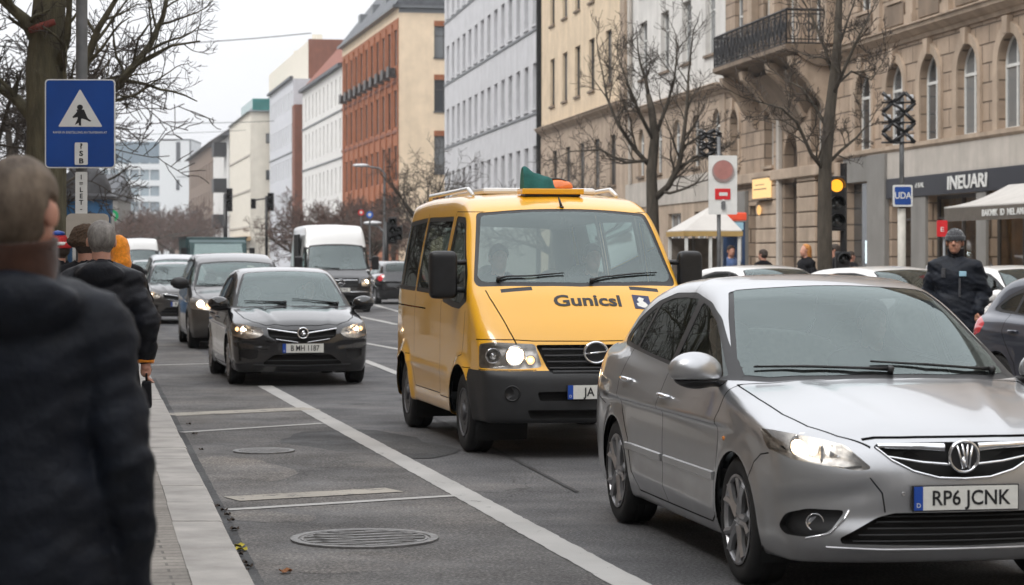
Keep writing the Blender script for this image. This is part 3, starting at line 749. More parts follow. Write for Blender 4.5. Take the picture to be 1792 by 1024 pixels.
# ------------------------------------------------------------------ the silver saloon in front
def silver_car():
    P=dict(axles=[(1.31,.352),(-1.31,.352)],wr=.315,flare=.016,
      plan=[(-2.25,.80),(-1.9,.855),(-1.31,.885),(0,.89),(1.2,.885),(1.7,.872),(2.0,.835),(2.2,.80)],
      sec=[(.15,-.075),(.22,-.045),(.32,-.018),(.48,-.004),(.6,0),(.75,-.004),(.86,-.016),(.96,-.040),(1.08,-.10),(1.2,-.2)],
      low=[(-2.35,1.10),(-2.0,1.13),(-1.5,1.13),(-.5,1.06),(.9,1.045),(1.25,1.0),(1.6,.93),(1.9,.85),(2.08,.775),(2.2,.70)],
      front=[(.1,2.02),(.2,2.10),(.27,2.155),(.33,2.165),(.42,2.14),(.55,2.15),(.62,2.145),(.72,2.115),(.8,2.07),(.9,1.95)],
      rear=[(.1,-2.15),(.25,-2.22),(.5,-2.27),(.8,-2.25),(1.0,-2.22),(1.15,-2.2)],
      green=[(-2.6,.95),(-2.15,1.10),(-1.9,1.22),(-1.6,1.375),(-1.25,1.475),(-.8,1.53),(-.3,1.545),(.05,1.515),(.3,1.45),(.65,1.28),(1.0,1.09),(1.3,.92)],
      gplan=[(-2.3,.66),(-1.9,.755),(-1.3,.83),(0,.855),(.8,.845),(1.1,.825),(1.4,.8)],
      zbelt=.98,tumble=.44,kg=.13,kb=.045,gcrown=.085,crown=.085,hbow=.13,kt=.10,kf=.085,fbow=.17,fbow6=.30,gbow=.24,
      creases=[(-2.0,.90,1.2,.80,.014,.05),(-1.0,.36,1.0,.33,.010,.05)],zb=.19)
    hoodc=lambda b,x,a,z: b-.005*np.exp(-((a-(.30+.22*(1.9-x)))/.06)**2)*(x>.9)*(z>.7)*np.clip((x-.9)/.3,0,1)
    # sculpted bumper: the cheek above the fog lamp and the inlet below
    cheek=lambda b,x,a,z: b+.013*np.exp(-((z-(.56-.15*(a-.3)))/.05)**2)*np.clip((a-.36)/.12,0,1)*(x>1.6)*np.clip((.86-a)/.1,0,1)
    P['carve']=[hoodc,cheek]
    f=car_sdf(P); S=Shell(f,(-2.45,0,.1),(2.35,1.0,1.65),.021)
    side=(0,1,0); top=(0,0,1); fro=(1,0,0)
    for x,r in P['axles']: S.region('DEL',circle(x,.315,r),side)
    # ---- glazing
    dlo=[(.98,1,1.00),(.60,1,1.19),(.36,1,1.315),(.12,1,1.392),(-.25,1,1.44),(-.7,1,1.432),(-1.08,1,1.375),(-1.38,1,1.275),(-1.60,1,1.135),(-1.50,1,1.095),(-1.0,1,1.07),(-.2,1,1.03),(.5,1,.995)]
    fd=[(.86,1,1.02),(.58,1,1.172),(.34,1,1.292),(.11,1,1.366),(-.04,1,1.39),(-.09,1,1.045),(.5,1,1.012)]
    rd=[(-.15,1,1.405),(-.45,1,1.41),(-.75,1,1.398),(-.98,1,1.36),(-1.09,1,1.095),(-.6,1,1.068),(-.19,1,1.05)]
    qd=[(-1.04,1,1.345),(-1.20,1,1.295),(-1.36,1,1.225),(-1.50,1,1.145),(-1.47,1,1.12),(-1.14,1,1.10)]
    for p,nm in ((fd,'side_window'),(rd,'rear_window_pane'),(qd,'quarter_window')): S.region(nm,p,side,r=.035,mindot=.3)
    S.region('window_frame',dlo,side,r=.05,mindot=.3)
    wd=(1,0,1.1)
    ws=[(.18,-.1,1.48),(.165,.30,1.47),(.09,.545,1.425),(.40,.625,1.30),(.72,.70,1.14),(.90,.745,1.045),(1.00,.60,1.035),(1.08,.3,1.035),(1.11,-.1,1.035)]
    S.region('windscreen',[(p[0],p[1],p[2]) for p in ws],wd,r=.03,mindot=.4,only=None)
    wf=[(.215,-.1,1.50),(.20,.32,1.485),(.11,.575,1.43),(.38,.652,1.305),(.72,.728,1.13),(.93,.79,1.02),(1.06,.62,1.01),(1.13,.3,1.01),(1.16,-.1,1.01)]
    S.region('windscreen_seal',wf,wd,r=.03,mindot=.3)
    bw=[(-1.35,-.1,1.45),(-1.36,.45,1.41),(-1.75,.56,1.24),(-1.95,.56,1.14),(-2.0,-.1,1.14)]
    S.region('rear_screen',bw,(-1,0,1.4),r=.05,mindot=.4)
    # ---- lamps, grille, bumper openings
    hd=(.62,.66,.30)
    hl=[(1.66,.87,.815),(1.80,.80,.805),(1.93,.68,.783),(2.02,.55,.752),(2.085,.42,.635),(2.06,.47,.617),(2.0,.64,.645),(1.92,.76,.668),(1.78,.86,.72)]
    S.region('headlight',hl,hd,r=.03,mindot=.1)
    gr=[(2.1,-.1,.763),(2.1,.2,.763),(2.1,.405,.757),(2.1,.425,.74),(2.1,.36,.69),(2.1,.26,.636),(2.1,.13,.603),(2.1,-.1,.596)]
    S.region('grille',gr,fro,r=.02,mindot=.1)
    lg=[(2.1,-.1,.435),(2.1,.34,.435),(2.1,.42,.415),(2.1,.60,.318),(2.1,.59,.29),(2.1,-.1,.275)]
    S.region('air_intake',lg,fro,r=.02,mindot=.1)
    fg=[(2.0,.52,.448),(1.95,.70,.452),(1.9,.80,.425),(1.88,.835,.36),(1.9,.80,.325),(1.95,.70,.318),(2.0,.60,.345)]
    S.region('fog_lamp_recess',fg,(.8,.5,0),r=.03,mindot=.05)
    tl=[(-1.98,.9,.93),(-2.0,.9,.86),(-2.1,.9,.78),(-2.3,.85,.78),(-2.3,.75,1.04),(-2.12,.85,1.05)]
    S.region('tail_light',tl,(-.35,.9,0),r=.03,mindot=.05)
    # ---- shut lines
    g=lambda pts,d,**k: S.gap(pts,d,**k)
    hood=[(1.17,-.02,1),(1.13,.35,1),(1.06,.62,1),(.985,.775,1),(1.3,.76,1),(1.6,.725,1),(1.80,.665,1),(1.95,.565,1),(2.055,.44,1)]
    g(hood,top,w=.010)
    g([(2.1,-.02,.785),(2.1,.2,.785),(2.1,.40,.783),(2.1,.46,.775)],fro,w=.011)
    g([(2.1,.455,.60),(2.1,.40,.53),(2.1,.385,.44)],fro,w=.007)
    g([(1.80,1,.70),(1.70,1,.685),(1.61,1,.64),(1.565,1,.56)],side,w=.007)
    fdoor=[(1.00,1,.98),(1.02,1,.85),(.97,1,.55),(.90,1,.30),(.80,1,.255),(-.10,1,.255),(-.145,1,.36),(-.125,1,.7),(-.13,1,1.03)]
    rdoor=[(-.19,1,.255),(-.78,1,.255),(-.90,1,.36),(-.96,1,.55),(-1.12,1,.72),(-1.22,1,.9),(-1.20,1,1.08)]
    g(fdoor,side,w=.009); g(rdoor,side,w=.009); g([(-.10,1,.255),(-.19,1,.255)],side,w=.008)
    g([(.90,1,.30),(.95,1,.2)],side,w=.007)
    g([(-1.62,1,.72),(-1.8,1,.74),(-2.05,1,.78)],side,w=.006)
    # door faces as panels of their own
    S.region('door',[(1.0,1,.975),(1.016,1,.85),(.966,1,.55),(.897,1,.305),(.80,1,.259),(-.10,1,.259),(-.14,1,.36),(-.121,1,.7),(-.126,1,1.2),(.3,1,1.2)],side,mindot=.3)
    S.region('rear_door',[(-.13,1,1.2),(-.125,1,.7),(-.145,1,.36),(-.105,1,.259),(-.78,1,.259),(-.895,1,.36),(-.956,1,.55),(-1.116,1,.72),(-1.216,1,.9),(-1.2,1,1.2)],side,mindot=.3)
    S.region('bonnet',[(1.17,-.1,1),(1.13,.35,1),(1.06,.62,1),(.99,.772,1),(1.3,.756,1),(1.6,.721,1),(1.80,.661,1),(1.95,.561,1),(2.055,.436,1),(2.1,.2,1),(2.12,-.1,1)],top,mindot=.2,box=((.9,2.2),(0,1),(.76,1.2)))
    S.region('bumper',[(2.1,-.1,.59),(2.1,.37,.59),(2.1,.452,.61),(2.1,.5,.615),(2.1,.99,.66),(2.1,.99,.1),(2.1,-.1,.1)],fro,mindot=-.2,box=((1.62,2.3),(0,1),(.15,.70)))
    S.finish()
    root=thing('saloon_car','silver four-door saloon in the right foreground with its headlight on','car')
    p=M['silver']
    S.part('body',p,root); S.part('bonnet',p,root); S.part('bumper',p,root); S.part('window_frame',M['black'],root,off=-.003,side='each')
    dr=S.part('door',p,root,side='each'); rdr=S.part('rear_door',p,root,side='each')
    gl=M['glass_s']
    for nm in ('side_window','rear_window_pane','quarter_window'): S.part(nm,gl,root,side='each',off=-.006)
    S.part('windscreen',M['glass_f'],root,off=-.002); S.part('windscreen_seal',M['black'],root,off=-.004); S.part('rear_screen',gl,root,off=-.002)
    S.part(['body','bonnet','bumper','door','rear_door','window_frame','windscreen_seal'],M['lining'],root,off=-.022,rename='inner_lining')
    S.part('grille',M['lining'],root,depth=.05,recess=True); S.part('air_intake',M['lining'],root,depth=.07,recess=True)
    S.part('fog_lamp_recess',M['black'],root,side='each',depth=.035,recess=True,rename='fog_lamp_surround')
    S.part('tail_light',M['red'],root,side='each',off=.001,depth=.03)
    hls=S.part('headlight',M['refl'],root,side='each',depth=.085,recess=True)
    for s,h in zip((1,-1),hls):
        l=S.part('headlight',M['lens'],h,side=s,off=-.001,rename='headlight_lens')
        c=Vector((1.86,s*.705,.735)); T=Matrix.Translation(c)@Vector((1,s*.25,.0)).to_track_quat('Z','Y').to_matrix().to_4x4()
        b=MB(); b.lathe([(.064,-.05),(.066,.0),(.058,.012),(.056,-.03)],28,T); b.build('lamp_bezel',M['chrome'],h,smooth=True)
        b=MB(); b.lathe([(.001,.012),(.03,.006),(.048,-.008),(.056,-.03)],24,T); b.build('lamp_projector',M['bulb'],h,smooth=True)
        c=Vector((1.955,s*.56,.70)); T=Matrix.Translation(c)@Vector((1,s*.2,0)).to_track_quat('Z','Y').to_matrix().to_4x4()
        b=MB(); b.lathe([(.044,.0),(.040,-.005),(.03,-.035),(.001,-.05)],24,T); b.lathe([(.012,-.045),(.012,-.02),(.001,-.012)],10,T); b.build('high_beam',M['chrome'],h,smooth=True)
        c=Vector((1.90,s*.635,.655)); b=MB(); b.sphere(c,.022); b.build('side_lamp',M['bulb2'],h,smooth=True)
        b=MB(); b.box((1.99,s*.52,.645),(.09,.16,.012),rz=-s*.5); b.box((1.92,s*.64,.70),(.05,.012,.085)); b.build('lamp_divider',M['chrome'],h,bevel=.002)
        f0=Vector((1.99,s*.69,.385)); T=Matrix.Translation(f0)@Vector((1,s*.3,0)).to_track_quat('Z','Y').to_matrix().to_4x4()
        b=MB(); b.lathe([(.042,.0),(.045,.008),(.04,.012),(.036,.002),(.001,-.01)],24,T); b.build('fog_lamp',M['chrome'],root,smooth=True)
    q=[S.hit(p_,(.8,.5,0)) for p_ in [(1.86,.815,.335),(1.9,.79,.322),(1.95,.70,.312),(2.0,.60,.338),(2.03,.55,.40),(2.03,.52,.448)]]
    for s in (1,-1):
        b=MB(); b.tube([(v.x+.003,s*v.y,v.z) for v in q],.006,6); b.build('fog_lamp_trim',M['chrome'],root,smooth=True)
    # chrome grille bars and badge
    q=trim_tube(S,[(2.1,.085,.738),(2.1,.2,.745),(2.1,.405,.748)],fro,.01); ribbon(q,(0,0,1),[.042-.018*i/(len(q)-1) for i in range(len(q))],.014,'grille_bar',M['chrome'],root)
    q=trim_tube(S,[(2.1,.0,.655),(2.1,.2,.672),(2.1,.37,.700)],fro,.01,lift=-.012); ribbon(q,(0,0,1),.013,.012,'grille_bar',M['chrome'],root)
    q=trim_tube(S,[(2.1,.415,.742),(2.1,.35,.684),(2.1,.25,.632),(2.1,.13,.600),(2.1,0,.594)],fro,.01); ribbon(q,(0,-.3,1),.012,.008,'grille_surround',M['chrome'],root)
    for z in (.30,.33,.36,.39,.415):
        w=.60-(z-.30)*1.6 if z>.3 else .58; q=trim_tube(S,[(2.1,0,z),(2.1,w*.5,z),(2.1,w*.92,z)],fro,.01,lift=-.03); ribbon(q,(0,0,1),.008,.006,'intake_slat',M['grey_plastic'],root)
    q=trim_tube(S,[(2.1,0,.262),(2.1,.4,.262),(2.1,.66,.272)],fro,.01); ribbon(q,(0,0,1),.014,.008,'chin_trim',M['alloy'],root)
    bp=S.hit((2.1,0,.695),fro); T=frame_M((bp.x+.012,0,.698),(0,1,0),(0,-0.05,1))
    b=MB(); b.lathe([(.078,-.02),(.080,.008),(.072,.014),(.066,.008),(.064,.0)],40,T); bd=b.build('badge',M['chrome'],root,smooth=True)
    b=MB(); b.lathe([(.066,-.004),(.066,.003),(.001,.003)],32,T); b.build('badge_field',M['ink'],bd)
    b=MB()
    for x0,z0,x1,z1 in ((-.036,.052,-.006,-.056),(-.006,-.056,.006,-.01),(-.012,.06,.012,-.05),(.012,-.05,.016,.058),(.040,.050,.022,-.055),(-.006,-.056,-.004,.0)):
        b.tube([T@Vector((x0,z0,.008)),T@Vector((x1,z1,.008))],.0062,6)
    b.build('badge_emblem',M['chrome'],bd,smooth=True)
    pp=S.hit((2.1,0,.505),fro); pl=plate(root,pp.x+.012,.505,'RP6 JCNK',w=.52,xs=.93)
    b=MB(); q=S.hit((2.1,.30,.525),fro); b.lathe([(.011,-.002),(.011,.003),(.008,.004),(.001,.003)],14,Matrix.Translation((q.x,-.30,.525))@Matrix.Rotation(R(90),4,'Y')); b.build('tow_cover',M['alloy'],root)
    # handles, mouldings, mirrors, repeater
    for s in (1,-1):
        for x,z,dpar in ((.02,.865,dr),(-.98,.905,rdr)):
            y=S.hit((x,.8,z),side).y; par=dpar[0 if s>0 else 1]
            b=MB(); b.tube([(x-.085,s*(y+.002),z),(x-.07,s*(y+.028),z+.004),(x,s*(y+.034),z+.005),(x+.07,s*(y+.028),z+.002),(x+.09,s*(y+.002),z)],[.010,.014,.015,.014,.010],8); b.build('handle',M['chrome'],par,smooth=True)
            b=MB(); b.sphere((x,s*(y-.002),z-.008),(.06,.006,.022)); b.build('handle_cup',M['grey_plastic'],par,smooth=True)
        for x0,x1,par in ((-.98,-.16,rdr),(-.09,.92,dr)):
            q=[S.hit((x0+(x1-x0)*i/14,.8,.505-.0*i),side) for i in range(15)]
            b=MB(); vs=[]
            for v in q:
                for dz,dy in ((-.024,.0),(-.018,.011),(.018,.013),(.024,.0)): vs.append((v.x,s*(v.y+dy),v.z+dz))
            b.add(vs,[(i*4+j,i*4+j+1,i*4+5+j,i*4+4+j) for i in range(14) for j in range(3)]+[(0,1,2,3),(56,59,58,57)]); b.build('side_moulding',p,par[0 if s>0 else 1],auto=40)
        mirror_part(root,.87,s*.835,1.035,p,s,1.12)
        y=S.hit((1.08,.8,.70),side).y; b=MB(); b.sphere((1.10,s*(y-.004),.715),(.03,.010,.014)); b.build('indicator',M['amber'],root,smooth=True)
        # door mirror sail and sill
    wiper(root,S,[(.88,-.66,1.055),(.96,-.42,1.045),(1.03,-.15,1.035),(1.06,.02,1.035)],wd)
    wiper(root,S,[(.99,-.06,1.075),(1.0,.25,1.055),(.975,.48,1.04),(.93,.64,1.035)],wd)
    common(S,P,root,p,.885,.322,.222,'alloy',5)
    # cabin
    b=MB(); b.b2(-1.9,1.0,-.72,.72,.28,.34); b.b2(.62,1.0,-.70,.70,.55,.93)
    fl=b.build('dashboard',M['cabin'],root,bevel=.05)
    for s in (1,-1): seat(root,-.22,s*.37,.45)
    sdf_obj('rear_bench',lambda x,y,z: smax(smax(uni([ell((-1.0,0,.55),(.3,.8,.13)),ell((-1.3,0,.85),(.15,.8,.35))],.1)(x,y,z),np.abs(y)-.62,.05),-z+.3,.02),(-1.6,-.7,.3),(-.6,.7,1.2),.04,M['seat'],root)
    steering(root,.50,.36,.90)
    b=MB(); b.box((.20,0,1.355),(.02,.20,.055)); b.tube([(.22,0,1.38),(.25,0,1.43)],.01,6); b.build('rear_view_mirror',M['black'],root,bevel=.008)
    b=MB(); b.sphere((1.93,0,.3),.001); 
    return root
M['silver']=paint('silver_paint',(.47,.478,.492),.80,.31,dirt=.24)
SILVER=silver_car()
SILVER.location=(1.75,12.68,0); SILVER.rotation_euler=(0,0,math.atan2(-.983,.185))
# ------------------------------------------------------------------ a car from a table of outlines (van, hatchback, people carrier, high van)
def generic_car(name,label,cat,P,G,h,pm,loc,head,group=None):
    f=car_sdf(P); lo,hi=G['box']; S=Shell(f,lo,hi,h)
    side=(0,1,0); top=(0,0,1); fro=(1,0,0)
    for x,r in P['axles']: S.region('DEL',circle(x,P['wr'],r),side)
    for nm,pts in G.get('side_win',[]): S.region(nm,[(p[0],1,p[1]) for p in pts],side,r=G.get('wr_',.03),mindot=.3)
    for pts in G.get('side_frame',[]): S.region('window_frame',[(p[0],1,p[1]) for p in pts],side,r=.04,mindot=.3)
    S.region('windscreen',G['ws'],G['wsd'],r=.05,mindot=.3)
    S.region('windscreen_seal',G['wf'],G['wsd'],r=.06,mindot=.2)
    if 'bw' in G: S.region('rear_screen',G['bw'],G.get('bwd',(-1,0,.6)),r=.06,mindot=.3)
    for nm,pts,d,r in G.get('regions',[]): S.region(nm,pts,d,r=r,mindot=.05)
    for pts,d,w in G.get('gaps',[]): S.gap(pts,d,w=w)
    for nm,pts,d,kw in G.get('panels',[]): S.region(nm,pts,d,**kw)
    S.finish()
    root=thing(name,label,cat,group=group)
    S.part('body',pm,root); 
    lin=['body','window_frame','windscreen_seal']; doors=[]
    if S.faces.get(S.names.index('window_frame') if 'window_frame' in S.names else 99): S.part('window_frame',M['black'],root,off=-.003,side='each')
    for nm,pts,d,kw in G.get('panels',[]):
        if nm not in S.names or not S.faces.get(S.names.index(nm)): continue
        mm=G.get('pmat',{}).get(nm,pm); sd='each' if 'door' in nm else 'both'
        res=S.part(nm,mm,root,side=sd)
        if 'door' in nm: doors.append(res)
        if nm not in lin: lin.append(nm)
    done=set()
    for nm,pts in G.get('side_win',[]):
        if nm in done: continue
        done.add(nm); S.part(nm,G.get('gside',M['glass_s']),root,side='each',off=-.006)
    S.part('windscreen',M['glass_f'],root,off=-.002); S.part('windscreen_seal',M['black'],root,off=-.003)
    if 'bw' in G: S.part('rear_screen',M['glass_s'],root,off=-.002)
    S.part(lin,M['lining'],root,off=-.025,rename='inner_lining')
    done=set()
    for nm,pts,d,r in G.get('regions',[]):
        if nm in done: continue
        done.add(nm)
        if nm=='headlight':
            hs_=S.part(nm,M['refl'],root,side='each',depth=.08,recess=True)
            for s,hh in zip((1,-1),hs_):
                S.part(nm,M['lens'],hh,side=s,off=-.001,rename='headlight_lens')
                for (x,y,z,rad,kind) in G['lamps']:
                    T=Matrix.Translation((x,s*y,z))@Vector((1,s*.12,0)).to_track_quat('Z','Y').to_matrix().to_4x4(); b=MB()
                    b.lathe([(rad*1.15,-.05),(rad*1.18,.0),(rad*1.06,.010),(rad,-.037)],24,T); b.build('lamp_bezel',M['chrome'],hh,smooth=True)
                    b=MB(); b.lathe([(rad*.98,.0),(rad*.75,-.022),(rad*.4,-.034),(.001,-.036)],24,T,caps=False); b.build('lamp_bowl',M['refl'],hh,smooth=True)
                    b=MB(); b.lathe([(.001,.0),(rad*.35,-.005),(rad*.62,-.018),(rad*.5,-.03)],20,T)
                    b.build('lamp_bulb',M['bulb'] if kind==1 else (M['bulb2'] if kind==2 else (M['amber'] if kind==3 else M['chrome'])),hh,smooth=True)
        elif nm in ('tail_light',): S.part(nm,M[G.get('tailmat','red')],root,side='each',off=.001,depth=.03)
        elif nm=='grille': S.part(nm,M['lining'],root,depth=.05,recess=True)
        elif nm=='air_intake': S.part(nm,M['lining'],root,depth=.06,recess=True)
        elif nm=='fog_recess': S.part(nm,M['black'],root,side='each',depth=.03,recess=True,rename='fog_lamp_surround')
        else: S.part(nm,M['black'],root,side='each' if 'vent' in nm else 'both',off=-.002)
    for z,y0,y1,hg,mt,nm in G.get('bars',[]):
        q=trim_tube(S,[(2.1,y0,z[0]),(2.1,(y0+y1)/2,(z[0]+z[1])/2),(2.1,y1,z[1])],fro,.01,lift=G.get('barlift',-.004)); ribbon(q,(0,0,1),hg,.012,nm,M[mt],root)
    for s in (1,-1):
        for x,z,k in G.get('handles',[]):
            y=S.hit((x,.9,z),side).y; par=doors[k][0 if s>0 else 1] if k<len(doors) else root
            b=MB(); b.tube([(x-.08,s*(y+.0),z),(x-.065,s*(y+.026),z),(x+.065,s*(y+.026),z),(x+.08,s*(y+.0),z)],[.010,.014,.014,.010],6); b.build('handle',G.get('hmat',pm),par,smooth=True)
        mx_=G['mirror']; mirror_part(root,mx_[0],s*mx_[1],mx_[2],G.get('mmat',pm),s,mx_[3],van=G.get('vanmirror',False))
    for pts in G.get('wipers',[]): wiper(root,S,pts,G['wsd'])
    common(S,P,root,pm,G['Wy'],P['wr'],G['rim'],G.get('style','alloy'),G.get('spokes',7),G.get('tw',.2))
    if 'plate' in G:
        z,txt=G['plate']; pp=S.hit((2.1,0,z),fro); plate(root,pp.x+.012,z,txt,xs=G.get('pxs',.93))
    if 'badge' in G:
        z,rad,st=G['badge']; pp=S.hit((2.1,0,z),fro); c=(pp.x+.02,0,z); b=MB()
        T=frame_M(c,(0,1,0),(0,0,1))
        if st=='ring': b.tube([T@Vector((rad*1.15*math.cos(a),rad*math.sin(a),0)) for a in [2*math.pi*i/32 for i in range(33)]],.011,8); b.tube([T@Vector((-rad,-.01,0)),T@Vector((rad,.01,0))],.009,6)
        elif st=='star':
            for k in range(3):
                a=R(90+120*k); b.tube([T@Vector((0,0,0)),T@Vector((rad*math.cos(a),rad*math.sin(a),0))],[.016,.004],6)
            b.tube([T@Vector((rad*math.cos(a),rad*math.sin(a),0)) for a in [2*math.pi*i/28 for i in range(29)]],.008,6)
        else:
            b.tube([T@Vector((rad*math.cos(a),rad*math.sin(a),0)) for a in [2*math.pi*i/32 for i in range(33)]],.010,8)
            b.prism([(-rad*.62,-rad*.25),(-rad*.1,-rad*.25),(rad*.45,rad*.5),(-.0,rad*.5)],-.004,.006,T); b.prism([(rad*.62,-rad*.05),(rad*.15,-rad*.6),(-rad*.3,-rad*.45),(rad*.2,rad*.1)],-.004,.008,T)
        bd=b.build('badge',M['chrome'],root,smooth=True)
        b=MB(); b.lathe([(rad,-.006),(.001,-.004)],24,T); b.build('badge_field',M['ink'],bd)
    b=MB(); d0,d1,dz0,dz1=G['dash']; b.b2(d0,d1,-G['Wy']+.17,G['Wy']-.17,dz0,dz1); b.b2(-1.6,d1,-G['Wy']+.2,G['Wy']-.2,.30,.36); b.build('dashboard',M['cabin'],root,bevel=.05)
    for (x,y,z) in G.get('seats',[]): seat(root,x,y,z)
    if 'steer' in G: steering(root,*G['steer'])
    if 'rvm' in G:
        x,y,z=G['rvm']; b=MB(); b.box((x,y,z),(.02,.19,.055)); b.tube([(x+.01,y,z+.02),(x+.05,y,z+.08)],.01,6); b.build('rear_view_mirror',M['black'],root,bevel=.008)
    root.location=loc; root.rotation_euler=(0,0,math.atan2(head[1],head[0]))
    root['_S']=0; del root['_S']
    return root,S
M['yellow']=paint('yellow_paint',(.80,.40,.010),0,.30,dirt=.14,dcol=(.26,.13,.02))
M['whitep']=paint('white_car_paint',(.72,.72,.71),0,.32,dirt=.25)
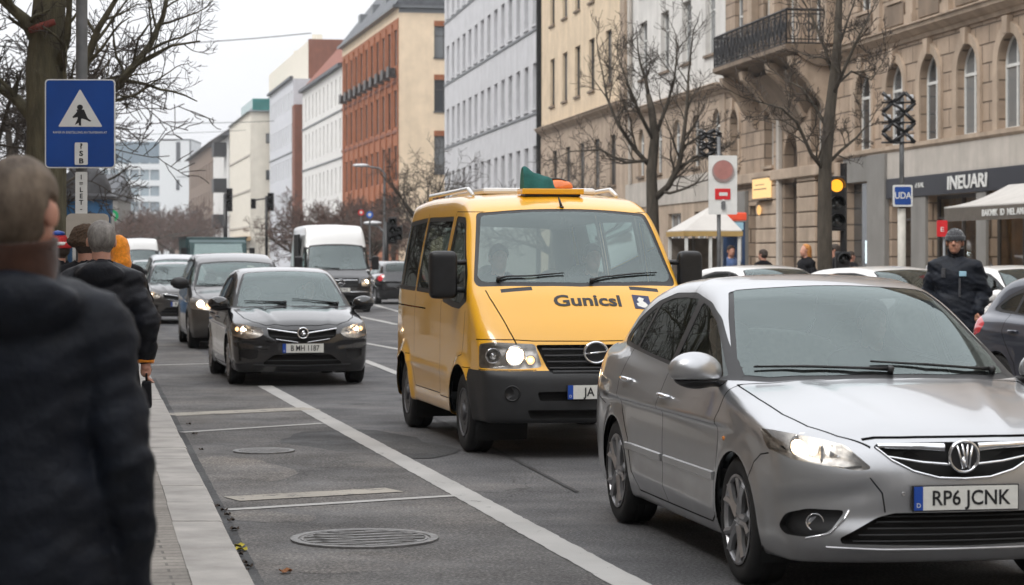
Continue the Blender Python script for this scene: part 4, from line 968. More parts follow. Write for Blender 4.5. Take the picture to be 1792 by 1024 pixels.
def yellow_van():
    P=dict(axles=[(1.40,.405),(-1.40,.40)],wr=.335,flare=.030,
      plan=[(-2.35,.89),(-2.0,.945),(-1.4,.965),(0,.97),(1.2,.968),(1.6,.955),(1.9,.93),(2.2,.89),(2.4,.85)],
      sec=[(.2,-.05),(.35,-.015),(.5,0),(.9,.0),(1.2,-.008),(1.5,-.045),(1.9,-.12),(2.1,-.165),(2.3,-.22)],
      low=[(-2.5,2.05),(-2.3,2.13),(-1.8,2.185),(-.8,2.22),(.2,2.215),(.7,2.175),(.95,2.11),(1.10,2.035),(1.66,1.44),(1.78,1.36),(1.95,1.20),(2.08,1.07),(2.18,.93),(2.3,.7)],
      front=[(.1,2.16),(.25,2.24),(.35,2.285),(.5,2.30),(.66,2.295),(.715,2.265),(.74,2.22),(.9,2.20),(1.0,2.15),(1.3,1.9)],
      rear=[(.1,-2.1),(.3,-2.2),(.6,-2.25),(1.2,-2.24),(1.8,-2.16),(2.2,-2.05)],lblur=.05,
      crown=.05,hbow=.14,fbow=.13,fbow6=.18,kt=.13,kf=.07,kr=.12,zb=.29,creases=[(-2.15,.66,.9,.64,.010,.03)])
    side=(0,1,0); top=(0,0,1); fro=(1,0,0)
    wsd=(1,0,.95)
    fwin=[(1.47,1.33),(1.38,1.46),(1.02,1.86),(.93,1.93),(.60,1.95),(.56,1.30),(1.0,1.26),(1.3,1.25)]
    G=dict(box=((-2.5,0,.15),(2.5,1.1,2.4)),
      side_win=[('side_window',fwin),('sliding_window',[(.38,1.96),(-.78,1.97),(-.80,1.36),(.36,1.34)]),('rear_side_window',[(-.93,1.97),(-1.92,1.94),(-2.02,1.37),(-.95,1.36)])],
      side_frame=[[(1.55,1.27),(1.40,1.50),(1.02,1.92),(.93,1.985),(.56,2.0),(.52,1.25),(1.0,1.21),(1.3,1.20)],[(.42,2.0),(-.82,2.01),(-.84,1.32),(.40,1.30)],[(-.89,2.01),(-1.96,1.98),(-2.06,1.33),(-.91,1.32)]],
      ws=[(1.12,-.1,2.055),(1.08,.63,2.03),(1.04,.72,2.0),(1.51,.84,1.49),(1.55,.80,1.435),(1.64,.4,1.425),(1.69,-.1,1.42)],
      wf=[(1.09,-.1,2.085),(1.05,.65,2.06),(.99,.75,2.02),(1.53,.875,1.45),(1.59,.85,1.40),(1.68,.4,1.385),(1.73,-.1,1.38)],wsd=wsd,
      bw=[(-2.1,-.1,1.95),(-2.1,.66,1.93),(-2.2,.72,1.4),(-2.2,-.1,1.4)],bwd=(-1,0,.1),
      regions=[('headlight',[(2.1,.98,.93),(2.12,.86,.945),(2.16,.50,.93),(2.19,.445,.745),(2.18,.6,.73),(2.15,.86,.73),(2.1,.98,.735)],(.85,.35,0),.03),
        ('grille',[(2.2,-.1,.925),(2.2,.49,.925),(2.2,.39,.70),(2.2,-.1,.69)],fro,.03),
        ('air_intake',[(2.3,.12,.555),(2.3,.50,.545),(2.3,.48,.475),(2.3,.12,.475)],fro,.02),('air_intake',[(2.3,-.1,.40),(2.3,.58,.40),(2.3,.55,.33),(2.3,-.1,.33)],fro,.02),
        ('tail_light',[(-2.15,.95,1.35),(-2.15,.95,.75),(-2.3,.78,.75),(-2.3,.78,1.35)],(-.8,.5,0),.02),
        ('vent',[(1.69,.68,1.40),(1.70,.42,1.40),(1.74,.42,1.37),(1.73,.68,1.37)],(1,0,1),0)],
      gaps=[([(1.64,.80,1),(1.72,.785,1),(1.85,.74,1),(2.02,.68,1),(2.10,.64,1)],top,.009),
        ([(2.2,-.02,.952),(2.2,.5,.955),(2.18,.66,.965),(2.1,.99,.965)],fro,.008),
        ([(2.2,.99,.722),(2.2,.5,.722)],fro,.006),
        ([(1.52,1,1.19),(1.50,1,1.0),(1.44,1,.82),(1.30,1,.80)],side,.008),([(.50,1,2.03),(.47,1,1.2),(.47,1,.42),(.95,1,.42),(.98,1,.5)],side,.009),
        ([(1.0,1,2.03),(.5,1,2.04)],side,.006),
        ([(-.86,1,2.04),(-.87,1,.9),(-.87,1,.75)],side,.009),([(.44,1,.44),(-.80,1,.44),(-.85,1,.5),(-.98,1,.64)],side,.008),
        ([(-2.07,1,1.18),(-.3,1,1.17)],side,.012)],
      panels=[('bonnet',[(1.64,-.1,1),(1.64,.796,1),(1.72,.781,1),(1.85,.736,1),(2.02,.676,1),(2.12,.63,1),(2.25,.3,1),(2.3,-.1,1)],top,dict(mindot=.2,box=((1.5,2.4),(0,1),(.955,1.5)))),
        ('front_door',[(1.0,1,2.025),(.506,1,2.03),(.476,1,1.2),(.476,1,.427),(.945,1,.427),(.98,1,.49),(1.1,1,.7),(1.30,1,.806),(1.44,1,.826),(1.495,1,1.0),(1.514,1,1.2),(1.3,1,1.7)],side,dict(mindot=.3)),
        ('sliding_door',[(.495,1,2.03),(.465,1,1.2),(.465,1,.446),(-.80,1,.446),(-.845,1,.51),(-.862,1,.75),(-.858,1,2.03)],side,dict(mindot=.3)),
        ('bumper',[(2.2,-.1,.717),(2.2,1.1,.717),(2.2,1.1,.1),(2.2,-.1,.1)],fro,dict(mindot=-.3,box=((1.70,2.5),(0,1.1),(.1,.717))))],
      pmat=dict(bumper=M['grey_plastic']),
      lamps=[(2.12,.655,.835,.072,1),(2.04,.82,.835,.055,0),(2.14,.53,.80,.035,2)],
      bars=[((.885,.885),0,.44,.022,'grey_plastic','grille_bar'),((.835,.835),0,.425,.022,'grey_plastic','grille_bar'),((.785,.785),0,.405,.022,'grey_plastic','grille_bar'),((.735,.735),0,.39,.022,'grey_plastic','grille_bar'),((.705,.705),0,.37,.03,'grey_plastic','grille_bar')],
      handles=[(.60,1.06,0),(-.72,1.06,1)],hmat=M['black'],mirror=(1.30,.91,1.47,1),mmat=M['black'],vanmirror=True,
      wipers=[[(1.50,.72,1.5),(1.57,.5,1.5),(1.64,.2,1.47),(1.67,.10,1.44)],[(1.60,-.12,1.50),(1.62,-.4,1.50),(1.56,-.6,1.47),(1.56,-.68,1.45)]],
      Wy=.955,rim=.20,style='steel',tw=.22,plate=(.545,'JA 1820'),badge=(.86,.085,'ring'),dash=(1.05,1.5,.9,1.30),
      seats=[(.35,.43,.75),(.35,-.43,.75),(-.7,.4,.7),(-.7,-.4,.7)],steer=(.95,.42,1.30,.2,45),rvm=(1.02,0,1.90))
    root,S=generic_car('minibus','mustard yellow minibus with black bumper, bonnet lettering and teal cloth on its roof','van',P,G,.024,M['yellow'],(0,0,0),(1,0))
    # bonnet lettering laid on the sloping bonnet
    T0=S.hit((1.9,.0,1.24),(1,0,1)); d=Vector((1,0,.95)).normalized()
    o=text_mesh('Gunicsl',.175,.003,M['ink'],'bonnet_lettering',root,bold=.0045,M4=None,xs=1.12)
    ob=o.data; bm=bmesh.new(); bm.from_mesh(ob)
    for v in bm.verts:
        yy=v.co.x-.0; zz=v.co.y; p=S.hit((1.87-zz*.72,yy+.02,1.275+zz*.72),(1,0,.95)); v.co=p+d*(.003+v.co.z)
    bm.to_mesh(ob); bm.free()
    M['badge_blue']=mat('badge_blue',(.02,.03,.09),.4,var=.1)
    def pad(y0,y1,z0,z1,m,nm,par,lift,poly=None):
        b=MB(); pl=poly or [(y0,z0),(y1,z0),(y1,z1),(y0,z1)]; vs=[]
        for q in range(len(pl)):
            a=pl[q]; c=pl[(q+1)%len(pl)]
            for k in range(3): vs.append((a[0]+(c[0]-a[0])*k/3,a[1]+(c[1]-a[1])*k/3))
        P3=[S.hit((1.87-z*.72,y+.02,1.275+z*.72),(1,0,.95)) for y,z in vs]; n=len(P3)
        b.add([p+d*lift for p in P3]+[p-d*.004 for p in P3],[tuple(range(n))]+[(i,i+n,(i+1)%n+n,(i+1)%n) for i in range(n)])
        return b.build(nm,m,par)
    bd=pad(.40,.55,-.07,.09,M['badge_blue'],'bonnet_emblem',root,.004)
    pad(0,0,0,0,M['plate_w'],'emblem_figure',bd,.006,[(.43,-.04),(.475,-.055),(.535,-.05),(.51,.0),(.485,.02),(.50,.05),(.46,.065),(.435,.03),(.45,.0),(.425,-.01)])
    # side rail, fog lamp, roof fittings
    for s in (1,-1):
        b=MB(); q=[S.hit((-2.05+1.75*i/8,.9,1.175),side) for i in range(9)]
        b.tube([(p.x,s*(p.y+.004),p.z) for p in q],.012,6); b.build('door_rail',M['alloy'],root,smooth=True)
        p=S.hit((2.28,.70,.535),fro); T=Matrix.Translation((p.x+.004,s*.70,.535))@Vector((1,s*.3,0)).to_track_quat('Z','Y').to_matrix().to_4x4()
        b=MB(); b.lathe([(.066,-.02),(.066,.003),(.056,.006),(.052,-.006),(.001,-.002)],26,T); b.build('fog_lamp_cover',M['black'],root,smooth=True)
        y=S.hit((1.62,.9,1.0),side).y; b=MB(); b.box((1.66,s*(y+.0),.985),(.10,.02,.075)); b.build('indicator',M['black'],root,bevel=.008)
        y=S.hit((1.63,.9,1.0),side).y; b=MB(); b.box((1.67,s*(y+.006),.985),(.05,.02,.05)); b.build('indicator_lens',M['amber'],root,bevel=.008)
        b=MB(); b.sphere((.62,s*(S.hit((.62,.9,1.06),side).y-.005),1.05),(.07,.012,.05)); b.build('handle_cup',M['black'],root,smooth=True)
    zr=lambda x,y: S.hit((x,y,2.2),top).z
    b=MB(); b.box((-.55,0,2.235),(1.5,1.05,.06)); b.build('roof_hatch',M['whitep'],root,bevel=.03)
    for s in (1,-1):
        b=MB(); b.tube([(-1.7,s*.66,2.18),(-1.66,s*.66,2.235),(.2,s*.66,2.25),(.42,s*.66,2.19)],[.018,.022,.022,.016],8); b.build('roof_rail',M['whitep'],root,smooth=True)
    b=MB(); z0=zr(.62,0); b.box((.62,0,z0+.035),(.22,.56,.05)); b.build('roof_board',M['yellow'],root,bevel=.008)
    b=MB(); b.box((.62,0,z0+.008),(.18,.50,.03)); b.build('roof_board_foot',M['black'],root)
    b=MB(); b.sphere((1.03,.0,zr(1.03,0)),(.03,.02,.012)); b.tube([(1.03,0,zr(1.03,0)),(.97,-.012,zr(1.03,0)+.085)],[.014,.007],8); b.build('aerial',M['black'],root,smooth=True)
    root.location=(.57-.215*1.4-.06+.0,19.0+.977*1.4,0); root.rotation_euler=(0,0,math.atan2(-.977,.215))
    # roof light under a teal cloth: lies on the roof board
    Mx=Matrix.Translation(root.location)@Matrix.Rotation(root.rotation_euler.z,4,'Z')
    l=thing('roof_beacon','orange beacon lamp lying under a teal cloth on the yellow minibus roof','beacon',Mx@Vector((.62,.03,z0+.06)),root.rotation_euler.z)
    sdf_obj('beacon_lens',lambda x,y,z: smax(smax(ell((0,.04,.0),(.075,.15,.085))(x,y,z),-z,.012),np.abs(y-.04)-.13,.03),(-.12,-.2,-.03),(.12,.25,.14),.01,M['beacon'],l)
    sdf_obj('beacon_hood',lambda x,y,z: smax(smax(smax(ell((0,.02,.0),(.085,.165,.098))(x,y,z),-ell((0,.04,.0),(.078,.155,.087))(x,y,z),.004),-z,.006),-(.0-x)-.0-(y)*.25-.02,.01),(-.13,-.2,-.03),(.13,.25,.15),.009,M['black'],l)
    # cloth: wedge standing up at one end and falling over the lamp
    b=MB(); nx,ny=14,22; vs=[]
    random.seed(4)
    for i in range(nx+1):
        for j in range(ny+1):
            u=i/nx*2-1; v=j/ny
            y=-.20+.30*v; hh=.185-.05*v-.085*v*v+.010*math.sin(v*9+1)+.004*math.sin(u*3+v*9)
            prof=(1-abs(u)**2.6); z=hh*prof**.75 if prof>0 else 0
            if v<.04: z*=.97
            x=u*(.085-.01*v)+.006*math.sin(v*8+u*2)
            z+=.006*math.sin(v*15+u*4)*prof
            vs.append((x,y,max(z,0)))
    fs=[(i*(ny+1)+j,(i+1)*(ny+1)+j,(i+1)*(ny+1)+j+1,i*(ny+1)+j+1) for i in range(nx) for j in range(ny)]
    fs.append(tuple(i*(ny+1) for i in range(nx+1)))
    b.add(vs,fs); cl=b.build('cloth',M['teal'],None,auto=60)
    cl.location=Mx@Vector((.62,-.06,z0+.06)); cl.rotation_euler=(0,0,root.rotation_euler.z); tag(cl,'crumpled teal cloth draped over the beacon on the yellow minibus roof','cloth')
    return root
M['beacon']=mat('beacon_orange',(.75,.17,.02),.25,var=.2,scale=14,coat=.6)
M['teal']=mat('teal_cloth',(.009,.105,.093),.75,var=.25,scale=12,bump=.4,bdist=.01)
VAN=yellow_van()
def hatch(name,label,pm,loc,head,cat='car',group=None,h=.03,plate_txt='B MH 1187'):
    P=dict(axles=[(1.29,.345),(-1.29,.345)],wr=.315,flare=.018,
      plan=[(-2.1,.78),(-1.8,.84),(-1.29,.88),(0,.885),(1.2,.88),(1.7,.868),(1.95,.835),(2.1,.80)],
      sec=[(.15,-.07),(.22,-.04),(.32,-.018),(.48,-.004),(.6,0),(.75,-.004),(.86,-.016),(.96,-.040),(1.08,-.10),(1.2,-.2)],
      low=[(-2.2,1.02),(-1.9,1.06),(-1.5,1.08),(-.5,1.05),(.9,1.02),(1.2,.985),(1.55,.925),(1.85,.84),(2.0,.77),(2.1,.70)],
      front=[(.1,1.95),(.2,2.02),(.3,2.06),(.42,2.06),(.55,2.07),(.66,2.05),(.76,2.00),(.84,1.92),(.95,1.8)],
      rear=[(.1,-2.0),(.3,-2.08),(.5,-2.1),(.8,-2.07),(1.0,-2.02),(1.3,-1.9)],
      green=[(-2.3,.7),(-2.05,1.00),(-1.85,1.25),(-1.62,1.40),(-1.3,1.46),(-.8,1.49),(-.3,1.50),(.05,1.475),(.3,1.42),(.65,1.25),(1.0,1.05),(1.3,.87)],
      gplan=[(-2.2,.62),(-1.9,.72),(-1.4,.79),(0,.83),(.8,.825),(1.1,.805),(1.4,.78)],
      zbelt=.96,tumble=.42,kg=.12,kb=.045,gcrown=.08,crown=.10,hbow=.13,kt=.10,kf=.085,fbow=.20,fbow6=.30,gbow=.24,fender=.012,
      creases=[(-2.0,.88,1.2,.74,.016,.045),(-1.0,.36,1.0,.33,.012,.05)],zb=.18,
      carve=[lambda b,x,a,z: b-.012*np.exp(-((a-(.34+.20*(1.9-x)))/.05)**2)*(z>.7)*np.clip((x-.9)/.3,0,1),
             lambda b,x,a,z: b+.018*np.exp(-((z-(.50+.10*(a-.3)))/.03)**2)*np.clip((a-.40)/.1,0,1)*(x>1.6)*np.clip((.86-a)/.1,0,1)])
    side=(0,1,0); top=(0,0,1); fro=(1,0,0); wsd=(1,0,1.1)
    G=dict(box=((-2.3,0,.1),(2.25,1.0,1.65)),
      side_win=[('side_window',[(.85,1.0),(.58,1.14),(.34,1.255),(.11,1.33),(-.06,1.35),(-.11,1.02),(.5,.99)]),('rear_window_pane',[(-.15,1.36),(-.45,1.36),(-.85,1.335),(-1.03,1.29),(-1.10,1.06),(-.6,1.045),(-.20,1.025)]),('quarter_window',[(-1.09,1.28),(-1.32,1.22),(-1.52,1.12),(-1.45,1.09),(-1.15,1.07)])],
      side_frame=[[(1.0,.975),(.60,1.165),(.36,1.28),(.12,1.36),(-.2,1.395),(-.7,1.39),(-1.08,1.33),(-1.4,1.23),(-1.62,1.09),(-1.45,1.06),(-1.0,1.04),(-.2,1.0),(.5,.97)]],
      ws=[(.20,-.1,1.44),(.185,.30,1.43),(.12,.53,1.39),(.42,.61,1.26),(.72,.68,1.11),(.90,.73,1.015),(1.00,.60,1.005),(1.08,.3,1.005),(1.11,-.1,1.005)],
      wf=[(.235,-.1,1.465),(.22,.32,1.45),(.14,.56,1.40),(.41,.635,1.265),(.72,.708,1.10),(.93,.77,.99),(1.06,.62,.98),(1.13,.3,.98),(1.16,-.1,.98)],wsd=wsd,
      bw=[(-1.5,-.1,1.40),(-1.5,.5,1.37),(-1.9,.60,1.1),(-1.95,-.1,1.08)],bwd=(-1,0,.8),
      regions=[('headlight',[(1.60,.88,.80),(1.75,.80,.80),(1.86,.68,.775),(1.95,.52,.735),(1.98,.46,.66),(1.95,.52,.60),(1.88,.66,.585),(1.76,.80,.62),(1.62,.87,.70)],(.62,.66,.25),.04),
        ('grille',[(2.1,-.1,.705),(2.1,.2,.715),(2.1,.44,.745),(2.1,.43,.64),(2.1,.30,.565),(2.1,-.1,.545)],fro,.03),
        ('air_intake',[(2.1,-.1,.405),(2.1,.36,.405),(2.1,.50,.30),(2.1,.47,.26),(2.1,-.1,.25)],fro,.03),
        ('fog_recess',[(2.0,.56,.46),(1.95,.70,.475),(1.9,.80,.46),(1.9,.79,.38),(1.95,.66,.34),(2.0,.58,.36)],(.8,.5,0),.02),
        ('tail_light',[(-1.85,.9,1.02),(-1.70,.9,.96),(-1.72,.9,.86),(-1.95,.85,.80),(-2.05,.75,.82),(-2.0,.68,.98),(-1.95,.7,1.04)],(-.6,.7,.2),.03)],
      gaps=[([(1.17,-.02,1),(1.13,.35,1),(1.06,.62,1),(.985,.765,1),(1.3,.74,1),(1.6,.70,1),(1.80,.61,1),(1.92,.46,1),(1.97,.2,1),(1.98,-.02,1)],top,.010),
        ([(1.00,1,.96),(1.02,1,.83),(.97,1,.55),(.90,1,.30),(.80,1,.245),(-.10,1,.245),(-.145,1,.36),(-.125,1,.7),(-.13,1,1.01)],side,.009),
        ([(-.10,1,.245),(-.78,1,.245),(-.90,1,.36),(-.96,1,.55),(-1.12,1,.72),(-1.22,1,.88),(-1.22,1,1.05)],side,.009),([(-1.45,1,.55),(-1.7,1,.60),(-2.1,1,.60)],side,.008)],
      panels=[('front_door',[(.995,1,.955),(1.016,1,.83),(.966,1,.55),(.897,1,.305),(.80,1,.25),(-.10,1,.25),(-.14,1,.36),(-.121,1,.7),(-.126,1,1.2),(.3,1,1.2)],side,dict(mindot=.3)),
        ('rear_door',[(-.13,1,1.2),(-.13,1,.7),(-.15,1,.36),(-.105,1,.25),(-.78,1,.25),(-.895,1,.36),(-.956,1,.55),(-1.116,1,.72),(-1.216,1,.88),(-1.215,1,1.2)],side,dict(mindot=.3)),
        ('bonnet',[(1.165,-.1,1),(1.125,.35,1),(1.055,.62,1),(.99,.76,1),(1.3,.735,1),(1.6,.695,1),(1.80,.605,1),(1.915,.455,1),(1.965,.2,1),(1.975,-.1,1)],top,dict(mindot=.2))],
      lamps=[(1.78,.70,.70,.062,1),(1.86,.57,.675,.045,2),(1.70,.79,.72,.03,2)],
      bars=[((.665,.728),.0,.44,.022,'chrome','grille_bar'),((.56,.60),.06,.34,.010,'chrome','grille_trim'),((.61,.64),0,.40,.010,'grey_plastic','grille_slat'),((.262,.275),0,.62,.014,'grey_plastic','chin_trim'),((.33,.33),0,.45,.008,'grey_plastic','intake_slat')],
      handles=[(.02,.84,0),(-.98,.875,1)],mirror=(.86,.815,1.01,1.1),
      wipers=[[(.84,-.62,1.04),(.93,-.4,1.03),(1.0,-.1,1.02)],[(.92,.0,1.05),(.95,.3,1.04),(.92,.60,1.02)]],
      Wy=.88,rim=.205,spokes=5,plate=(.485,plate_txt),pxs=.8,badge=(.675,.066,'bolt'),dash=(.60,.98,.55,.91),seats=[(-.22,.37,.42),(-.22,-.37,.42)],steer=(.50,.36,.87),rvm=(.2,0,1.32))
    root,S=generic_car(name,label,cat,P,G,h,pm,loc,head,group)
    b=MB(); b.tube([(-1.0,0,1.47),(-1.08,0,1.57)],[.008,.003],6); b.lathe([(.03,0),(.02,.02),(.001,.03)],10,Matrix.Translation((-1.0,0,1.485))); b.build('aerial',M['black'],root,smooth=True)
    return root
M['blackp']=paint('black_paint',(.006,.0058,.007),0,.16,dirt=.10,dcol=(.035,.033,.03))
M['brownp']=paint('dark_brown_paint',(.10,.097,.095),.75,.28,dirt=.2,dcol=(.06,.052,.045))
M['bluegrey']=paint('blue_grey_paint',(.045,.052,.075),.55,.3,dirt=.12)
HD=lambda px,y0=0: (0,0)
HATCH=hatch('hatchback','black hatchback with chrome winged grille and both headlights on, behind the parking bays',M['blackp'],(-2.81-.22*1.29,28.9+.975*1.29,0),(.22,-.975))

def mpv(name,label,pm,loc,head,cat='car',group=None):
    P=dict(axles=[(1.45,.375),(-1.45,.375)],wr=.34,flare=.018,
      plan=[(-2.4,.86),(-2.0,.90),(-1.45,.92),(0,.925),(1.2,.92),(1.7,.905),(2.0,.87),(2.25,.83)],
      sec=[(.15,-.07),(.25,-.035),(.4,-.01),(.6,0),(.85,-.004),(1.0,-.02),(1.2,-.06),(1.45,-.15),(1.7,-.25)],
      low=[(-2.6,1.4),(-2.4,1.62),(-2.0,1.68),(-1.0,1.71),(-.2,1.70),(.3,1.64),(.6,1.54),(1.25,1.13),(1.45,1.06),(1.8,.98),(2.05,.88),(2.2,.75)],
      front=[(.1,2.08),(.2,2.16),(.35,2.22),(.5,2.23),(.7,2.2),(.85,2.13),(1.0,1.98)],rear=[(.1,-2.3),(.4,-2.38),(.8,-2.38),(1.2,-2.3),(1.7,-2.1)],
      crown=.07,hbow=.18,fbow=.20,fbow6=.25,kt=.13,kf=.08,zb=.2,creases=[(-2.2,.95,1.3,.85,.014,.04)])
    side=(0,1,0); top=(0,0,1); fro=(1,0,0); wsd=(1,0,1)
    G=dict(box=((-2.6,0,.1),(2.4,1.05,1.85)),
      side_win=[('side_window',[(1.1,1.13),(.55,1.47),(.30,1.53),(.25,1.12)]),('rear_window_pane',[(.17,1.54),(-.85,1.56),(-.87,1.13),(.15,1.12)]),('quarter_window',[(-.97,1.56),(-1.9,1.52),(-2.05,1.18),(-.97,1.13)])],
      side_frame=[[(1.2,1.10),(.55,1.51),(.28,1.57),(-.9,1.60),(-1.93,1.56),(-2.1,1.14),(-.9,1.09),(.2,1.08)]],
      ws=[(.64,-.1,1.56),(.60,.5,1.53),(.55,.62,1.49),(1.1,.74,1.14),(1.2,.5,1.10),(1.25,-.1,1.10)],
      wf=[(.60,-.1,1.60),(.56,.53,1.56),(.50,.66,1.50),(1.13,.79,1.10),(1.24,.5,1.06),(1.30,-.1,1.06)],wsd=wsd,
      bw=[(-2.2,-.1,1.5),(-2.2,.6,1.48),(-2.3,.66,1.15),(-2.3,-.1,1.15)],bwd=(-1,0,.3),
      regions=[('headlight',[(1.75,.93,.93),(1.9,.84,.93),(2.03,.64,.88),(2.1,.46,.82),(2.12,.44,.70),(2.05,.6,.68),(1.92,.84,.70),(1.78,.92,.78)],(.7,.6,.2),.04),
        ('grille',[(2.1,-.1,.85),(2.1,.40,.85),(2.1,.38,.68),(2.1,-.1,.68)],fro,.03),('air_intake',[(2.1,-.1,.46),(2.1,.5,.46),(2.1,.46,.28),(2.1,-.1,.28)],fro,.03),
        ('tail_light',[(-2.1,.9,1.2),(-2.1,.95,.8),(-2.35,.75,.8),(-2.3,.75,1.2)],(-.6,.6,0),.02)],
      gaps=[([(1.30,-.02,1),(1.2,.6,1),(1.12,.78,1),(1.6,.76,1),(1.9,.66,1),(2.04,.44,1),(2.09,-.02,1)],top,.011),([(1.25,1,1.1),(1.2,1,.6),(1.0,1,.28),(.22,1,.28),(.2,1,1.6)],side,.01),([(.2,1,.28),(-.85,1,.28),(-.92,1,.5),(-.91,1,1.6)],side,.01)],
      panels=[('front_door',[(1.24,1,1.1),(1.19,1,.6),(1.0,1,.285),(.225,1,.285),(.21,1,1.7),(.5,1,1.7)],side,dict(mindot=.3)),('bonnet',[(1.29,-.1,1),(1.19,.6,1),(1.13,.775,1),(1.6,.755,1),(1.895,.655,1),(2.035,.435,1),(2.08,-.1,1)],top,dict(mindot=.2))],
      lamps=[(1.95,.72,.80,.066,1),(2.02,.57,.77,.05,2)],
      bars=[((.765,.765),0,.38,.03,'chrome','grille_bar'),((.37,.37),0,.47,.02,'grey_plastic','intake_slat')],
      handles=[(.40,.98,0)],mirror=(1.02,.87,1.14,1.3),mmat=M['black'],wipers=[[(1.1,-.7,1.15),(1.22,-.3,1.12),(1.25,-.0,1.1)]],
      Wy=.92,rim=.215,spokes=5,plate=(.57,'B KT 402'),pxs=.85,badge=(.765,.05,'ring'),dash=(.8,1.2,.55,1.02),seats=[(.1,.40,.5),(.1,-.40,.5)],steer=(.75,.4,1.0),rvm=(.55,0,1.42))
    root,S=generic_car(name,label,cat,P,G,.04,pm,loc,head,group); return root
MPV=mpv('people_carrier','dark people carrier with one headlight glowing, directly behind the black hatchback',M['brownp'],gp(325,610)+Vector((.62,1.75,0)),(.2,-.98))

def tall_van(name,label,pm,loc,head):
    P=dict(axles=[(1.75,.41),(-1.75,.41)],wr=.345,flare=.02,
      plan=[(-2.8,.96),(-2.0,.985),(0,.99),(1.6,.985),(2.1,.96),(2.5,.90),(2.75,.86)],
      sec=[(.15,-.05),(.4,-.01),(.8,0),(1.2,-.012),(1.6,-.04),(2.1,-.09),(2.6,-.15)],
      low=[(-3.1,2.3),(-2.8,2.5),(-2.3,2.57),(.2,2.60),(.9,2.57),(1.2,2.46),(1.42,2.2),(1.5,2.0),(2.1,1.28),(2.3,1.16),(2.55,1.02),(2.7,.85)],
      front=[(.1,2.62),(.3,2.70),(.6,2.72),(.9,2.66),(1.1,2.5)],rear=[(.1,-2.8),(2.6,-2.78)],crown=.05,hbow=.16,fbow=.16,fbow6=.18,kt=.14,kf=.09,kr=.08,zb=.26)
    side=(0,1,0); top=(0,0,1); fro=(1,0,0); wsd=(1,0,.85)
    G=dict(box=((-3.1,0,.15),(3.0,1.1,2.8)),
      side_win=[('side_window',[(1.95,1.30),(1.50,1.85),(1.15,1.90),(1.10,1.28)])],side_frame=[[(2.05,1.25),(1.52,1.90),(1.1,1.95),(1.05,1.23)]],
      ws=[(1.56,-.1,1.97),(1.5,.70,1.95),(1.46,.77,1.90),(1.95,.86,1.30),(2.05,.6,1.26),(2.12,-.1,1.24)],
      wf=[(1.53,-.1,2.02),(1.47,.73,2.0),(1.40,.81,1.95),(1.99,.90,1.25),(2.09,.6,1.20),(2.17,-.1,1.18)],wsd=wsd,
      regions=[('headlight',[(2.3,.97,1.0),(2.5,.82,1.02),(2.58,.62,.95),(2.6,.6,.76),(2.5,.8,.74),(2.3,.96,.80)],(.8,.5,.1),.04),
        ('grille',[(2.6,-.1,1.0),(2.6,.55,1.0),(2.6,.50,.74),(2.6,-.1,.74)],fro,.04),('air_intake',[(2.6,-.1,.5),(2.6,.6,.5),(2.6,.55,.32),(2.6,-.1,.32)],fro,.03),
        ('tail_light',[(-2.75,.99,1.3),(-2.75,.99,.8),(-2.9,.85,.8),(-2.9,.85,1.3)],(-.7,.5,0),0)],
      gaps=[([(1.02,1,2.0),(1.0,1,.4)],side,.012),([(-.3,1,2.4),(-.3,1,.4)],side,.012),([(-1.9,1,1.2),(-.35,1,1.2)],side,.014)],
      panels=[('front_end',[(2.7,-.1,1.20),(2.1,1.2,1.20),(2.1,1.2,.1),(2.7,-.1,.1)],fro,dict(mindot=-.4,box=((1.95,3),(0,1.2),(0,1.26)))),('bonnet',[(2.17,-.1,1),(2.0,.95,1),(2.55,.95,1),(2.8,-.1,1)],top,dict(mindot=.1,box=((1.9,3),(0,1.2),(1.0,1.35))))],
      pmat=dict(front_end=M['blackp'],bonnet=M['blackp']),
      lamps=[(2.42,.78,.88,.075,1),(2.44,.68,.80,.04,2)],bars=[((.94,.94),0,.5,.03,'chrome','grille_bar'),((.80,.80),0,.5,.02,'grey_plastic','grille_bar'),((.60,.60),0,.8,.03,'chrome','bumper_trim')],
      handles=[],mirror=(1.75,.96,1.42,1),mmat=M['black'],vanmirror=True,wipers=[[(1.93,-.7,1.33),(2.05,-.4,1.3),(2.1,-.0,1.27)]],
      Wy=.98,rim=.21,style='steel',plate=(.66,'B AZ 915'),pxs=.85,badge=(.87,.10,'star'),dash=(1.5,2.0,.7,1.18),seats=[(.8,.45,.8),(.8,-.45,.8)],steer=(1.4,.45,1.2,.2,40))
    root,S=generic_car(name,label,'van',P,G,.045,pm,loc,head); return root
TVAN=tall_van('delivery_van','white high-roofed delivery van with black bonnet and one headlight lit, left of the minibus',M['whitep'],(-4.72-.8,66.2+1.4,0),(.2,-.98))
# cargo side of that van: near-black panel laid on for the shade in its open doorway
b=MB(); b.box((-.2,-.985,1.55),(1.35,.06,1.5)); o=b.build('opening_shade_panel',M['lining'],TVAN,bevel=.02)

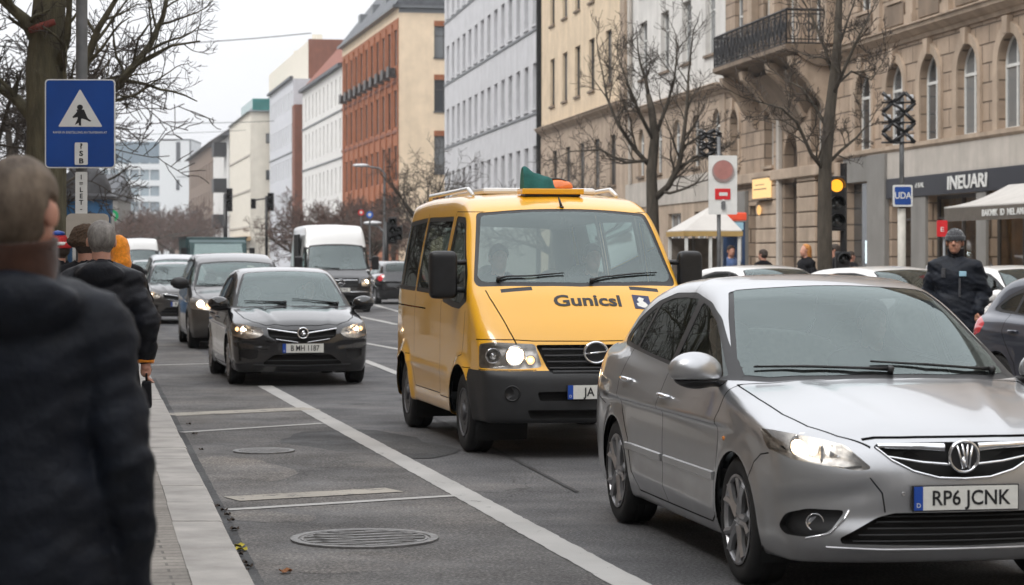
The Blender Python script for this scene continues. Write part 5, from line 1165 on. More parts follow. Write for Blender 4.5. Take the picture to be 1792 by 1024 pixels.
def place(src,label,px,Y,head,paint_from=None,paint_to=None,cat=None,group=None,name=None):
    X=(px-896)/FPX*Y
    c=dup(src,(X,Y,0),math.atan2(head[1],head[0]),label,cat,group,name)
    if paint_to: repaint(c,paint_from,paint_to)
    return c
H0=(.2,-.98)
place(HATCH,'dark car with glowing headlight, beside the kerb behind the people carrier',310,56,H0,M['blackp'],M['brownp'],name='small_car')
M['silver2']=paint('pale_grey_paint',(.45,.46,.47),.5,.32,dirt=.2)
place(MPV,'light grey people carrier half hidden behind the small dark car at the kerb',305,70,H0,M['brownp'],M['silver2'],name='people_carrier')
place(TVAN,'white van low in the queue of traffic just right of the orange cap',245,120,H0,name='delivery_van')
place(MPV,'white car far down the street in front of the green lorry',300,104,H0,M['brownp'],M['whitep'],name='people_carrier')
place(HATCH,'pale car in the far queue, beside the kerb below the distant white van',262,85,H0,M['blackp'],M['silver2'],name='small_car')
place(HATCH,'small pale car farthest away in the queue',275,150,H0,M['blackp'],M['whitep'],name='small_car')
place(HATCH,'dark blue-grey hatchback cut off by the right edge of the picture',1999,22.3,(.32,-.95),M['blackp'],M['bluegrey'])
place(HATCH,'white car whose roof shows between the silver saloon and the man in the beanie',1572,33.5,(.42,-.9),M['blackp'],M['whitep'],name='small_car')
place(HATCH,'white car whose roof shows right of the minibus mirror',1345,37,(.35,-.94),M['blackp'],M['whitep'],name='small_car')
place(HATCH,'white car roof behind the man in the beanie at the right edge',1790,36,(.3,-.95),M['blackp'],M['whitep'],name='small_car')
place(HATCH,'black car driving away between the high-roofed van and the minibus with a red tail light',690,78,(-.2,.98),name='small_car')
# ---- green box lorry
def lorry():
    root=thing('box_lorry','dark green box lorry rising behind the people carrier','lorry',((375-896)/FPX*84,84,0),math.atan2(-.98,.2))
    m=M['green_box']
    b=MB(); b.b2(-3.6,1.0,-1.13,1.13,.75,2.35); b.build('cargo_box',m,root,bevel=.06)
    for s in (1,-1):
        b=MB(); b.b2(-3.6,1.02,s*1.13-.03,s*1.13+.03,2.30,2.38); b.build('box_edge',M['grey_plastic'],root)
    P=[(1.05,.45),(1.05,2.2),(1.5,2.25),(2.0,2.15),(2.35,1.35),(2.45,1.1),(2.5,.45)]
    b=MB(); b.prism([(x,z) for x,z in P],-1.05,1.05,Matrix(((1,0,0,0),(0,0,-1,0),(0,1,0,0),(0,0,0,1)))); b.build('cab',m,root,bevel=.05)
    b=MB(); T=frame_M((2.19,0,1.76),(0,1,0),(-.40,0,.9)); b.prism([(-.92,-.36),(.92,-.36),(.86,.36),(-.86,.36)],0,.02,T); b.build('windscreen',M['glass_f'],root)
    b=MB(); b.b2(2.48,2.53,-.7,.7,.75,1.05); b.build('grille',M['black'],root,bevel=.01)
    b=MB(); b.b2(2.45,2.56,-1.0,1.0,.42,.66); b.build('bumper',M['grey_plastic'],root,bevel=.02)
    for s in (1,-1):
        b=MB(); b.lathe([(.001,.02),(.09,.015),(.1,0)],16,Matrix.Translation((2.49,s*.86,.9))@Matrix.Rotation(R(90),4,'Y')); b.build('headlight',M['refl'],root,smooth=True)
        b=MB(); b.box((1.95,s*1.25,1.75),(.08,.2,.4)); b.tube([(1.9,s*1.0,1.9),(1.95,s*1.25,1.9)],.02,6); b.build('wing_mirror',M['black'],root,bevel=.02)
        for x in (1.7,-2.4): wheel(root,x,s*1.1,.42,.26,.24,'steel',5,s)
    b=MB(); b.b2(-3.5,2.2,-.5,.5,.45,.75); b.build('chassis',M['black'],root)
M['green_box']=mat('green_tarpaulin',(.028,.065,.068),.6,var=.2,scale=2,bump=.2,bdist=.02)
lorry()
# ------------------------------------------------------------------ buildings
def plaster(name,col,stain=.25,rough=.85,block=None,bcol=.6,bump=.25,sx=.9,sz=.45):
    """wall finish; block = ashlar joints"""
    m,n,out=newmat(name); b=n.nodes.new('ShaderNodeBsdfPrincipled'); lk(n,b.outputs[0],out.inputs[0]); b.inputs['Roughness'].default_value=rough
    z=ramp(n,noise_node(n,.9,7,.65),[(.3,tuple(c*(1-stain) for c in col)),(.7,tuple(min(1,c*1.10) for c in col))])
    st=ramp(n,noise_node(n,1.0,5,.6,sc=(1.6,1.6,.12)),[(.35,(1-stain,1-stain,1-stain*1.05)),(.6,(1,1,1))]); c=mixc(n,.8,z,st,'MULTIPLY')
    if block:
        t=n.nodes.new('ShaderNodeTexCoord'); sp=n.nodes.new('ShaderNodeSeparateXYZ'); cb=n.nodes.new('ShaderNodeCombineXYZ'); lk(n,t.outputs['Object'],sp.inputs[0])
        ad=n.nodes.new('ShaderNodeMath'); ad.operation='ADD'; lk(n,sp.outputs[0],ad.inputs[0]); lk(n,sp.outputs[1],ad.inputs[1]); lk(n,ad.outputs[0],cb.inputs[0]); lk(n,sp.outputs[2],cb.inputs[1])
        br=n.nodes.new('ShaderNodeTexBrick'); br.inputs['Scale'].default_value=1; br.inputs['Brick Width'].default_value=sx; br.inputs['Row Height'].default_value=sz; br.inputs['Mortar Size'].default_value=.03; br.inputs['Mortar Smooth'].default_value=.6
        br.inputs['Color1'].default_value=(1,1,1,1); br.inputs['Color2'].default_value=(.84,.82,.80,1); br.inputs['Mortar'].default_value=(bcol,bcol*.96,bcol*.9,1); lk(n,cb.outputs[0],br.inputs['Vector'])
        c=mixc(n,1,c,br.outputs['Color'],'MULTIPLY'); bp=n.nodes.new('ShaderNodeBump'); bp.invert=True; bp.inputs['Strength'].default_value=.9; bp.inputs['Distance'].default_value=.05; lk(n,br.outputs['Fac'],bp.inputs['Height']); lk(n,bp.outputs[0],b.inputs['Normal'])
    else: lk(n,bumpn(n,noise_node(n,12,5,.7),bump,.02),b.inputs['Normal'])
    lk(n,c,b.inputs['Base Color']); return m
def pane_mat(name,dark,light,p=.5,rough=.06,spec=.8):
    m,n,out=newmat(name); b=n.nodes.new('ShaderNodeBsdfPrincipled'); lk(n,b.outputs[0],out.inputs[0]); oi=n.nodes.new('ShaderNodeObjectInfo')
    z=noise_node(n,.8,3); mu=n.nodes.new('ShaderNodeMath'); mu.operation='MULTIPLY_ADD'; lk(n,oi.outputs['Random'],mu.inputs[0]); mu.inputs[1].default_value=.75; 
    m2=n.nodes.new('ShaderNodeMath'); m2.operation='MULTIPLY'; lk(n,z,m2.inputs[0]); m2.inputs[1].default_value=.35; lk(n,m2.outputs[0],mu.inputs[2])
    lk(n,ramp(n,mu.outputs[0],[(p-.1,dark),(p+.12,light)]),b.inputs['Base Color']); b.inputs['Roughness'].default_value=rough; b.inputs['Specular IOR Level'].default_value=spec; b.inputs['IOR'].default_value=1.6
    return m
M['pane']=pane_mat('window_glass',(.028,.033,.038),(.16,.17,.175),.55)
M['pane_far']=pane_mat('distant_window_glass',(.05,.055,.06),(.16,.17,.18),.6)
M['frame_w']=mat('white_frame',(.62,.62,.60),.5,var=.08); M['frame_d']=mat('dark_frame',(.05,.045,.042),.5,var=.1)
WM={}
def win_mesh(w,h,arch,style,fm,pm,dp):
    """window as two meshes in local coords: x across, z up from sill, y=0 outer plane of the frame"""
    k=(round(w,3),round(h,3),arch,style,fm.name,pm.name)
    if k in WM: return WM[k]
    b=MB(); t=.055 if style!='thin' else .04; r=w/2; hs=h-r if arch else h
    if arch:
        n=14; o=[(-r,0)]+[(r*math.cos(math.pi-math.pi*i/n),hs+r*math.sin(math.pi*i/n)) for i in range(n+1)]+[(r,0)]
        q=[(x*(r-t)/r, (z-hs)*(r-t)/r+hs if z>hs else max(z,t)) for x,z in o]; k2=len(o)
        vs=[(x,0,z) for x,z in o]+[(x,0,z) for x,z in q]+[(x,-.06,z) for x,z in q]
        b.add(vs,[(i,(i+1)%k2,(i+1)%k2+k2,i+k2)[::-1] for i in range(k2)]+[(i+k2,(i+1)%k2+k2,(i+1)%k2+2*k2,i+2*k2)[::-1] for i in range(k2)])
        b.b2(-r+t,r-t,-.05,-.005,hs-.05,hs+.03); b.b2(-.03,.03,-.045,-.003,t,hs-.05); b.b2(-.02,.02,-.045,-.003,hs+.03,h-t)
    else:
        b.b2(-w/2,w/2,-.06,0,0,t); b.b2(-w/2,w/2,-.06,0,h-t,h); b.b2(-w/2,-w/2+t,-.06,0,t,h-t); b.b2(w/2-t,w/2,-.06,0,t,h-t)
        if style in ('cross','thin'): b.b2(-.03,.03,-.055,-.005,t,h-t)
        if style=='cross': b.b2(-w/2+t,-.03,-.05,-.008,h*.68,h*.68+.06); b.b2(.03,w/2-t,-.05,-.008,h*.68,h*.68+.06)
        if style=='bar': b.b2(-w/2+t,w/2-t,-.05,-.008,h*.5,h*.5+.05)
    fr=b.build('window',fm,mesh_only=True)
    b=MB()
    if arch: b.add([(x*.99,-.04,z) for x,z in o],[tuple(range(len(o)))[::-1]])
    else: b.add([(-w/2+.01,-.04,.01),(w/2-.01,-.04,.01),(w/2-.01,-.04,h-.01),(-w/2+.01,-.04,h-.01)],[(0,1,2,3)])
    b.add([(-w/2+.02,-.07,.02),(w/2-.02,-.07,.02),(w/2-.02,-.07,hs),(-w/2+.02,-.07,hs)],[(3,2,1,0)])
    pn=b.build('window_pane',pm,mesh_only=True); WM[k]=(fr,pn); return WM[k]
class Building:
    """local x along the facade, local y out to the street, z up. Openings are (x0,x1,z0,z1,arch)"""
    def __init__(s,name,label,A,ang,L_,H,D=14,cat='building',group=None,z0=0):
        s.root=thing(name,label,cat,(A[0],A[1],z0),ang,group); s.L=L_; s.H=H; s.D=D; s.op=[]
    def wall(s,m,name='wall',x0=0,x1=None,z0=0,z1=None,ops=(),rev=.25,y=0,body=True,label=None,rm=None):
        x1=s.L if x1 is None else x1; z1=s.H if z1 is None else z1; b=MB()
        xs=sorted({x0,x1}|{o[0] for o in ops}|{o[1] for o in ops}); zs=sorted({z0,z1}|{o[2] for o in ops}|{o[3] for o in ops})
        inside=lambda x,z:any(o[0]<x<o[1] and o[2]<z<o[3] for o in ops)
        for i in range(len(xs)-1):
            j=0
            while j<len(zs)-1:
                if inside((xs[i]+xs[i+1])/2,(zs[j]+zs[j+1])/2): j+=1; continue
                b.add([(xs[i],y,zs[j]),(xs[i+1],y,zs[j]),(xs[i+1],y,zs[j+1]),(xs[i],y,zs[j+1])],[(3,2,1,0)]); j+=1
        for o in ops:
            a,c,d,e=o[:4]; r=(c-a)/2; mx_=(a+c)/2
            if len(o)>4 and o[4]:
                n=14; hs=e-r; arc=[(mx_+r*math.cos(math.pi-math.pi*i/n),hs+r*math.sin(math.pi*i/n)) for i in range(n+1)]
                for i in range(n): b.add([(arc[i][0],y,arc[i][1]),(arc[i+1][0],y,arc[i+1][1]),(arc[i+1][0],y,e),(arc[i][0],y,e)],[(3,2,1,0)])
                o2=[(a,d)]+arc+[(c,d)]
            else: o2=[(a,d),(a,e),(c,e),(c,d)]
            k=len(o2); b.add([(p[0],y,p[1]) for p in o2]+[(p[0],y-rev,p[1]) for p in o2],[(i,(i+1)%k,(i+1)%k+k,i+k) for i in range(k)])
            if rm: pass
        if body:
            b.add([(x0,y,z0),(x0,-s.D,z0),(x0,-s.D,z1),(x0,y,z1),(x1,y,z0),(x1,-s.D,z0),(x1,-s.D,z1),(x1,y,z1)],[(0,1,2,3)[::-1],(4,5,6,7),(1,5,6,2)[::-1],(3,7,6,2)[::-1]])
        o=b.build(name,m,s.root)
        if label: o['label']=label
        return o
    def windows(s,ops,style,fm,pm=None,rev=.25,y=0,sill=None,limit=100):
        for o in ops[:limit]:
            a,c,d,e=o[:4]; arch=len(o)>4 and o[4]; fr,pn=win_mesh(c-a,e-d,bool(arch),style,fm,pm or M['pane'],rev)
            w=bpy.data.objects.new('window',fr); COL.objects.link(w); w.parent=s.root; w.location=((a+c)/2,y-rev+.06,d)
            p=bpy.data.objects.new('window_pane',pn); COL.objects.link(p); p.parent=w
            if sill:
                k=('sill',round(c-a,3),sill.name)
                if k not in WM:
                    b=MB(); b.b2(-(c-a)/2-.08,(c-a)/2+.08,.0,.10,-.10,.0); b.b2(-(c-a)/2,(c-a)/2,-rev+.07,0,-.05,.015); WM[k]=b.build('sill',sill,mesh_only=True)
                q=bpy.data.objects.new('sill',WM[k]); COL.objects.link(q); q.parent=w; q.location=(0,rev-.06,0)
    def band(s,name,m,z0,z1,out,x0=0,x1=None,prof=None,label=None):
        x1=s.L if x1 is None else x1; b=MB()
        if prof:
            pts=[(0.003,z0)]+[(o,z0+(z1-z0)*t) for o,t in prof]+[(0.003,z1)]
            vs=[(x0,p[0],p[1]) for p in pts]+[(x1,p[0],p[1]) for p in pts]; n=len(pts)
            b.add(vs,[tuple(range(n)),tuple(range(2*n-1,n-1,-1))]+[(i,i+n,(i+1)%n+n,(i+1)%n) for i in range(n)])
        else: b.b2(x0,x1,.003,out,z0,z1)
        o=b.build(name,m,s.root)
        if label: o['label']=label
        return o
    def roof(s,m,z,h,setb,name='roof',over=.3,front=0,x0=None,x1=None,back=None):
        x0=-over if x0 is None else x0; x1=s.L+over if x1 is None else x1; D=back or s.D
        b=MB(); a=[(x0,front+over,z),(x1,front+over,z),(x1,-D,z),(x0,-D,z)]; t=[(x0+.1,front-setb,z+h),(x1-.1,front-setb,z+h),(x1-.1,-D+min(setb,D*.4),z+h),(x0+.1,-D+min(setb,D*.4),z+h)]
        b.add(a+t,[(0,1,5,4),(1,2,6,5),(2,3,7,6),(3,0,4,7),(4,5,6,7),(0,3,2,1)]); return b.build(name,m,s.root)
CORN=[(.06,0),(.10,.25),(.16,.3),(.30,.55),(.34,.6),(.36,.85),(.42,.9),(.42,1)]
M['sand']=plaster('sandstone_ashlar',(.44,.335,.25),.30,block=True,sx=1.0,sz=.5,bcol=.42)
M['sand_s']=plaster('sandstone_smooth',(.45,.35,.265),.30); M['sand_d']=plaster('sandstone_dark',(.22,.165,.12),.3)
M['conc']=plaster('pale_stone_band',(.47,.43,.385),.2); M['greyst']=plaster('grey_stone',(.22,.21,.195),.2,rough=.6)
M['white_pl']=plaster('white_plaster',(.62,.60,.57),.15); M['cream_pl']=plaster('cream_plaster',(.64,.51,.36),.16); M['grey_pl']=plaster('grey_panel',(.49,.49,.505),.12)
M['orange_pl']=plaster('terracotta_panel',(.32,.11,.045),.25); M['cream2']=plaster('pale_cream_plaster',(.72,.58,.42),.10); M['white2']=plaster('white_render',(.60,.59,.57),.08)
M['redbrown']=plaster('red_brown_render',(.20,.075,.045),.2); M['brown_pl']=plaster('brown_plaster',(.20,.145,.11),.2); M['offw']=plaster('offwhite_render',(.62,.58,.50),.08)
M['slate']=mat('slate_roof',(.075,.08,.09),.6,var=.35,scale=2,bump=.3,bdist=.03); M['tiles']=mat('red_roof_tiles',(.20,.065,.04),.8,var=.25,scale=2,bump=.3,bdist=.03); M['zinc']=mat('zinc',(.16,.17,.18),.5,.3,var=.15)
M['iron_b']=mat('wrought_iron',(.022,.022,.024),.55,.2,var=.2)
FS=-.153; FD=Vector((FS,1,0)).normalized(); FA=math.atan2(FD.y,FD.x)
FX=lambda Y: 21.05+FS*Y
YP=lambda px: 21.05/((px-896)/3900-FS)
SC_=math.sqrt(1+FS*FS)
def seg(name,label,Y0,Y1,H,D=14,off=0):
    B=Building(name,label,(FX(Y0)+off,Y0),FA,(Y1-Y0)*SC_,H,D,z0=.12); B.s=lambda Y: (Y-Y0)*SC_; return B
# ---- stone house with shop, arches and balcony (nearest on the right)
def stone_house():
    B=seg('stone_building','brown sandstone building with arched windows, iron balcony and dark shop front',42,84.6,22,14); s=B.s; r=B.root
    ac=[44.1+2.95*i for i in range(9)]
    arch=[(s(y)-.78,s(y)+.78,4.74,7.14,1) for y in ac]
    up=[(s(y)-.62,s(y)+.62,8.95,11.6) for y in ac]; up2=[(s(y)-.62,s(y)+.62,13.1,15.6) for y in ac]
    by=[78.3,73.3]  # bay windows beside the balcony door
    lowb=[(s(72.2),s(73.3),4.9,7.0),(s(77.9),s(79.1),4.7,7.1),(s(82.6),s(83.8),4.8,7.0,1)]
    ent=[(s(74.9),s(76.5),.0,5.7,1)]; door=[(s(79.95),s(81.1),.0,3.35)]
    nar=[(s(67.1),s(69.5),.0,3.78)]
    shop=[(s(45),s(57.4),.25,3.2),(s(58.0),s(61.9),.25,3.2),(s(63.2),s(65.1),.0,3.2)]
    bup=[(s(y)-.6,s(y)+.6,8.5,11.3) for y in (72.6,75.6,78.6,82.6)]
    B.wall(M['sand'],ops=arch+up+up2+lowb+ent+door+nar+shop+bup,rev=.34)
    B.windows(arch,'arch',M['frame_w'],rev=.24,sill=M['sand_s']); B.windows(up+up2+bup,'cross',M['frame_w'],rev=.24,sill=M['sand_s']); B.windows([o for o in lowb if len(o)==4],'cross',M['frame_w'],rev=.36,sill=M['sand_s']); B.windows([lowb[2]],'arch',M['frame_w'],rev=.36,sill=M['sand_s'])
    # archivolts with keystone
    for o in arch+[lowb[2]]:
        b=MB(); c=(o[0]+o[1])/2; rr=(o[1]-o[0])/2; hs=o[3]-rr; n=16; k=0
        path=[(c-rr,o[2])]+[(c+rr*math.cos(math.pi-math.pi*i/n),hs+rr*math.sin(math.pi*i/n)) for i in range(n+1)]+[(c+rr,o[2])]
        wd=.27; outp=[(c-rr-wd,o[2])]+[(c+(rr+wd)*math.cos(math.pi-math.pi*i/n),hs+(rr+wd)*math.sin(math.pi*i/n)) for i in range(n+1)]+[(c+rr+wd,o[2])]
        K=len(path); vs=[(x,.055,z) for x,z in path]+[(x,.075,z) for x,z in outp]+[(x,.0,z) for x,z in outp]+[(x,-.01,z) for x,z in path]
        fs=[]
        for i in range(K-1): fs+=[(i,i+1,K+i+1,K+i),(K+i,K+i+1,2*K+i+1,2*K+i),(3*K+i,3*K+i+1,i+1,i)]
        b.add(vs,fs); b.prism([(c-.13,hs+rr-.02),(c+.13,hs+rr-.02),(c+.2,hs+rr+.42),(c-.2,hs+rr+.42)],0,.16,Matrix(((1,0,0,0),(0,0,1,0),(0,1,0,0),(0,0,0,1)))); b.build('arch_moulding',M['sand_s'],r,auto=40)
    # bands and cornices
    B.band('sill_course',M['sand_s'],4.55,4.72,.14,x1=s(70.4),prof=[(.08,0),(.14,.4),(.14,1)]); B.band('pale_band',M['conc'],3.78,4.55,.07,x1=s(66.9))
    B.band('cornice',M['sand_s'],7.62,8.05,.4,prof=CORN,x1=s(70.9)); B.band('cornice',M['sand_s'],7.72,8.05,.4,prof=CORN,x0=s(80.4))
    B.band('cornice',M['sand_s'],12.1,12.5,.4,prof=CORN); B.band('eaves_cornice',M['sand_s'],21.3,22,.4,prof=CORN)
    for y in [a+1.475 for a in ac[:-1]]:
        b=MB(); b.b2(s(y)-.28,s(y)+.28,.003,.10,8.06,12.1); b.b2(s(y)-.34,s(y)+.34,.003,.14,8.06,8.4); b.b2(s(y)-.34,s(y)+.34,.003,.14,11.7,12.09); b.build('pilaster',M['sand_s'],r)
    for y in ac:
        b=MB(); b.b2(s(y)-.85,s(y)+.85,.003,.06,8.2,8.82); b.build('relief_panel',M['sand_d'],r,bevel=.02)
        b=MB(); b.b2(s(y)-.95,s(y)+.95,.003,.2,11.75,11.95); b.build('window_hood',M['sand_s'],r,bevel=.02)
    # ground floor: shop front
    M['shopglass']=glass('shop_glass',(.55,.52,.45),1.55,.02); M['fascia']=mat('black_fascia',(.012,.014,.022),.35,var=.1,scale=2); 
    x0,x1=s(44.5),s(65.25)
    b=MB(); b.b2(x0,x1,.003,.12,3.2,3.775); b.build('shop_fascia',M['fascia'],r,bevel=.01)
    T=lambda x,z,o: frame_M((x,o,z),(-1,0,0),(0,0,1))
    text_mesh('INEUARI',.50,.02,M['frame_w'],'fascia_lettering',r,bold=.012,M4=T(s(58.6),3.47,.135),xs=1.6); text_mesh('d BAL',.2,.015,M['frame_w'],'fascia_lettering_small',r,M4=T(s(62.3),3.50,.135),xs=1.5)
    shopi=emis('shop_light',(1,.72,.36),13)
    warm=mat('shop_interior',(.34,.24,.12),.7,var=.4,scale=1.2)
    for i,(a,c,d,e) in enumerate(shop):
        b=MB(); b.add([(a,-.30,d),(c,-.30,d),(c,-.30,e),(a,-.30,e)],[(3,2,1,0)]); g=b.build('shop_window',M['shopglass'],r)
        b=MB(); n=max(1,round((c-a)/1.9))
        for j in range(n+1): xx=a+(c-a)*j/n; b.b2(xx-.035,xx+.035,-.34,-.24,d,e)
        b.b2(a,c,-.34,-.24,d-.0,d+.1); b.b2(a,c,-.34,-.24,e-.1,e); b.b2(a,c,-.33,-.25,2.55,2.61); b.build('shop_window_frame',M['frame_d'],g)
        b=MB(); b.add([(a-.2,-.9,0),(c+.2,-.9,0),(c+.2,-3.5,0),(a-.2,-3.5,0),(a-.2,-.45,3.4),(c+.2,-.45,3.4),(c+.2,-3.5,3.4),(a-.2,-3.5,3.4)],[(2,3,7,6),(0,3,7,4),(1,2,6,5),(4,5,6,7),(0,1,2,3)]); b.build('shop_interior',warm,g)
        if i<2:
            for j in range(int((c-a)/2.2)):
                b=MB(); xx=a+1.1+2.2*j; b.b2(xx-.5,xx+.5,-1.7,-1.55,3.15,3.22); b.build('shop_lamp',shopi,g)
                b=MB(); b.b2(xx-.6,xx+.5,-3.0,-2.6,0,1.9+.3*(j%2)); b.b2(xx-.6,xx+.5,-2.6,-2.3,.9,.95); b.build('shelf',M['frame_d'],g)
    for y in (57.7,62.55): b=MB(); b.b2(s(y)-.35 if y<60 else s(61.95),s(y)+.35 if y<60 else s(63.15),.003,.09,.0,3.19); b.build('shop_pillar',M['greyst'],r,bevel=.01)
    b=MB(); b.b2(s(65.3),s(66.95),.003,.16,.0,4.54); b.build('shop_pillar',M['greyst'],r,bevel=.015)
    b=MB(); b.b2(s(67.0),s(69.6),.003,.06,3.79,4.54); b.build('grey_panel',M['greyst'],r)
    a,c,d,e=nar[0]; b=MB(); b.b2(a,c,-.32,-.26,0,e); w=b.build('dark_window',M['pane'],r); b=MB(); b.b2(a+.3,a+1.1,-.25,-.2,1.3,2.0); b.build('lit_screen',emis('screen_glow',(.75,.9,1),1.1),w); b=MB(); b.b2(a+.2,a+1.2,-.25,-.18,.1,1.2); b.build('yellow_board',mat('ochre_board',(.5,.25,.06),.6),w)
    # entrances
    a,c,d,e,_=ent[0]; b=MB(); b.b2(a,c,-.40,-.34,0,e); dd=b.build('door',mat('door_wood',(.06,.045,.035),.5,var=.3,scale=3),r); b=MB(); b.b2((a+c)/2-.02,(a+c)/2+.02,-.34,-.32,0,3.9); b.b2(a,c,-.35,-.30,3.9,4.05); b.build('door_bar',M['frame_d'],dd)
    a,c,d,e=door[0]; b=MB(); b.b2(a,c,-.40,-.34,0,e); b.build('door',M['frame_d'],r)
    b=MB(); b.b2(s(76.7),s(77.0),.003,.16,0,7.7); b.build('downpipe',M['conc'],r,bevel=.03)
    for y0,y1 in ((72.5,74.6),(77.2,79.8),(70.0,71.8)):
        for k in range(9):
            b=MB(); b.b2(s(y0),s(y1),.003,.12,.0+k*.5,.46+k*.5); b.build('rusticated_block',M['sand_s'],r,bevel=.03)
    b=MB(); b.b2(s(81.2),s(84.4),.003,.15,.0,3.9); b.build('grey_pier',M['greyst'],r,bevel=.02)
    b=MB(); b.b2(s(70.4),s(84.6),.003,.22,4.15,4.5); b.build('stone_course',M['sand_s'],r,bevel=.03)
    # glowing sign box and small wall lamp
    b=MB(); b.b2(s(77.6),s(79.6),.15,.30,3.55,4.25); b.build('light_box',emis('light_box_glow',(1,.66,.30),.8),r,bevel=.01)
    b=MB(); b.b2(s(77.55),s(79.65),.14,.32,3.50,3.56); b.b2(s(77.55),s(79.65),.14,.32,4.25,4.31); b.b2(s(77.7),s(79.4),.301,.31,3.86,3.90); b.b2(s(78.0),s(79.2),.301,.31,4.02,4.05); b.build('light_box_frame',M['sand_d'],r)
    b=MB(); b.sphere((s(78.9),.24,3.15),(.10,.08,.18)); b.build('wall_lamp',emis('wall_lamp_glow',(1,.55,.2),.8),r,smooth=True)
    # balcony
    Y0,Y1,P=s(70.9),s(80.4),1.5; b=MB()
    pr=[(0,7.55),(.5,7.6),(.95,7.8),(1.2,8.02),(P-.03,8.06),(P+.05,8.12),(P+.05,8.26),(0,8.26)]
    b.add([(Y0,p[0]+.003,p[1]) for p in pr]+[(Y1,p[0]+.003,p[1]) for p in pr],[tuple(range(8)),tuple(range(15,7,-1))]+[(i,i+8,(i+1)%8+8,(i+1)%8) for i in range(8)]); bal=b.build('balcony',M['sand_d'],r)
    b=MB(); n=10
    vs=[]; K=12
    for i in range(K+1):   # swelling mass below the balcony
        t=i/K; z=5.7+(7.6-5.7)*t; q=.08+1.05*t**1.8; hw=.5+(s(75.65)-Y0-.9)*t**.8
        for j in range(9):
            a=math.pi*j/8; vs.append((s(75.65)-hw*math.cos(a),.003+q*math.sin(a)**.7,z))
    b.add(vs,[(i*9+j,i*9+j+1,(i+1)*9+j+1,(i+1)*9+j) for i in range(K) for j in range(8)]); b.build('balcony_base',M['sand_d'],bal,smooth=True)
    for x in (Y0+.35,Y0+3.1,Y1-3.1,Y1-.35):
        b=MB(); cp=[(0,6.1),(.12,6.15),(.3,6.5),(.55,6.75),(.75,7.1),(1.0,7.35),(1.3,7.6),(1.35,7.9),(0,7.95)]
        b.add([(x-.2,p[0]+.003,p[1]) for p in cp]+[(x+.2,p[0]+.003,p[1]) for p in cp],[tuple(range(9)),tuple(range(17,8,-1))]+[(i,i+9,(i+1)%9+9,(i+1)%9) for i in range(9)]); b.build('corbel',M['sand_s'],bal,bevel=.02)
    def rail(p,q,nm='balustrade'):
        p=Vector(p); q=Vector(q); L_=(q-p).length; d=(q-p)/L_; b=MB()
        for z,t in ((8.30,.04),(8.42,.03),(9.22,.03),(9.36,.06)): b.tube([p+Vector((0,0,z)),q+Vector((0,0,z))],t*.7,4)
        n=int(L_/.115)
        for i in range(n+1):
            c=p+d*(L_*i/n); b.tube([c+Vector((0,0,8.30)),c+Vector((0,0,9.36))],.011 if i%6 else .028,4)
        m_=int(L_/.46)
        for i in range(m_):
            c=p+d*(L_*(i+.5)/m_)+Vector((0,0,8.82)); ring=[c+d*(.19*math.cos(a))+Vector((0,0,.34*math.sin(a))) for a in [2*math.pi*k/12 for k in range(13)]]; b.tube(ring,.018,4)
            b.tube([c+d*(.12*math.cos(a))*(1-.05*k)+Vector((0,0,.16*math.sin(a))) for k,a in enumerate([2*math.pi*k/8 for k in range(9)])],.02,4)
        b.build(nm,M['iron_b'],bal)
    rail((Y0+.05,P,0),(Y1-.05,P,0)); rail((Y0+.05,.05,0),(Y0+.05,P,0)); rail((Y1-.05,.05,0),(Y1-.05,P,0))
    # bay wall piers above the balcony
    for y in (71.0,74.1,77.1,80.1): b=MB(); b.b2(s(y)-.3,s(y)+.3,.003,.28,8.28,12.09); b.build('bay_pier',M['sand_s'],r,bevel=.02)
    B.roof(M['slate'],22,4.5,3.5); return B
SB=stone_house()
# awning over the cafe front
def awning(label,Y0,Y1,zt,zb,out,m,valance=None,txt=None,name='awning'):
    root=thing(name,label,'awning',(FX(Y0),Y0,.12),FA); L_=(Y1-Y0)*SC_
    b=MB(); n=8; vs=[]
    for j in range(2):
        for i in range(n+1):
            t=i/n; vs.append((j*L_,.10+(out-.1)*t,zt+(zb-zt)*t-.10*math.sin(math.pi*t)))
    k=n+1; vs+= [(v[0],v[1],v[2]-.03) for v in vs]
    b.add(vs,[(i,i+1,k+i+1,k+i) for i in range(n)]+[(2*k+i,3*k+i,3*k+i+1,2*k+i+1) for i in range(n)]+[(i,2*k+i,2*k+i+1,i+1) for i in range(n)]+[(k+i,k+i+1,3*k+i+1,3*k+i) for i in range(n)]+[(n,k+n,3*k+n,2*k+n)])
    b.build('canvas',m,root,auto=50)
    if valance:
        b=MB(); b.b2(0,L_,out-.04,out-.0,zb-.36,zb-.03); b.build('valance',valance,root)
        if txt: text_mesh(txt,.21,.01,M['frame_w'],'valance_lettering',root,bold=.006,M4=frame_M((L_*.50,out+.012,zb-.20),(-1,0,0),(0,0,1)),xs=1.35)
    b=MB()
    for x in (.1,L_-.1): b.tube([(x,.02,zb-.1),(x,out-.06,zb-.04)],.03,6)
    b.build('awning_arm',M['frame_d'],root); return root
M['canvas']=mat('white_canvas',(.50,.48,.455),.8,var=.08,scale=2); M['taupe']=mat('taupe_valance',(.10,.085,.07),.8,var=.15)
awning('white cafe awning with lettered brown valance over the shop on the right',47.3,55.7,3.32,2.74,1.8,M['canvas'],M['taupe'],'BAKMIK  ID  MEL AMAND')
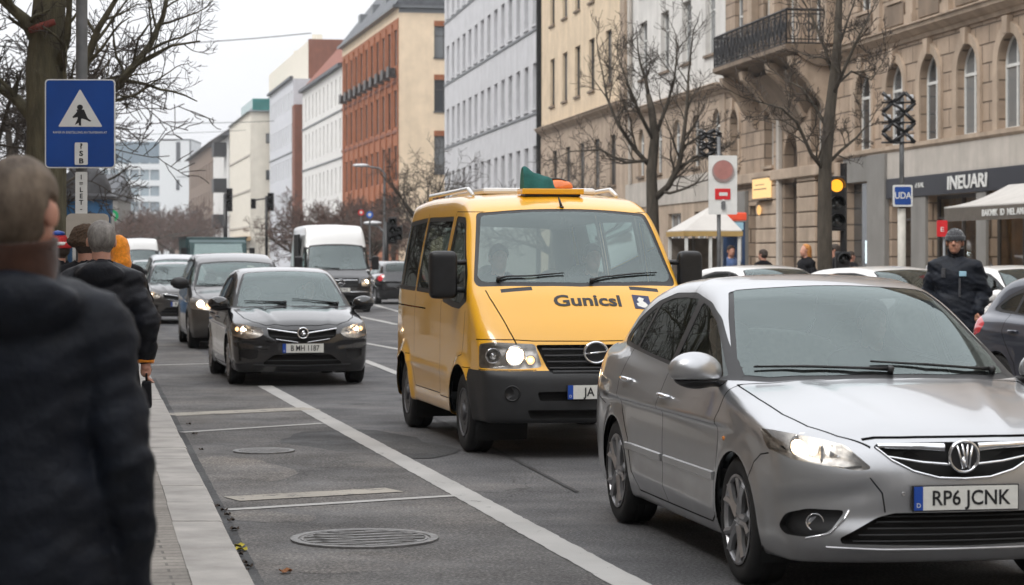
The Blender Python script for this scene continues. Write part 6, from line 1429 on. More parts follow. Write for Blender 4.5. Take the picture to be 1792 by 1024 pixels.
# ---- white house
def simple(name,label,Y0,Y1,H,wm,low,cols,rows,w,fm,style='cross',rev=.25,sill=None,lowm=None,lowops=(),cz=None,D=14,pm=None,roofm=None,rh=4,extra=()):
    B=seg(name,label,Y0,Y1,H,D); s=B.s
    ops=[(s(y)-w/2,s(y)+w/2,z0,z1) for z0,z1 in rows for y in cols]+list(extra)
    if low:
        B.wall(wm,z0=low,ops=ops,rev=rev); lo=[(s(a)-b_/2,s(a)+b_/2,c,d,e) if e else (s(a)-b_/2,s(a)+b_/2,c,d) for a,b_,c,d,e in lowops]
        B.wall(lowm,name='lower_wall',z1=low,ops=lo,rev=rev,y=.04)
        for o in lo: B.windows([o],'arch' if len(o)>4 else style,fm,pm,rev=rev-.04,y=.04,sill=sill if o[2]>1 else None)
        B.band('cornice',lowm,low-.35,low+.02,.4,prof=[(p[0]+.04,p[1]) for p in CORN])
    else: B.wall(wm,ops=ops,rev=rev)
    B.windows(ops,style,fm,pm,rev=rev,sill=sill)
    B.band('eaves_cornice',wm,H-.5,H,.4,prof=CORN)
    if roofm: B.roof(roofm,H,rh,3.0)
    return B
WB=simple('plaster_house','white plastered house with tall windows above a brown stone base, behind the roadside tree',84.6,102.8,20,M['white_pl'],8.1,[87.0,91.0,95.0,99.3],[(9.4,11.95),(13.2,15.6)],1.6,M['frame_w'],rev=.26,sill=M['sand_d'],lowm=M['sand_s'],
  lowops=[(y,1.25,5.1,7.2,1) for y in (85.9,89.2,92.6,96.0,99.6)]+[(88.5,2.0,.8,3.3,0),(93,2.4,.8,3.3,0),(98,2.6,.8,3.3,0)],roofm=M['slate'])
WB.band('pale_band',M['conc'],3.7,4.8,.09,prof=[(.09,0),(.09,1)]); 
b=MB(); b.b2(WB.s(84.62),WB.s(102.7),.045,.12,0.,.6); b.build('plinth',M['greyst'],WB.root)
b=MB(); b.tube([(WB.s(101.6),.12,4.8),(WB.s(101.6),.12,19.4)],.09,6); b.build('downpipe',M['conc'],WB.root)
CB=simple('cream_house','cream plastered house with a brown stone base between the grey block and the white house',102.8,126.6,21,M['cream_pl'],8.7,[107.2,111.5,115.4,119.1,123.0],[(9.8,12.4),(14.25,16.85)],1.5,M['frame_d'],style='thin',rev=.2,sill=M['sand_d'],lowm=M['sand_s'],
  lowops=[(y,1.4,4.9,7.3,0) for y in (106,110,114,118,122)]+[(y,2.4,.6,3.2,0) for y in (106,111,116,121)],roofm=M['slate'])
b=MB(); b.b2(.0,1.0,.003,.15,8.75,20.5); b.build('corner_strip',M['sand_s'],CB.root)
gc=[128.9+3.12*i for i in range(14)]
GB=simple('grey_block','tall pale grey block with rows of narrow deep windows, left of the cream house',127.3,171.5,26,M['grey_pl'],0,gc,[(5.5,7.9),(10.05,12.7),(14.9,17.5),(19.6,22.2)],1.55,M['frame_w'],style='bar',rev=.45,sill=M['grey_pl'],pm=pane_mat('pale_blind_glass',(.10,.11,.12),(.26,.27,.29),.5),roofm=None,D=18)
for i in range(3):
    z=(9.7,14.55,19.3)[i]; B_=GB.band('floor_line',M['zinc'],z,z+.12,.07)
b=MB(); b.b2(-.35,-.02,-.3,.2,0,24); b.build('dark_joint',M['lining'],GB.root)
M['base_gr']=M['greyst']
b=MB(); b.b2(0,GB.L,.003,.15,0,3.2); b.build('plinth',M['greyst'],GB.root)
# ---- terracotta corner house: street front, cream end wall and slate roof
def street_front(name,label,px0,Y0,Y1,H,m,D=16,cat='building'):
    X0=(px0-896)/FPX*Y0; L_=(Y1-Y0)*math.sqrt(1+SLD**2)
    B=Building(name,label,(X0,Y0),SAN,L_,H,D,cat=cat,z0=.12); B.s=lambda Y:(Y-Y0)*math.sqrt(1+SLD**2); return B
B=street_front('corner_house','terracotta fronted corner house with cream end wall and dark slate roof',698,190,228.5,22.7,None,D=18)
ops=[]
for i in range(10):
    x=1.9+3.75*i
    for z0,z1 in ((17.9,21.0),(12.6,15.8),(8.0,11.0),(3.8,6.6)): ops.append((x-1.05,x+1.05,z0,z1))
B.wall(M['orange_pl'],ops=ops,rev=.30,body=False,z1=21.9); B.windows(ops,'bar',M['frame_d'],M['pane'],rev=.2)
B.wall(M['cream2'],name='cream_top_wall',z0=21.9,body=False)
for i in range(10):
    x=1.9+3.75*i; b=MB(); b.b2(x-.8,x+.8,.003,.75,16.9,17.0); b.b2(x-.75,x+.75,.65,.72,17.0,17.8); b.b2(x-.4,x+.35,.1,.55,17.0,17.7); b.build('small_balcony',M['frame_d'],B.root)
for z in (16.4,12.1): B.band('floor_band',M['redbrown'],z,z+.25,.10)
for i in range(11):
    x=.05+3.75*i; b=MB(); b.b2(x-.30 if i else 0,x+.30,.003,.12,3,21.6); b.build('facade_pier',M['orange_pl'],B.root)
# end wall (faces the camera): local frame turned by 90 degrees
E=Building('end','x',(0,0),0,18,22.7,1); 
ew=[(3.05,4.75,z0,z1) for z0,z1 in ((18.5,21.2),(13.9,16.6),(8.6,11.8),(3.6,6.4))]+[(9.05,10.75,z0,z1) for z0,z1 in ((18.5,21.2),(13.9,16.6),(8.6,11.8),(3.6,6.4))]
E.L=18
w=E.wall(M['cream2'],name='end_wall',ops=ew,rev=.25,body=False); E.windows(ew,'cross',M['frame_d'],M['pane'],rev=.25,sill=M['slate'])
for o in ew: 
    b=MB(); b.b2(o[0]-.02,o[1]+.02,.003,.06,o[3],o[3]+.45); b.build('window_lintel',M['orange_pl'],E.root)
Tm=Matrix.Rotation(R(-90),4,'Z')@Matrix.Scale(-1,4,(1,0,0))
for ch in list(E.root.children):
    ch.parent=B.root; q=ch.matrix_basis.copy(); ch.matrix_parent_inverse=Matrix.Identity(4)
    ch.matrix_basis=Matrix(((0,-1,0,0),(-1,0,0,0),(0,0,1,0),(0,0,0,1)))@q
bpy.data.objects.remove(E.root)
b=MB(); b.b2(-.02,.0,-18,0,22.3,22.7); b.b2(-.35,B.L,.003,.55,22.7,22.95); b.b2(-.35,-.003,-18,.55,22.7,22.95); b.build('eaves_cornice',M['zinc'],B.root)
B.roof(M['slate'],22.95,7.5,5.5,over=.4); OB=B
for i in range(4):
    b=MB(); x=5+9*i; b.b2(x,x+1.6,-2.6,-.9,23.6,25.6); b.build('dormer',M['zinc'],B.root,bevel=.05)
# ---- white house with red roof
B=street_front('white_house','white rendered house under a red tiled roof, next to the terracotta house',599.5,228.7,267,21,None)
ops=[(x-.5,x+.5,z0,z1) for x in [2+3.7*i for i in range(10)] for z0,z1 in ((17.3,20.1),(12.6,15.8),(8,10.8))]
B.wall(M['white2'],ops=ops,rev=.3); B.windows(ops,'thin',M['frame_w'],pane_mat('pale_curtain_glass',(.3,.3,.3),(.45,.45,.45),.5),rev=.28)
for z in (16.5,11.6): B.band('floor_band',M['zinc'],z,z+.15,.12)
B.band('gutter',M['slate'],21,21.35,.5); B.roof(M['tiles'],21.35,6.5,5.5,over=.2)
# red-brown party wall, pale block behind
B=street_front('narrow_house','narrow red-brown house wall standing proud of the white house',515.5,268.5,271.5,19.8,None,D=8); B.wall(M['redbrown'])
B=street_front('pale_block','tall pale cream block with red-brown end wall rising behind the white house',541,276,330,28.3,None,D=12)
B.wall(M['offw'],z0=0); b=MB(); b.b2(-.12,-.003,-12,.1,0,28.4); b.build('end_wall',M['redbrown'],B.root)
for i,x in enumerate((3,7,16,30)): b=MB(); b.b2(x,x+.8,-2,-1.2,28.3,29.3+.4*(i%2)); b.build('chimney',M['offw'],B.root)
B=street_front('grey_house','pale grey-white house with flat front in the distance',513,272,303,23.2,None); 
ops=[(x-.6,x+.6,z0,z1) for x in [2+3.3*i for i in range(9)] for z0,z1 in ((19.6,21.8),(15.4,17.8),(11.2,13.6),(7,9.4))]
B.wall(plaster('pale_grey_render',(.50,.51,.54),.08),ops=ops,rev=.15); B.windows(ops,'thin',M['frame_w'],pane_mat('grey_glass',(.22,.24,.26),(.34,.36,.38),.5),rev=.14)
B.band('floor_band',M['zinc'],14.2,14.35,.1); B.band('gutter',M['slate'],23.2,23.5,.4)
# cream house with glazed roof box, facing us with three small windows
B=street_front('cream_block','cream block with three small dark windows and a green glazed roof storey',438,303.5,341,21.2,None,D=9)
ops=[(x-1.8,x+1.8,z0,z1) for x in (4,12,20,28,35) for z0,z1 in ((16.5,18.9),(11.5,14.2),(6.5,9.2))]
B.wall(M['offw'],z0=0); 
for z in (15.2,10.4,5.4): B.band('floor_band',M['conc'],z,z+.25,.12)
for z in (18.2,13.2,8.9):
    b=MB(); b.b2(-.06,-.003,-3.4,-2.1,z-1.3,z+.05); w=b.build('window',M['frame_d'],B.root); b=MB(); b.b2(-.08,-.06,-3.25,-2.25,z-1.15,z-.1); b.build('window_pane',M['pane'],w)
M['teal_glass']=mat('green_roof_glass',(.03,.17,.16),.15,var=.2,scale=.6); b=MB(); b.b2(0,20,-4.2,-.3,21.25,23.0); b.build('roof_storey',M['teal_glass'],B.root,bevel=.1)
b=MB(); b.add([(-.3,.4,21.2),(38,.4,21.2),(38,-6,25.5),(6,-6,25.5),(-.3,-8,21.2)],[(0,1,2,3),(0,3,4)]); b.add([(-.3,.4,21.15),(38,.4,21.15),(38,-6,21.15),(-.3,-8,21.15)],[(0,3,2,1)]); b.build('roof',M['zinc'],B.root)
b=MB(); b.b2(-1.2,38,.003,1.2,3.6,4.2); b.build('shop_canopy',mat('ochre_canopy',(.35,.24,.12),.7),B.root)
B=street_front('balcony_house','narrow white house with dark balconies in the far part of the street',400,343,378,20,None,D=10); B.wall(M['white2'])
for z in (17.2,11.6,6): 
    b=MB(); b.b2(4,9,.003,2.0,z-.1,z+2.0); b.build('balcony',M['iron_b'],B.root,bevel=.05)
B.roof(M['slate'],20,3.5,4,over=1.2)
B=street_front('brown_house','brown plastered house at the far end of the right-hand row',376,380,458,21,None,D=14)
ops=[(x-1.2,x+1.2,z0,z1) for x in (6,14,22,30,38,46,54,62,70) for z0,z1 in ((15,18),(10,13))]
B.wall(M['brown_pl'],ops=ops,rev=.2); B.windows(ops,'thin',M['brown_pl'],mat('brown_glass',(.12,.095,.08),.4),rev=.15); B.roof(mat('dark_brown_roof',(.06,.05,.045),.7,var=.2),21,4,5,over=1.0)
# ---- glazed office across the end of the street
def office():
    Y=520; x0=(120-896)/FPX*Y; xm=(280-896)/FPX*Y; x1=(335-896)/FPX*Y
    root=thing('office_block','blue-grey glazed office block with white stair tower closing the street','building',(x0,Y,0),0)
    m=mat('office_glass',(.24,.29,.32),.15,var=.2,scale=.3); wf=mat('office_white',(.62,.64,.65),.6,var=.05); top=mat('office_top',(.16,.21,.25),.2,var=.15,scale=.3)  # pale colours, with distance haze put into them
    b=MB(); b.b2(0,xm-x0,0,18,0,28.2); b.build('glass_front',m,root)
    b=MB(); b.b2(-.1,xm-x0+.05,-.15,0,23.4,28.3); b.build('top_storey',top,root)
    for k,z in enumerate((3.2,6.9,10.6,14.3,18.0,21.8)):
        b=MB(); b.b2(-.1,xm-x0,-.35,-.003,z,z+1.3); b.build('floor_band',wf,root)
    n=9
    for i in range(n+1):
        b=MB(); x=(xm-x0)*i/n; b.b2(x-.1,x+.12,-.25,-.003,0,23.4); b.build('mullion',wf,root)
    b=MB(); b.b2(xm-x0,x1-x0,-1.0,16,0,28.6); b.build('stair_tower',wf,root)
    for z,w in ((23.6,1.0),(17.0,.8)):
        b=MB(); b.b2(xm-x0+3.9,xm-x0+3.9+w,-1.06,-1.003,z,z+ (4.6 if z>20 else 2.4)); b.build('window',M['slate'],root)
    b=MB(); b.b2(xm-x0-.1,x1-x0+.1,-1.1,16,28.6,28.9); b.b2(xm-x0+4,x1-x0+.06,-1.08,-1.003,20.0,20.15); b.build('parapet',M['zinc'],root)
    b=MB(); b.b2(x1-x0-.3,x1-x0+.06,-1.08,-1.003,24,28.6); b.build('tower_glazing',M['zinc'],root)
    B2=thing('hall','low hall with slanted pale roof in front of the office block','building',((318-896)/FPX*430,430,0),SAN)
    b=MB(); b.b2(0,30,-12,0,0,8.5); b.build('wall',M['brown_pl'],B2); b=MB(); b.add([(-4,1,8.5),(30,1,8.5),(30,-12,14),(-4,-12,14),(-4,1,8.9),(30,1,8.9),(30,-12,14.4),(-4,-12,14.4)],[(0,1,2,3),(7,6,5,4),(0,4,5,1),(1,5,6,2),(2,6,7,3),(3,7,4,0)]); b.build('roof',M['zinc'],B2)
office()
# ---- houses on the near side of the street (added out of view so the car sides mirror them darkly)
def left_row():
    a=SAN+math.pi
    for k,(Y0,Y1,H,m,lab) in enumerate([(-28,12,16,M['greyst'],'unseen brown plastered house added behind the pavement on the left'),(12.2,55,17,M['sand_s'],'unseen long stone-coloured house added beyond the trees on the left'),(55.2,112,16,M['greyst'],'unseen grey house added farther up the left side of the street'),(112.2,165,15,M['brown_pl'],'unseen farthest brown house added on the left side')]):
        X1=-7.5+SLD*Y1; L_=(Y1-Y0)*math.sqrt(1+SLD**2); B=Building('town_house',lab,(X1,Y1),a,L_,H,10,z0=.1)
        ops=[(x-.6,x+.6,z,z+2.0) for x in [2+3.6*i for i in range(int((L_-2)/3.6))] for z in (1.0,4.6,8.2)]
        B.wall(m,ops=ops,rev=.25); B.windows(ops,'cross',M['frame_w'],rev=.22); B.band('cornice',m,H-.5,H,.4,prof=CORN); B.roof(M['slate'],H,3,2.5)
left_row()
def near_row():
    # houses added out of view to darken reflections in paint and glass
    for k,(Y0,Y1,H,m,lab) in enumerate([(12,41.8,20,M['white_pl'],'unseen pale house added next to the arched sandstone building, outside the right edge'),(-22,11.8,19,M['cream_pl'],'unseen cream house added on the right side behind the viewpoint'),(-60,-22.2,20,M['greyst'],'unseen grey house added on the right side farthest behind the viewpoint')]):
        B=seg('town_house',lab,Y0,Y1,H,12); ops=[(x-.7,x+.7,z,z+2.2) for x in [2+3.6*i for i in range(int((B.L-2)/3.6))] for z in (1.0,5.2,9.4,13.6)]
        B.wall(m,ops=ops,rev=.25); B.windows(ops,'cross',M['frame_w'],rev=.22); B.band('eaves_cornice',m,H-.5,H,.4,prof=CORN); B.roof(M['slate'],H,3,2.5)
    B=Building('town_house','unseen broad stone house added to close the street behind the viewpoint',(30,-66),R(180)+0,50,19,10,z0=.1); ops=[(x-.7,x+.7,z,z+2.2) for x in [2+3.8*i for i in range(12)] for z in (1.0,5.2,9.4,13.6)]
    B.wall(M['sand_d'],ops=ops,rev=.25); B.windows(ops,'cross',M['frame_w'],rev=.22); B.roof(M['slate'],19,3,2.5)
    B.root.rotation_euler=(0,0,R(0)); B.root.location=(-22,-66,.1)
near_row()
# ------------------------------------------------------------------ bare trees
M['bark']=mat('bark',(.060,.050,.038),.9,var=.4,scale=5,bump=.8,bdist=.03,bscale=18,sc=(3,3,.7)); M['twig']=mat('twigs',(.048,.038,.031),.9,var=.3,scale=3)
M['twig_r']=mat('reddish_twigs',(.10,.062,.05),.9,var=.3,scale=1); M['bark_g']=mat('mossy_bark',(.085,.075,.045),.9,var=.45,scale=3,bump=.8,bdist=.03,bscale=14,sc=(3,3,.7))
def grow(bt,bw,p,d,r,L_,lvl,mx_,rn,up=.12,rmin=.004,kids=(6,6,6,5),spread=.9,wig=.22,shr=.55,keep=None,thin=.62):
    n=6 if lvl<2 else (5 if lvl<mx_ else 4); pts=[p.copy()]; rs=[r]; dd=d.normalized(); sp=[]
    for i in range(n):
        dd=(dd+Vector((rn.gauss(0,wig),rn.gauss(0,wig),rn.gauss(0,wig)+up))*(.5 if lvl==0 else .8)).normalized()
        q=pts[-1]+dd*(L_/n); pts.append(q); rs.append(max(rmin,r*(1-.72*(i+1)/n))); sp.append((q,dd.copy(),rs[-1]))
    if keep and not keep(pts[-1]): return
    b=bt if lvl<=1 else bw; b.tube(pts,rs,8 if lvl==0 else (5 if lvl==1 else (4 if lvl==2 else 3)),cap=lvl<1)
    if lvl>=mx_: return
    k=kids[min(lvl,len(kids)-1)]
    for j in range(k):
        t=.25+.75*(j+rn.random()*.6)/k; i=min(n-1,int(t*n)); q,dv,rr=sp[i]; f=t*n-i; pr=sp[i-1][0] if i else pts[0]; q=pr.lerp(q,min(1,max(0,f)))
        a=rn.uniform(0,6.28); o=dv.orthogonal().normalized(); o=(Matrix.Rotation(a,3,dv)@o); nd=(dv*(1-spread*.45)+o*spread*rn.uniform(.6,1.1)).normalized(); nd.z+=up*.8
        grow(bt,bw,q,nd,max(rmin,rr*thin),L_*shr*rn.uniform(.75,1.2)*(1-.25*t),lvl+1,mx_,rn,up,rmin,kids,spread,wig,shr,keep,thin)
def tree(name,label,loc,trunk,limbs,seed,bark,twig,group=None,mx_=3,rmin=.004,kids=(6,6,6,5),ls=1.0,**kw):
    """trunk: [(x,y,z,r)...]; limbs: [(points, radius)] drawn from the photograph, each then sprouts"""
    rn=random.Random(seed); root=thing(name,label,'tree',loc,0,group); bt=MB(); bw=MB()
    bt.tube([t[:3] for t in trunk],[t[3] for t in trunk],12)
    for pts,r0 in limbs:
        P=[Vector(p) for p in pts]; n=len(P); rs=[r0*(1-.7*i/(n-1)) for i in range(n)]
        bt.tube(P,rs,7); Lt=sum((P[i+1]-P[i]).length for i in range(n-1))
        for i in range(n-1):
            for q in range(3):
                t=(q+rn.random())/3
                if i==0 and t<.4: continue
                p=P[i].lerp(P[i+1],t); dv=(P[i+1]-P[i]).normalized(); o=Matrix.Rotation(rn.uniform(0,6.28),3,dv)@dv.orthogonal().normalized()
                grow(bt,bw,p,(dv*.6+o*.8+Vector((0,0,.15))),max(rmin,rs[i]*.45),Lt*rn.uniform(.28,.5)*ls,1,mx_,rn,rmin=rmin,kids=kids,**kw)
        grow(bt,bw,P[-1],(P[-1]-P[-2]),rs[-1],Lt*.5*ls,1,mx_,rn,rmin=rmin,kids=kids,**kw)
    bt.build('trunk',bark,root,smooth=True); bw.build('branches',twig,root); return root
# big tree behind the crossing sign. limb coordinates are metres from its foot
def lp(px,py,Y,dy,root): v=at(px,Y+dy,py); return (v.x-root[0],v.y-root[1],v.z-root[2])
r0=gp(84,0+448+1.55*FPX/27,.10); r0=Vector(((82-896)/FPX*27,27,.1)); l=lambda px,py,dy=0: lp(px,py,27,dy,r0)
big=tree('street_tree','large bare tree with thick mossy trunk directly behind the blue crossing sign',r0,
  [(0,0,-.1,.34),(0,0,.4,.27),(*l(80,330),.25),(*l(82,230),.245),(*l(78,120),.23),(*l(84,40),.21),(*l(90,-60),.18),(*l(95,-200),.14),(*l(90,-330),.08)],
  [([l(95,290),l(128,190,-.2),l(150,110,-.3),l(172,50,-.4),l(215,-20,-.5)],.085),([l(100,250),l(150,200,.3),l(215,140,.5),l(262,80,.6),l(285,30,.7),l(300,-40,.8)],.07),
   ([l(150,195,.3),l(200,150,.1),l(250,105,0),l(300,80,-.1),l(350,72,-.2)],.035),([l(70,80),l(45,35,-.2),l(10,5,-.3),l(-40,-40,-.4)],.10),([l(60,210),l(30,175,.2),l(0,155,.3),l(-60,120,.5)],.09),
   ([l(140,215,.2),l(190,180,.5),l(240,165,.6),l(290,130,.8)],.03),([l(85,20),l(130,-60,.4),l(190,-150,.6),l(260,-220,.8)],.10),([l(88,-40),l(40,-130,-.3),l(-20,-230,-.4)],.10),([l(100,130),l(118,60,-.3),l(122,0,-.5),l(130,-80,-.6)],.06)],
  23,M['bark_g'],M['twig'],mx_=3,rmin=.0032,kids=(5,5,4,3),spread=.85,up=.05,ls=.8,thin=.5,keep=lambda v: v.x<2.15-.45*abs(v.z-4.0)*(v.z<4) and not (v.x>.6 and v.z<3.4))
b=MB(); b.tube([l(53,53,-.25),l(70,47,-.33),l(96,38,-.33)],[.04,.05,.04],8); b.build('red_wrap',mat('red_wrap',(.16,.03,.02),.8,var=.3),big,smooth=True)
r1=Vector(((1444-896)/FPX*38,38,.12)); l=lambda px,py,dy=0: lp(px,py,38,dy,r1)
tree('street_tree','slender bare tree in front of the stone building, beside the amber traffic light',r1,
  [(0,0,-.1,.15),(0,0,.5,.13),(*l(1443,380),.125),(*l(1444,290),.11),(*l(1452,200),.095),(*l(1464,100),.08),(*l(1468,20),.06),(*l(1470,-60),.045),(*l(1474,-150),.02)],
  [([l(1444,300),l(1420,270,-.2),l(1395,215,-.3),l(1368,190,-.5),l(1335,180,-.6)],.04),([l(1446,290),l(1470,265,.1),l(1500,240,.2),l(1520,215,.3)],.035),([l(1450,230),l(1428,190,.3),l(1405,155,.4),l(1375,140,.6)],.035),
   ([l(1456,170),l(1478,120,-.3),l(1500,70,-.4),l(1525,20,-.5)],.04),([l(1460,140),l(1445,90,.2),l(1425,40,.3),l(1405,0,.4)],.035),([l(1462,150),l(1490,125,.3),l(1525,140,.4),l(1545,110,.4)],.025),([l(1466,90),l(1482,40,.3),l(1500,-10,.4)],.03)],
  5,M['bark'],M['twig'],mx_=3,rmin=.0045,kids=(4,5,5,4),spread=.8,up=.10)
r2=Vector(((1143-896)/FPX*58,58,.12)); l=lambda px,py,dy=0: lp(px,py,58,dy,r2)
tree('street_tree','bare tree with spreading forked crown above the minibus roof, before the white house',r2,
  [(0,0,-.1,.2),(*l(1143,440),.18),(*l(1142,370),.16),(*l(1140,300),.14),(*l(1146,240),.12),(*l(1140,190),.09),(*l(1134,165),.07)],
  [([l(1136,175),l(1130,140),l(1120,110,.2),l(1116,85,.3)],.06),([l(1143,350),l(1170,325,-.2),l(1188,290,-.3),l(1195,250,-.4),l(1202,190,-.4),l(1205,130,-.5)],.10),([l(1142,295),l(1110,260,.2),l(1080,215,.3),l(1062,170,.4),l(1055,130,.5)],.07),([l(1140,280),l(1095,285,-.2),l(1050,262,-.3),l(1000,265,-.4)],.05),
   ([l(1146,250),l(1120,200,-.3),l(1100,150,-.4),l(1085,110,-.5)],.06),([l(1146,240),l(1165,190,.3),l(1180,140,.3),l(1185,90,.4)],.06),([l(1185,300,-.3),l(1215,275,-.2),l(1245,268,-.1),l(1262,262,0)],.05),([l(1192,260,-.4),l(1222,240,-.2),l(1250,225,0)],.04)],
  8,M['bark'],M['twig'],mx_=3,rmin=.006,kids=(5,5,5,4),spread=.95,up=.12)
def bushy(name,label,loc,H_,W_,seed,bark,twig,group=None,rmin=.02,kids=(5,5,5,4)):
    rn=random.Random(seed); root=thing(name,label,'tree',loc,rn.uniform(0,6),group); bt=MB(); bw=MB(); th=H_*.28
    bt.tube([(0,0,-.1),(0,0,th*.5),(.03*H_,0,th),(0,.02*H_,H_*.6)],[H_*.026,H_*.022,H_*.018,H_*.008],8)
    for i in range(9):
        a=6.28*i/9+rn.uniform(-.3,.3); el=rn.uniform(.35,1.2)
        grow(bt,bw,Vector((0,0,th*rn.uniform(.75,1.5))),Vector((math.cos(a)*math.cos(el)*W_/H_*1.6,math.sin(a)*math.cos(el)*W_/H_*1.6,math.sin(el))),H_*.012,H_*rn.uniform(.42,.6),0,3,rn,up=.05,rmin=rmin,kids=kids,spread=.95)
    bt.build('trunk',bark,root,smooth=True); bw.build('branches',twig,root); return root
BT=bushy('street_tree','bare tree before the cream end wall, right of the terracotta front',((748-896)/FPX*112,112,.12),7.2,5,3,M['bark'],M['twig'],rmin=.011)
BT2=bushy('street_tree','leafless bushy tree with dense twigs before the cream house',((965-896)/FPX*98,98,.12),6.6,4.5,6,M['bark'],M['twig'],rmin=.011)
RT=bushy('street_tree','reddish bare tree at the left of the group before the white house',((545-896)/FPX*128,128,.1),5.9,7,9,M['bark'],M['twig_r'],rmin=.013,kids=(6,5,5,5))
G1='bare trees along the far right-hand pavement'; random.seed(12)
for px,Y,k,lab in ((600,135,1.05,'reddish bare tree behind the high-roofed delivery van'),(655,122,.98,'reddish bare tree before the terracotta front, beside the lamp arm'),(690,150,1.15,'bare tree low at the foot of the cream end wall'),(515,160,1.0,'small bare tree at the far left of the reddish tree group'),(575,175,1.35,'tall bare tree rising behind the reddish tree group'),(640,170,1.3,'bare tree behind the group, before the terracotta front')):
    c=dup(RT,((px-896)/FPX*Y,Y,.1),random.uniform(0,6),lab,group=G1); c.scale=(k*1.05,k*1.05,k)
RT['group']=G1
FT=None; G2='hazy bare trees closing the end of the street'
for i,(px,Y,k) in enumerate([(222,240,1.05),(240,300,1.5),(262,270,1.6),(285,330,2.0),(305,290,1.75),(322,360,2.3),(338,310,1.7),(200,220,1.2),(180,190,1.2),(252,380,2.2),(298,400,2.4)]):
    c=dup(RT,((px-896)/FPX*Y,Y,.0),random.uniform(0,6),['hazy bare tree closing the street end, first from the left','hazy bare tree second in the row below the office block','rounded hazy tree below the glazed office front','large hazy tree between office front and stair tower','hazy tree below the white stair tower','tall hazy tree beside the brown house','hazy tree at the foot of the brown house','hazy bare tree low behind the pedestrians','low hazy tree right beside the sign post','far pale tree before the glazed office front','farthest pale tree below the stair tower'][i],group=G2); c.scale=(k,k,k*.95)
G3='bare trees lining the left pavement'
for i,(px,Y,k,lab) in enumerate([(10,60,1.25,'bare tree at the left edge behind the grey-haired man'),(30,95,1.5,'tall bare tree behind the mossy trunk, left'),(-40,44,.95,'bare tree cut by the left edge of the picture')]):
    c=dup(BT,((px-896)/FPX*Y,Y,.0),i*1.3,lab,group=G3); c.scale=(k,k,k)
# ------------------------------------------------------------------ people
def folds(x,y,z,s=1.0,seed=0):
    a=np.sin(x*23*s+2*np.sin(z*9*s+seed)+seed)*np.sin(z*31*s+1.5*np.sin(y*13*s+x*7))+.6*np.sin(z*47*s+y*19*s+2*np.sin(x*15*s+seed*2))
    return a/1.6
def hand(w,d,side,curl,s=1.0,up=None):
    """palm, four fingers of different length and a thumb. w wrist, d pointing direction"""
    w=Vector(w); d=Vector(d).normalized(); lat=Vector(up if up else (1,0,0)); lat=(lat-d*lat.dot(d)).normalized(); nr=d.cross(lat)*side; F=[]
    c=w+d*.05*s; F.append(cap(w,w+d*.085*s,.030*s,.034*s)); F.append(cap(w+lat*.015+d*.05,w-lat*.015+d*.05,.026*s))
    for k,(o,ln) in enumerate(((.030,.070),(.010,.080),(-.010,.074),(-.029,.058))):
        a=w+d*.088*s+lat*o*s; b_=a+(d*math.cos(curl*.5)-nr*math.sin(curl*.5))*ln*.5*s; e=b_+(d*math.cos(curl*1.4)-nr*math.sin(curl*1.4))*ln*.32*s; g=e+(d*math.cos(curl*2.1)-nr*math.sin(curl*2.1))*ln*.28*s
        F+= [cap(a,b_,.0100*s,.0092*s),cap(b_,e,.0092*s,.0085*s),cap(e,g,.0085*s,.0072*s)]
    a=w+d*.025*s+lat*.026*s; b_=a+(d*.6+lat*.6-nr*.3).normalized()*.045*s; e=b_+(d*.85+lat*.15-nr*.5).normalized()*.035*s
    F+=[cap(a,b_,.0125*s,.0105*s),cap(b_,e,.0105*s,.0085*s)]; return F
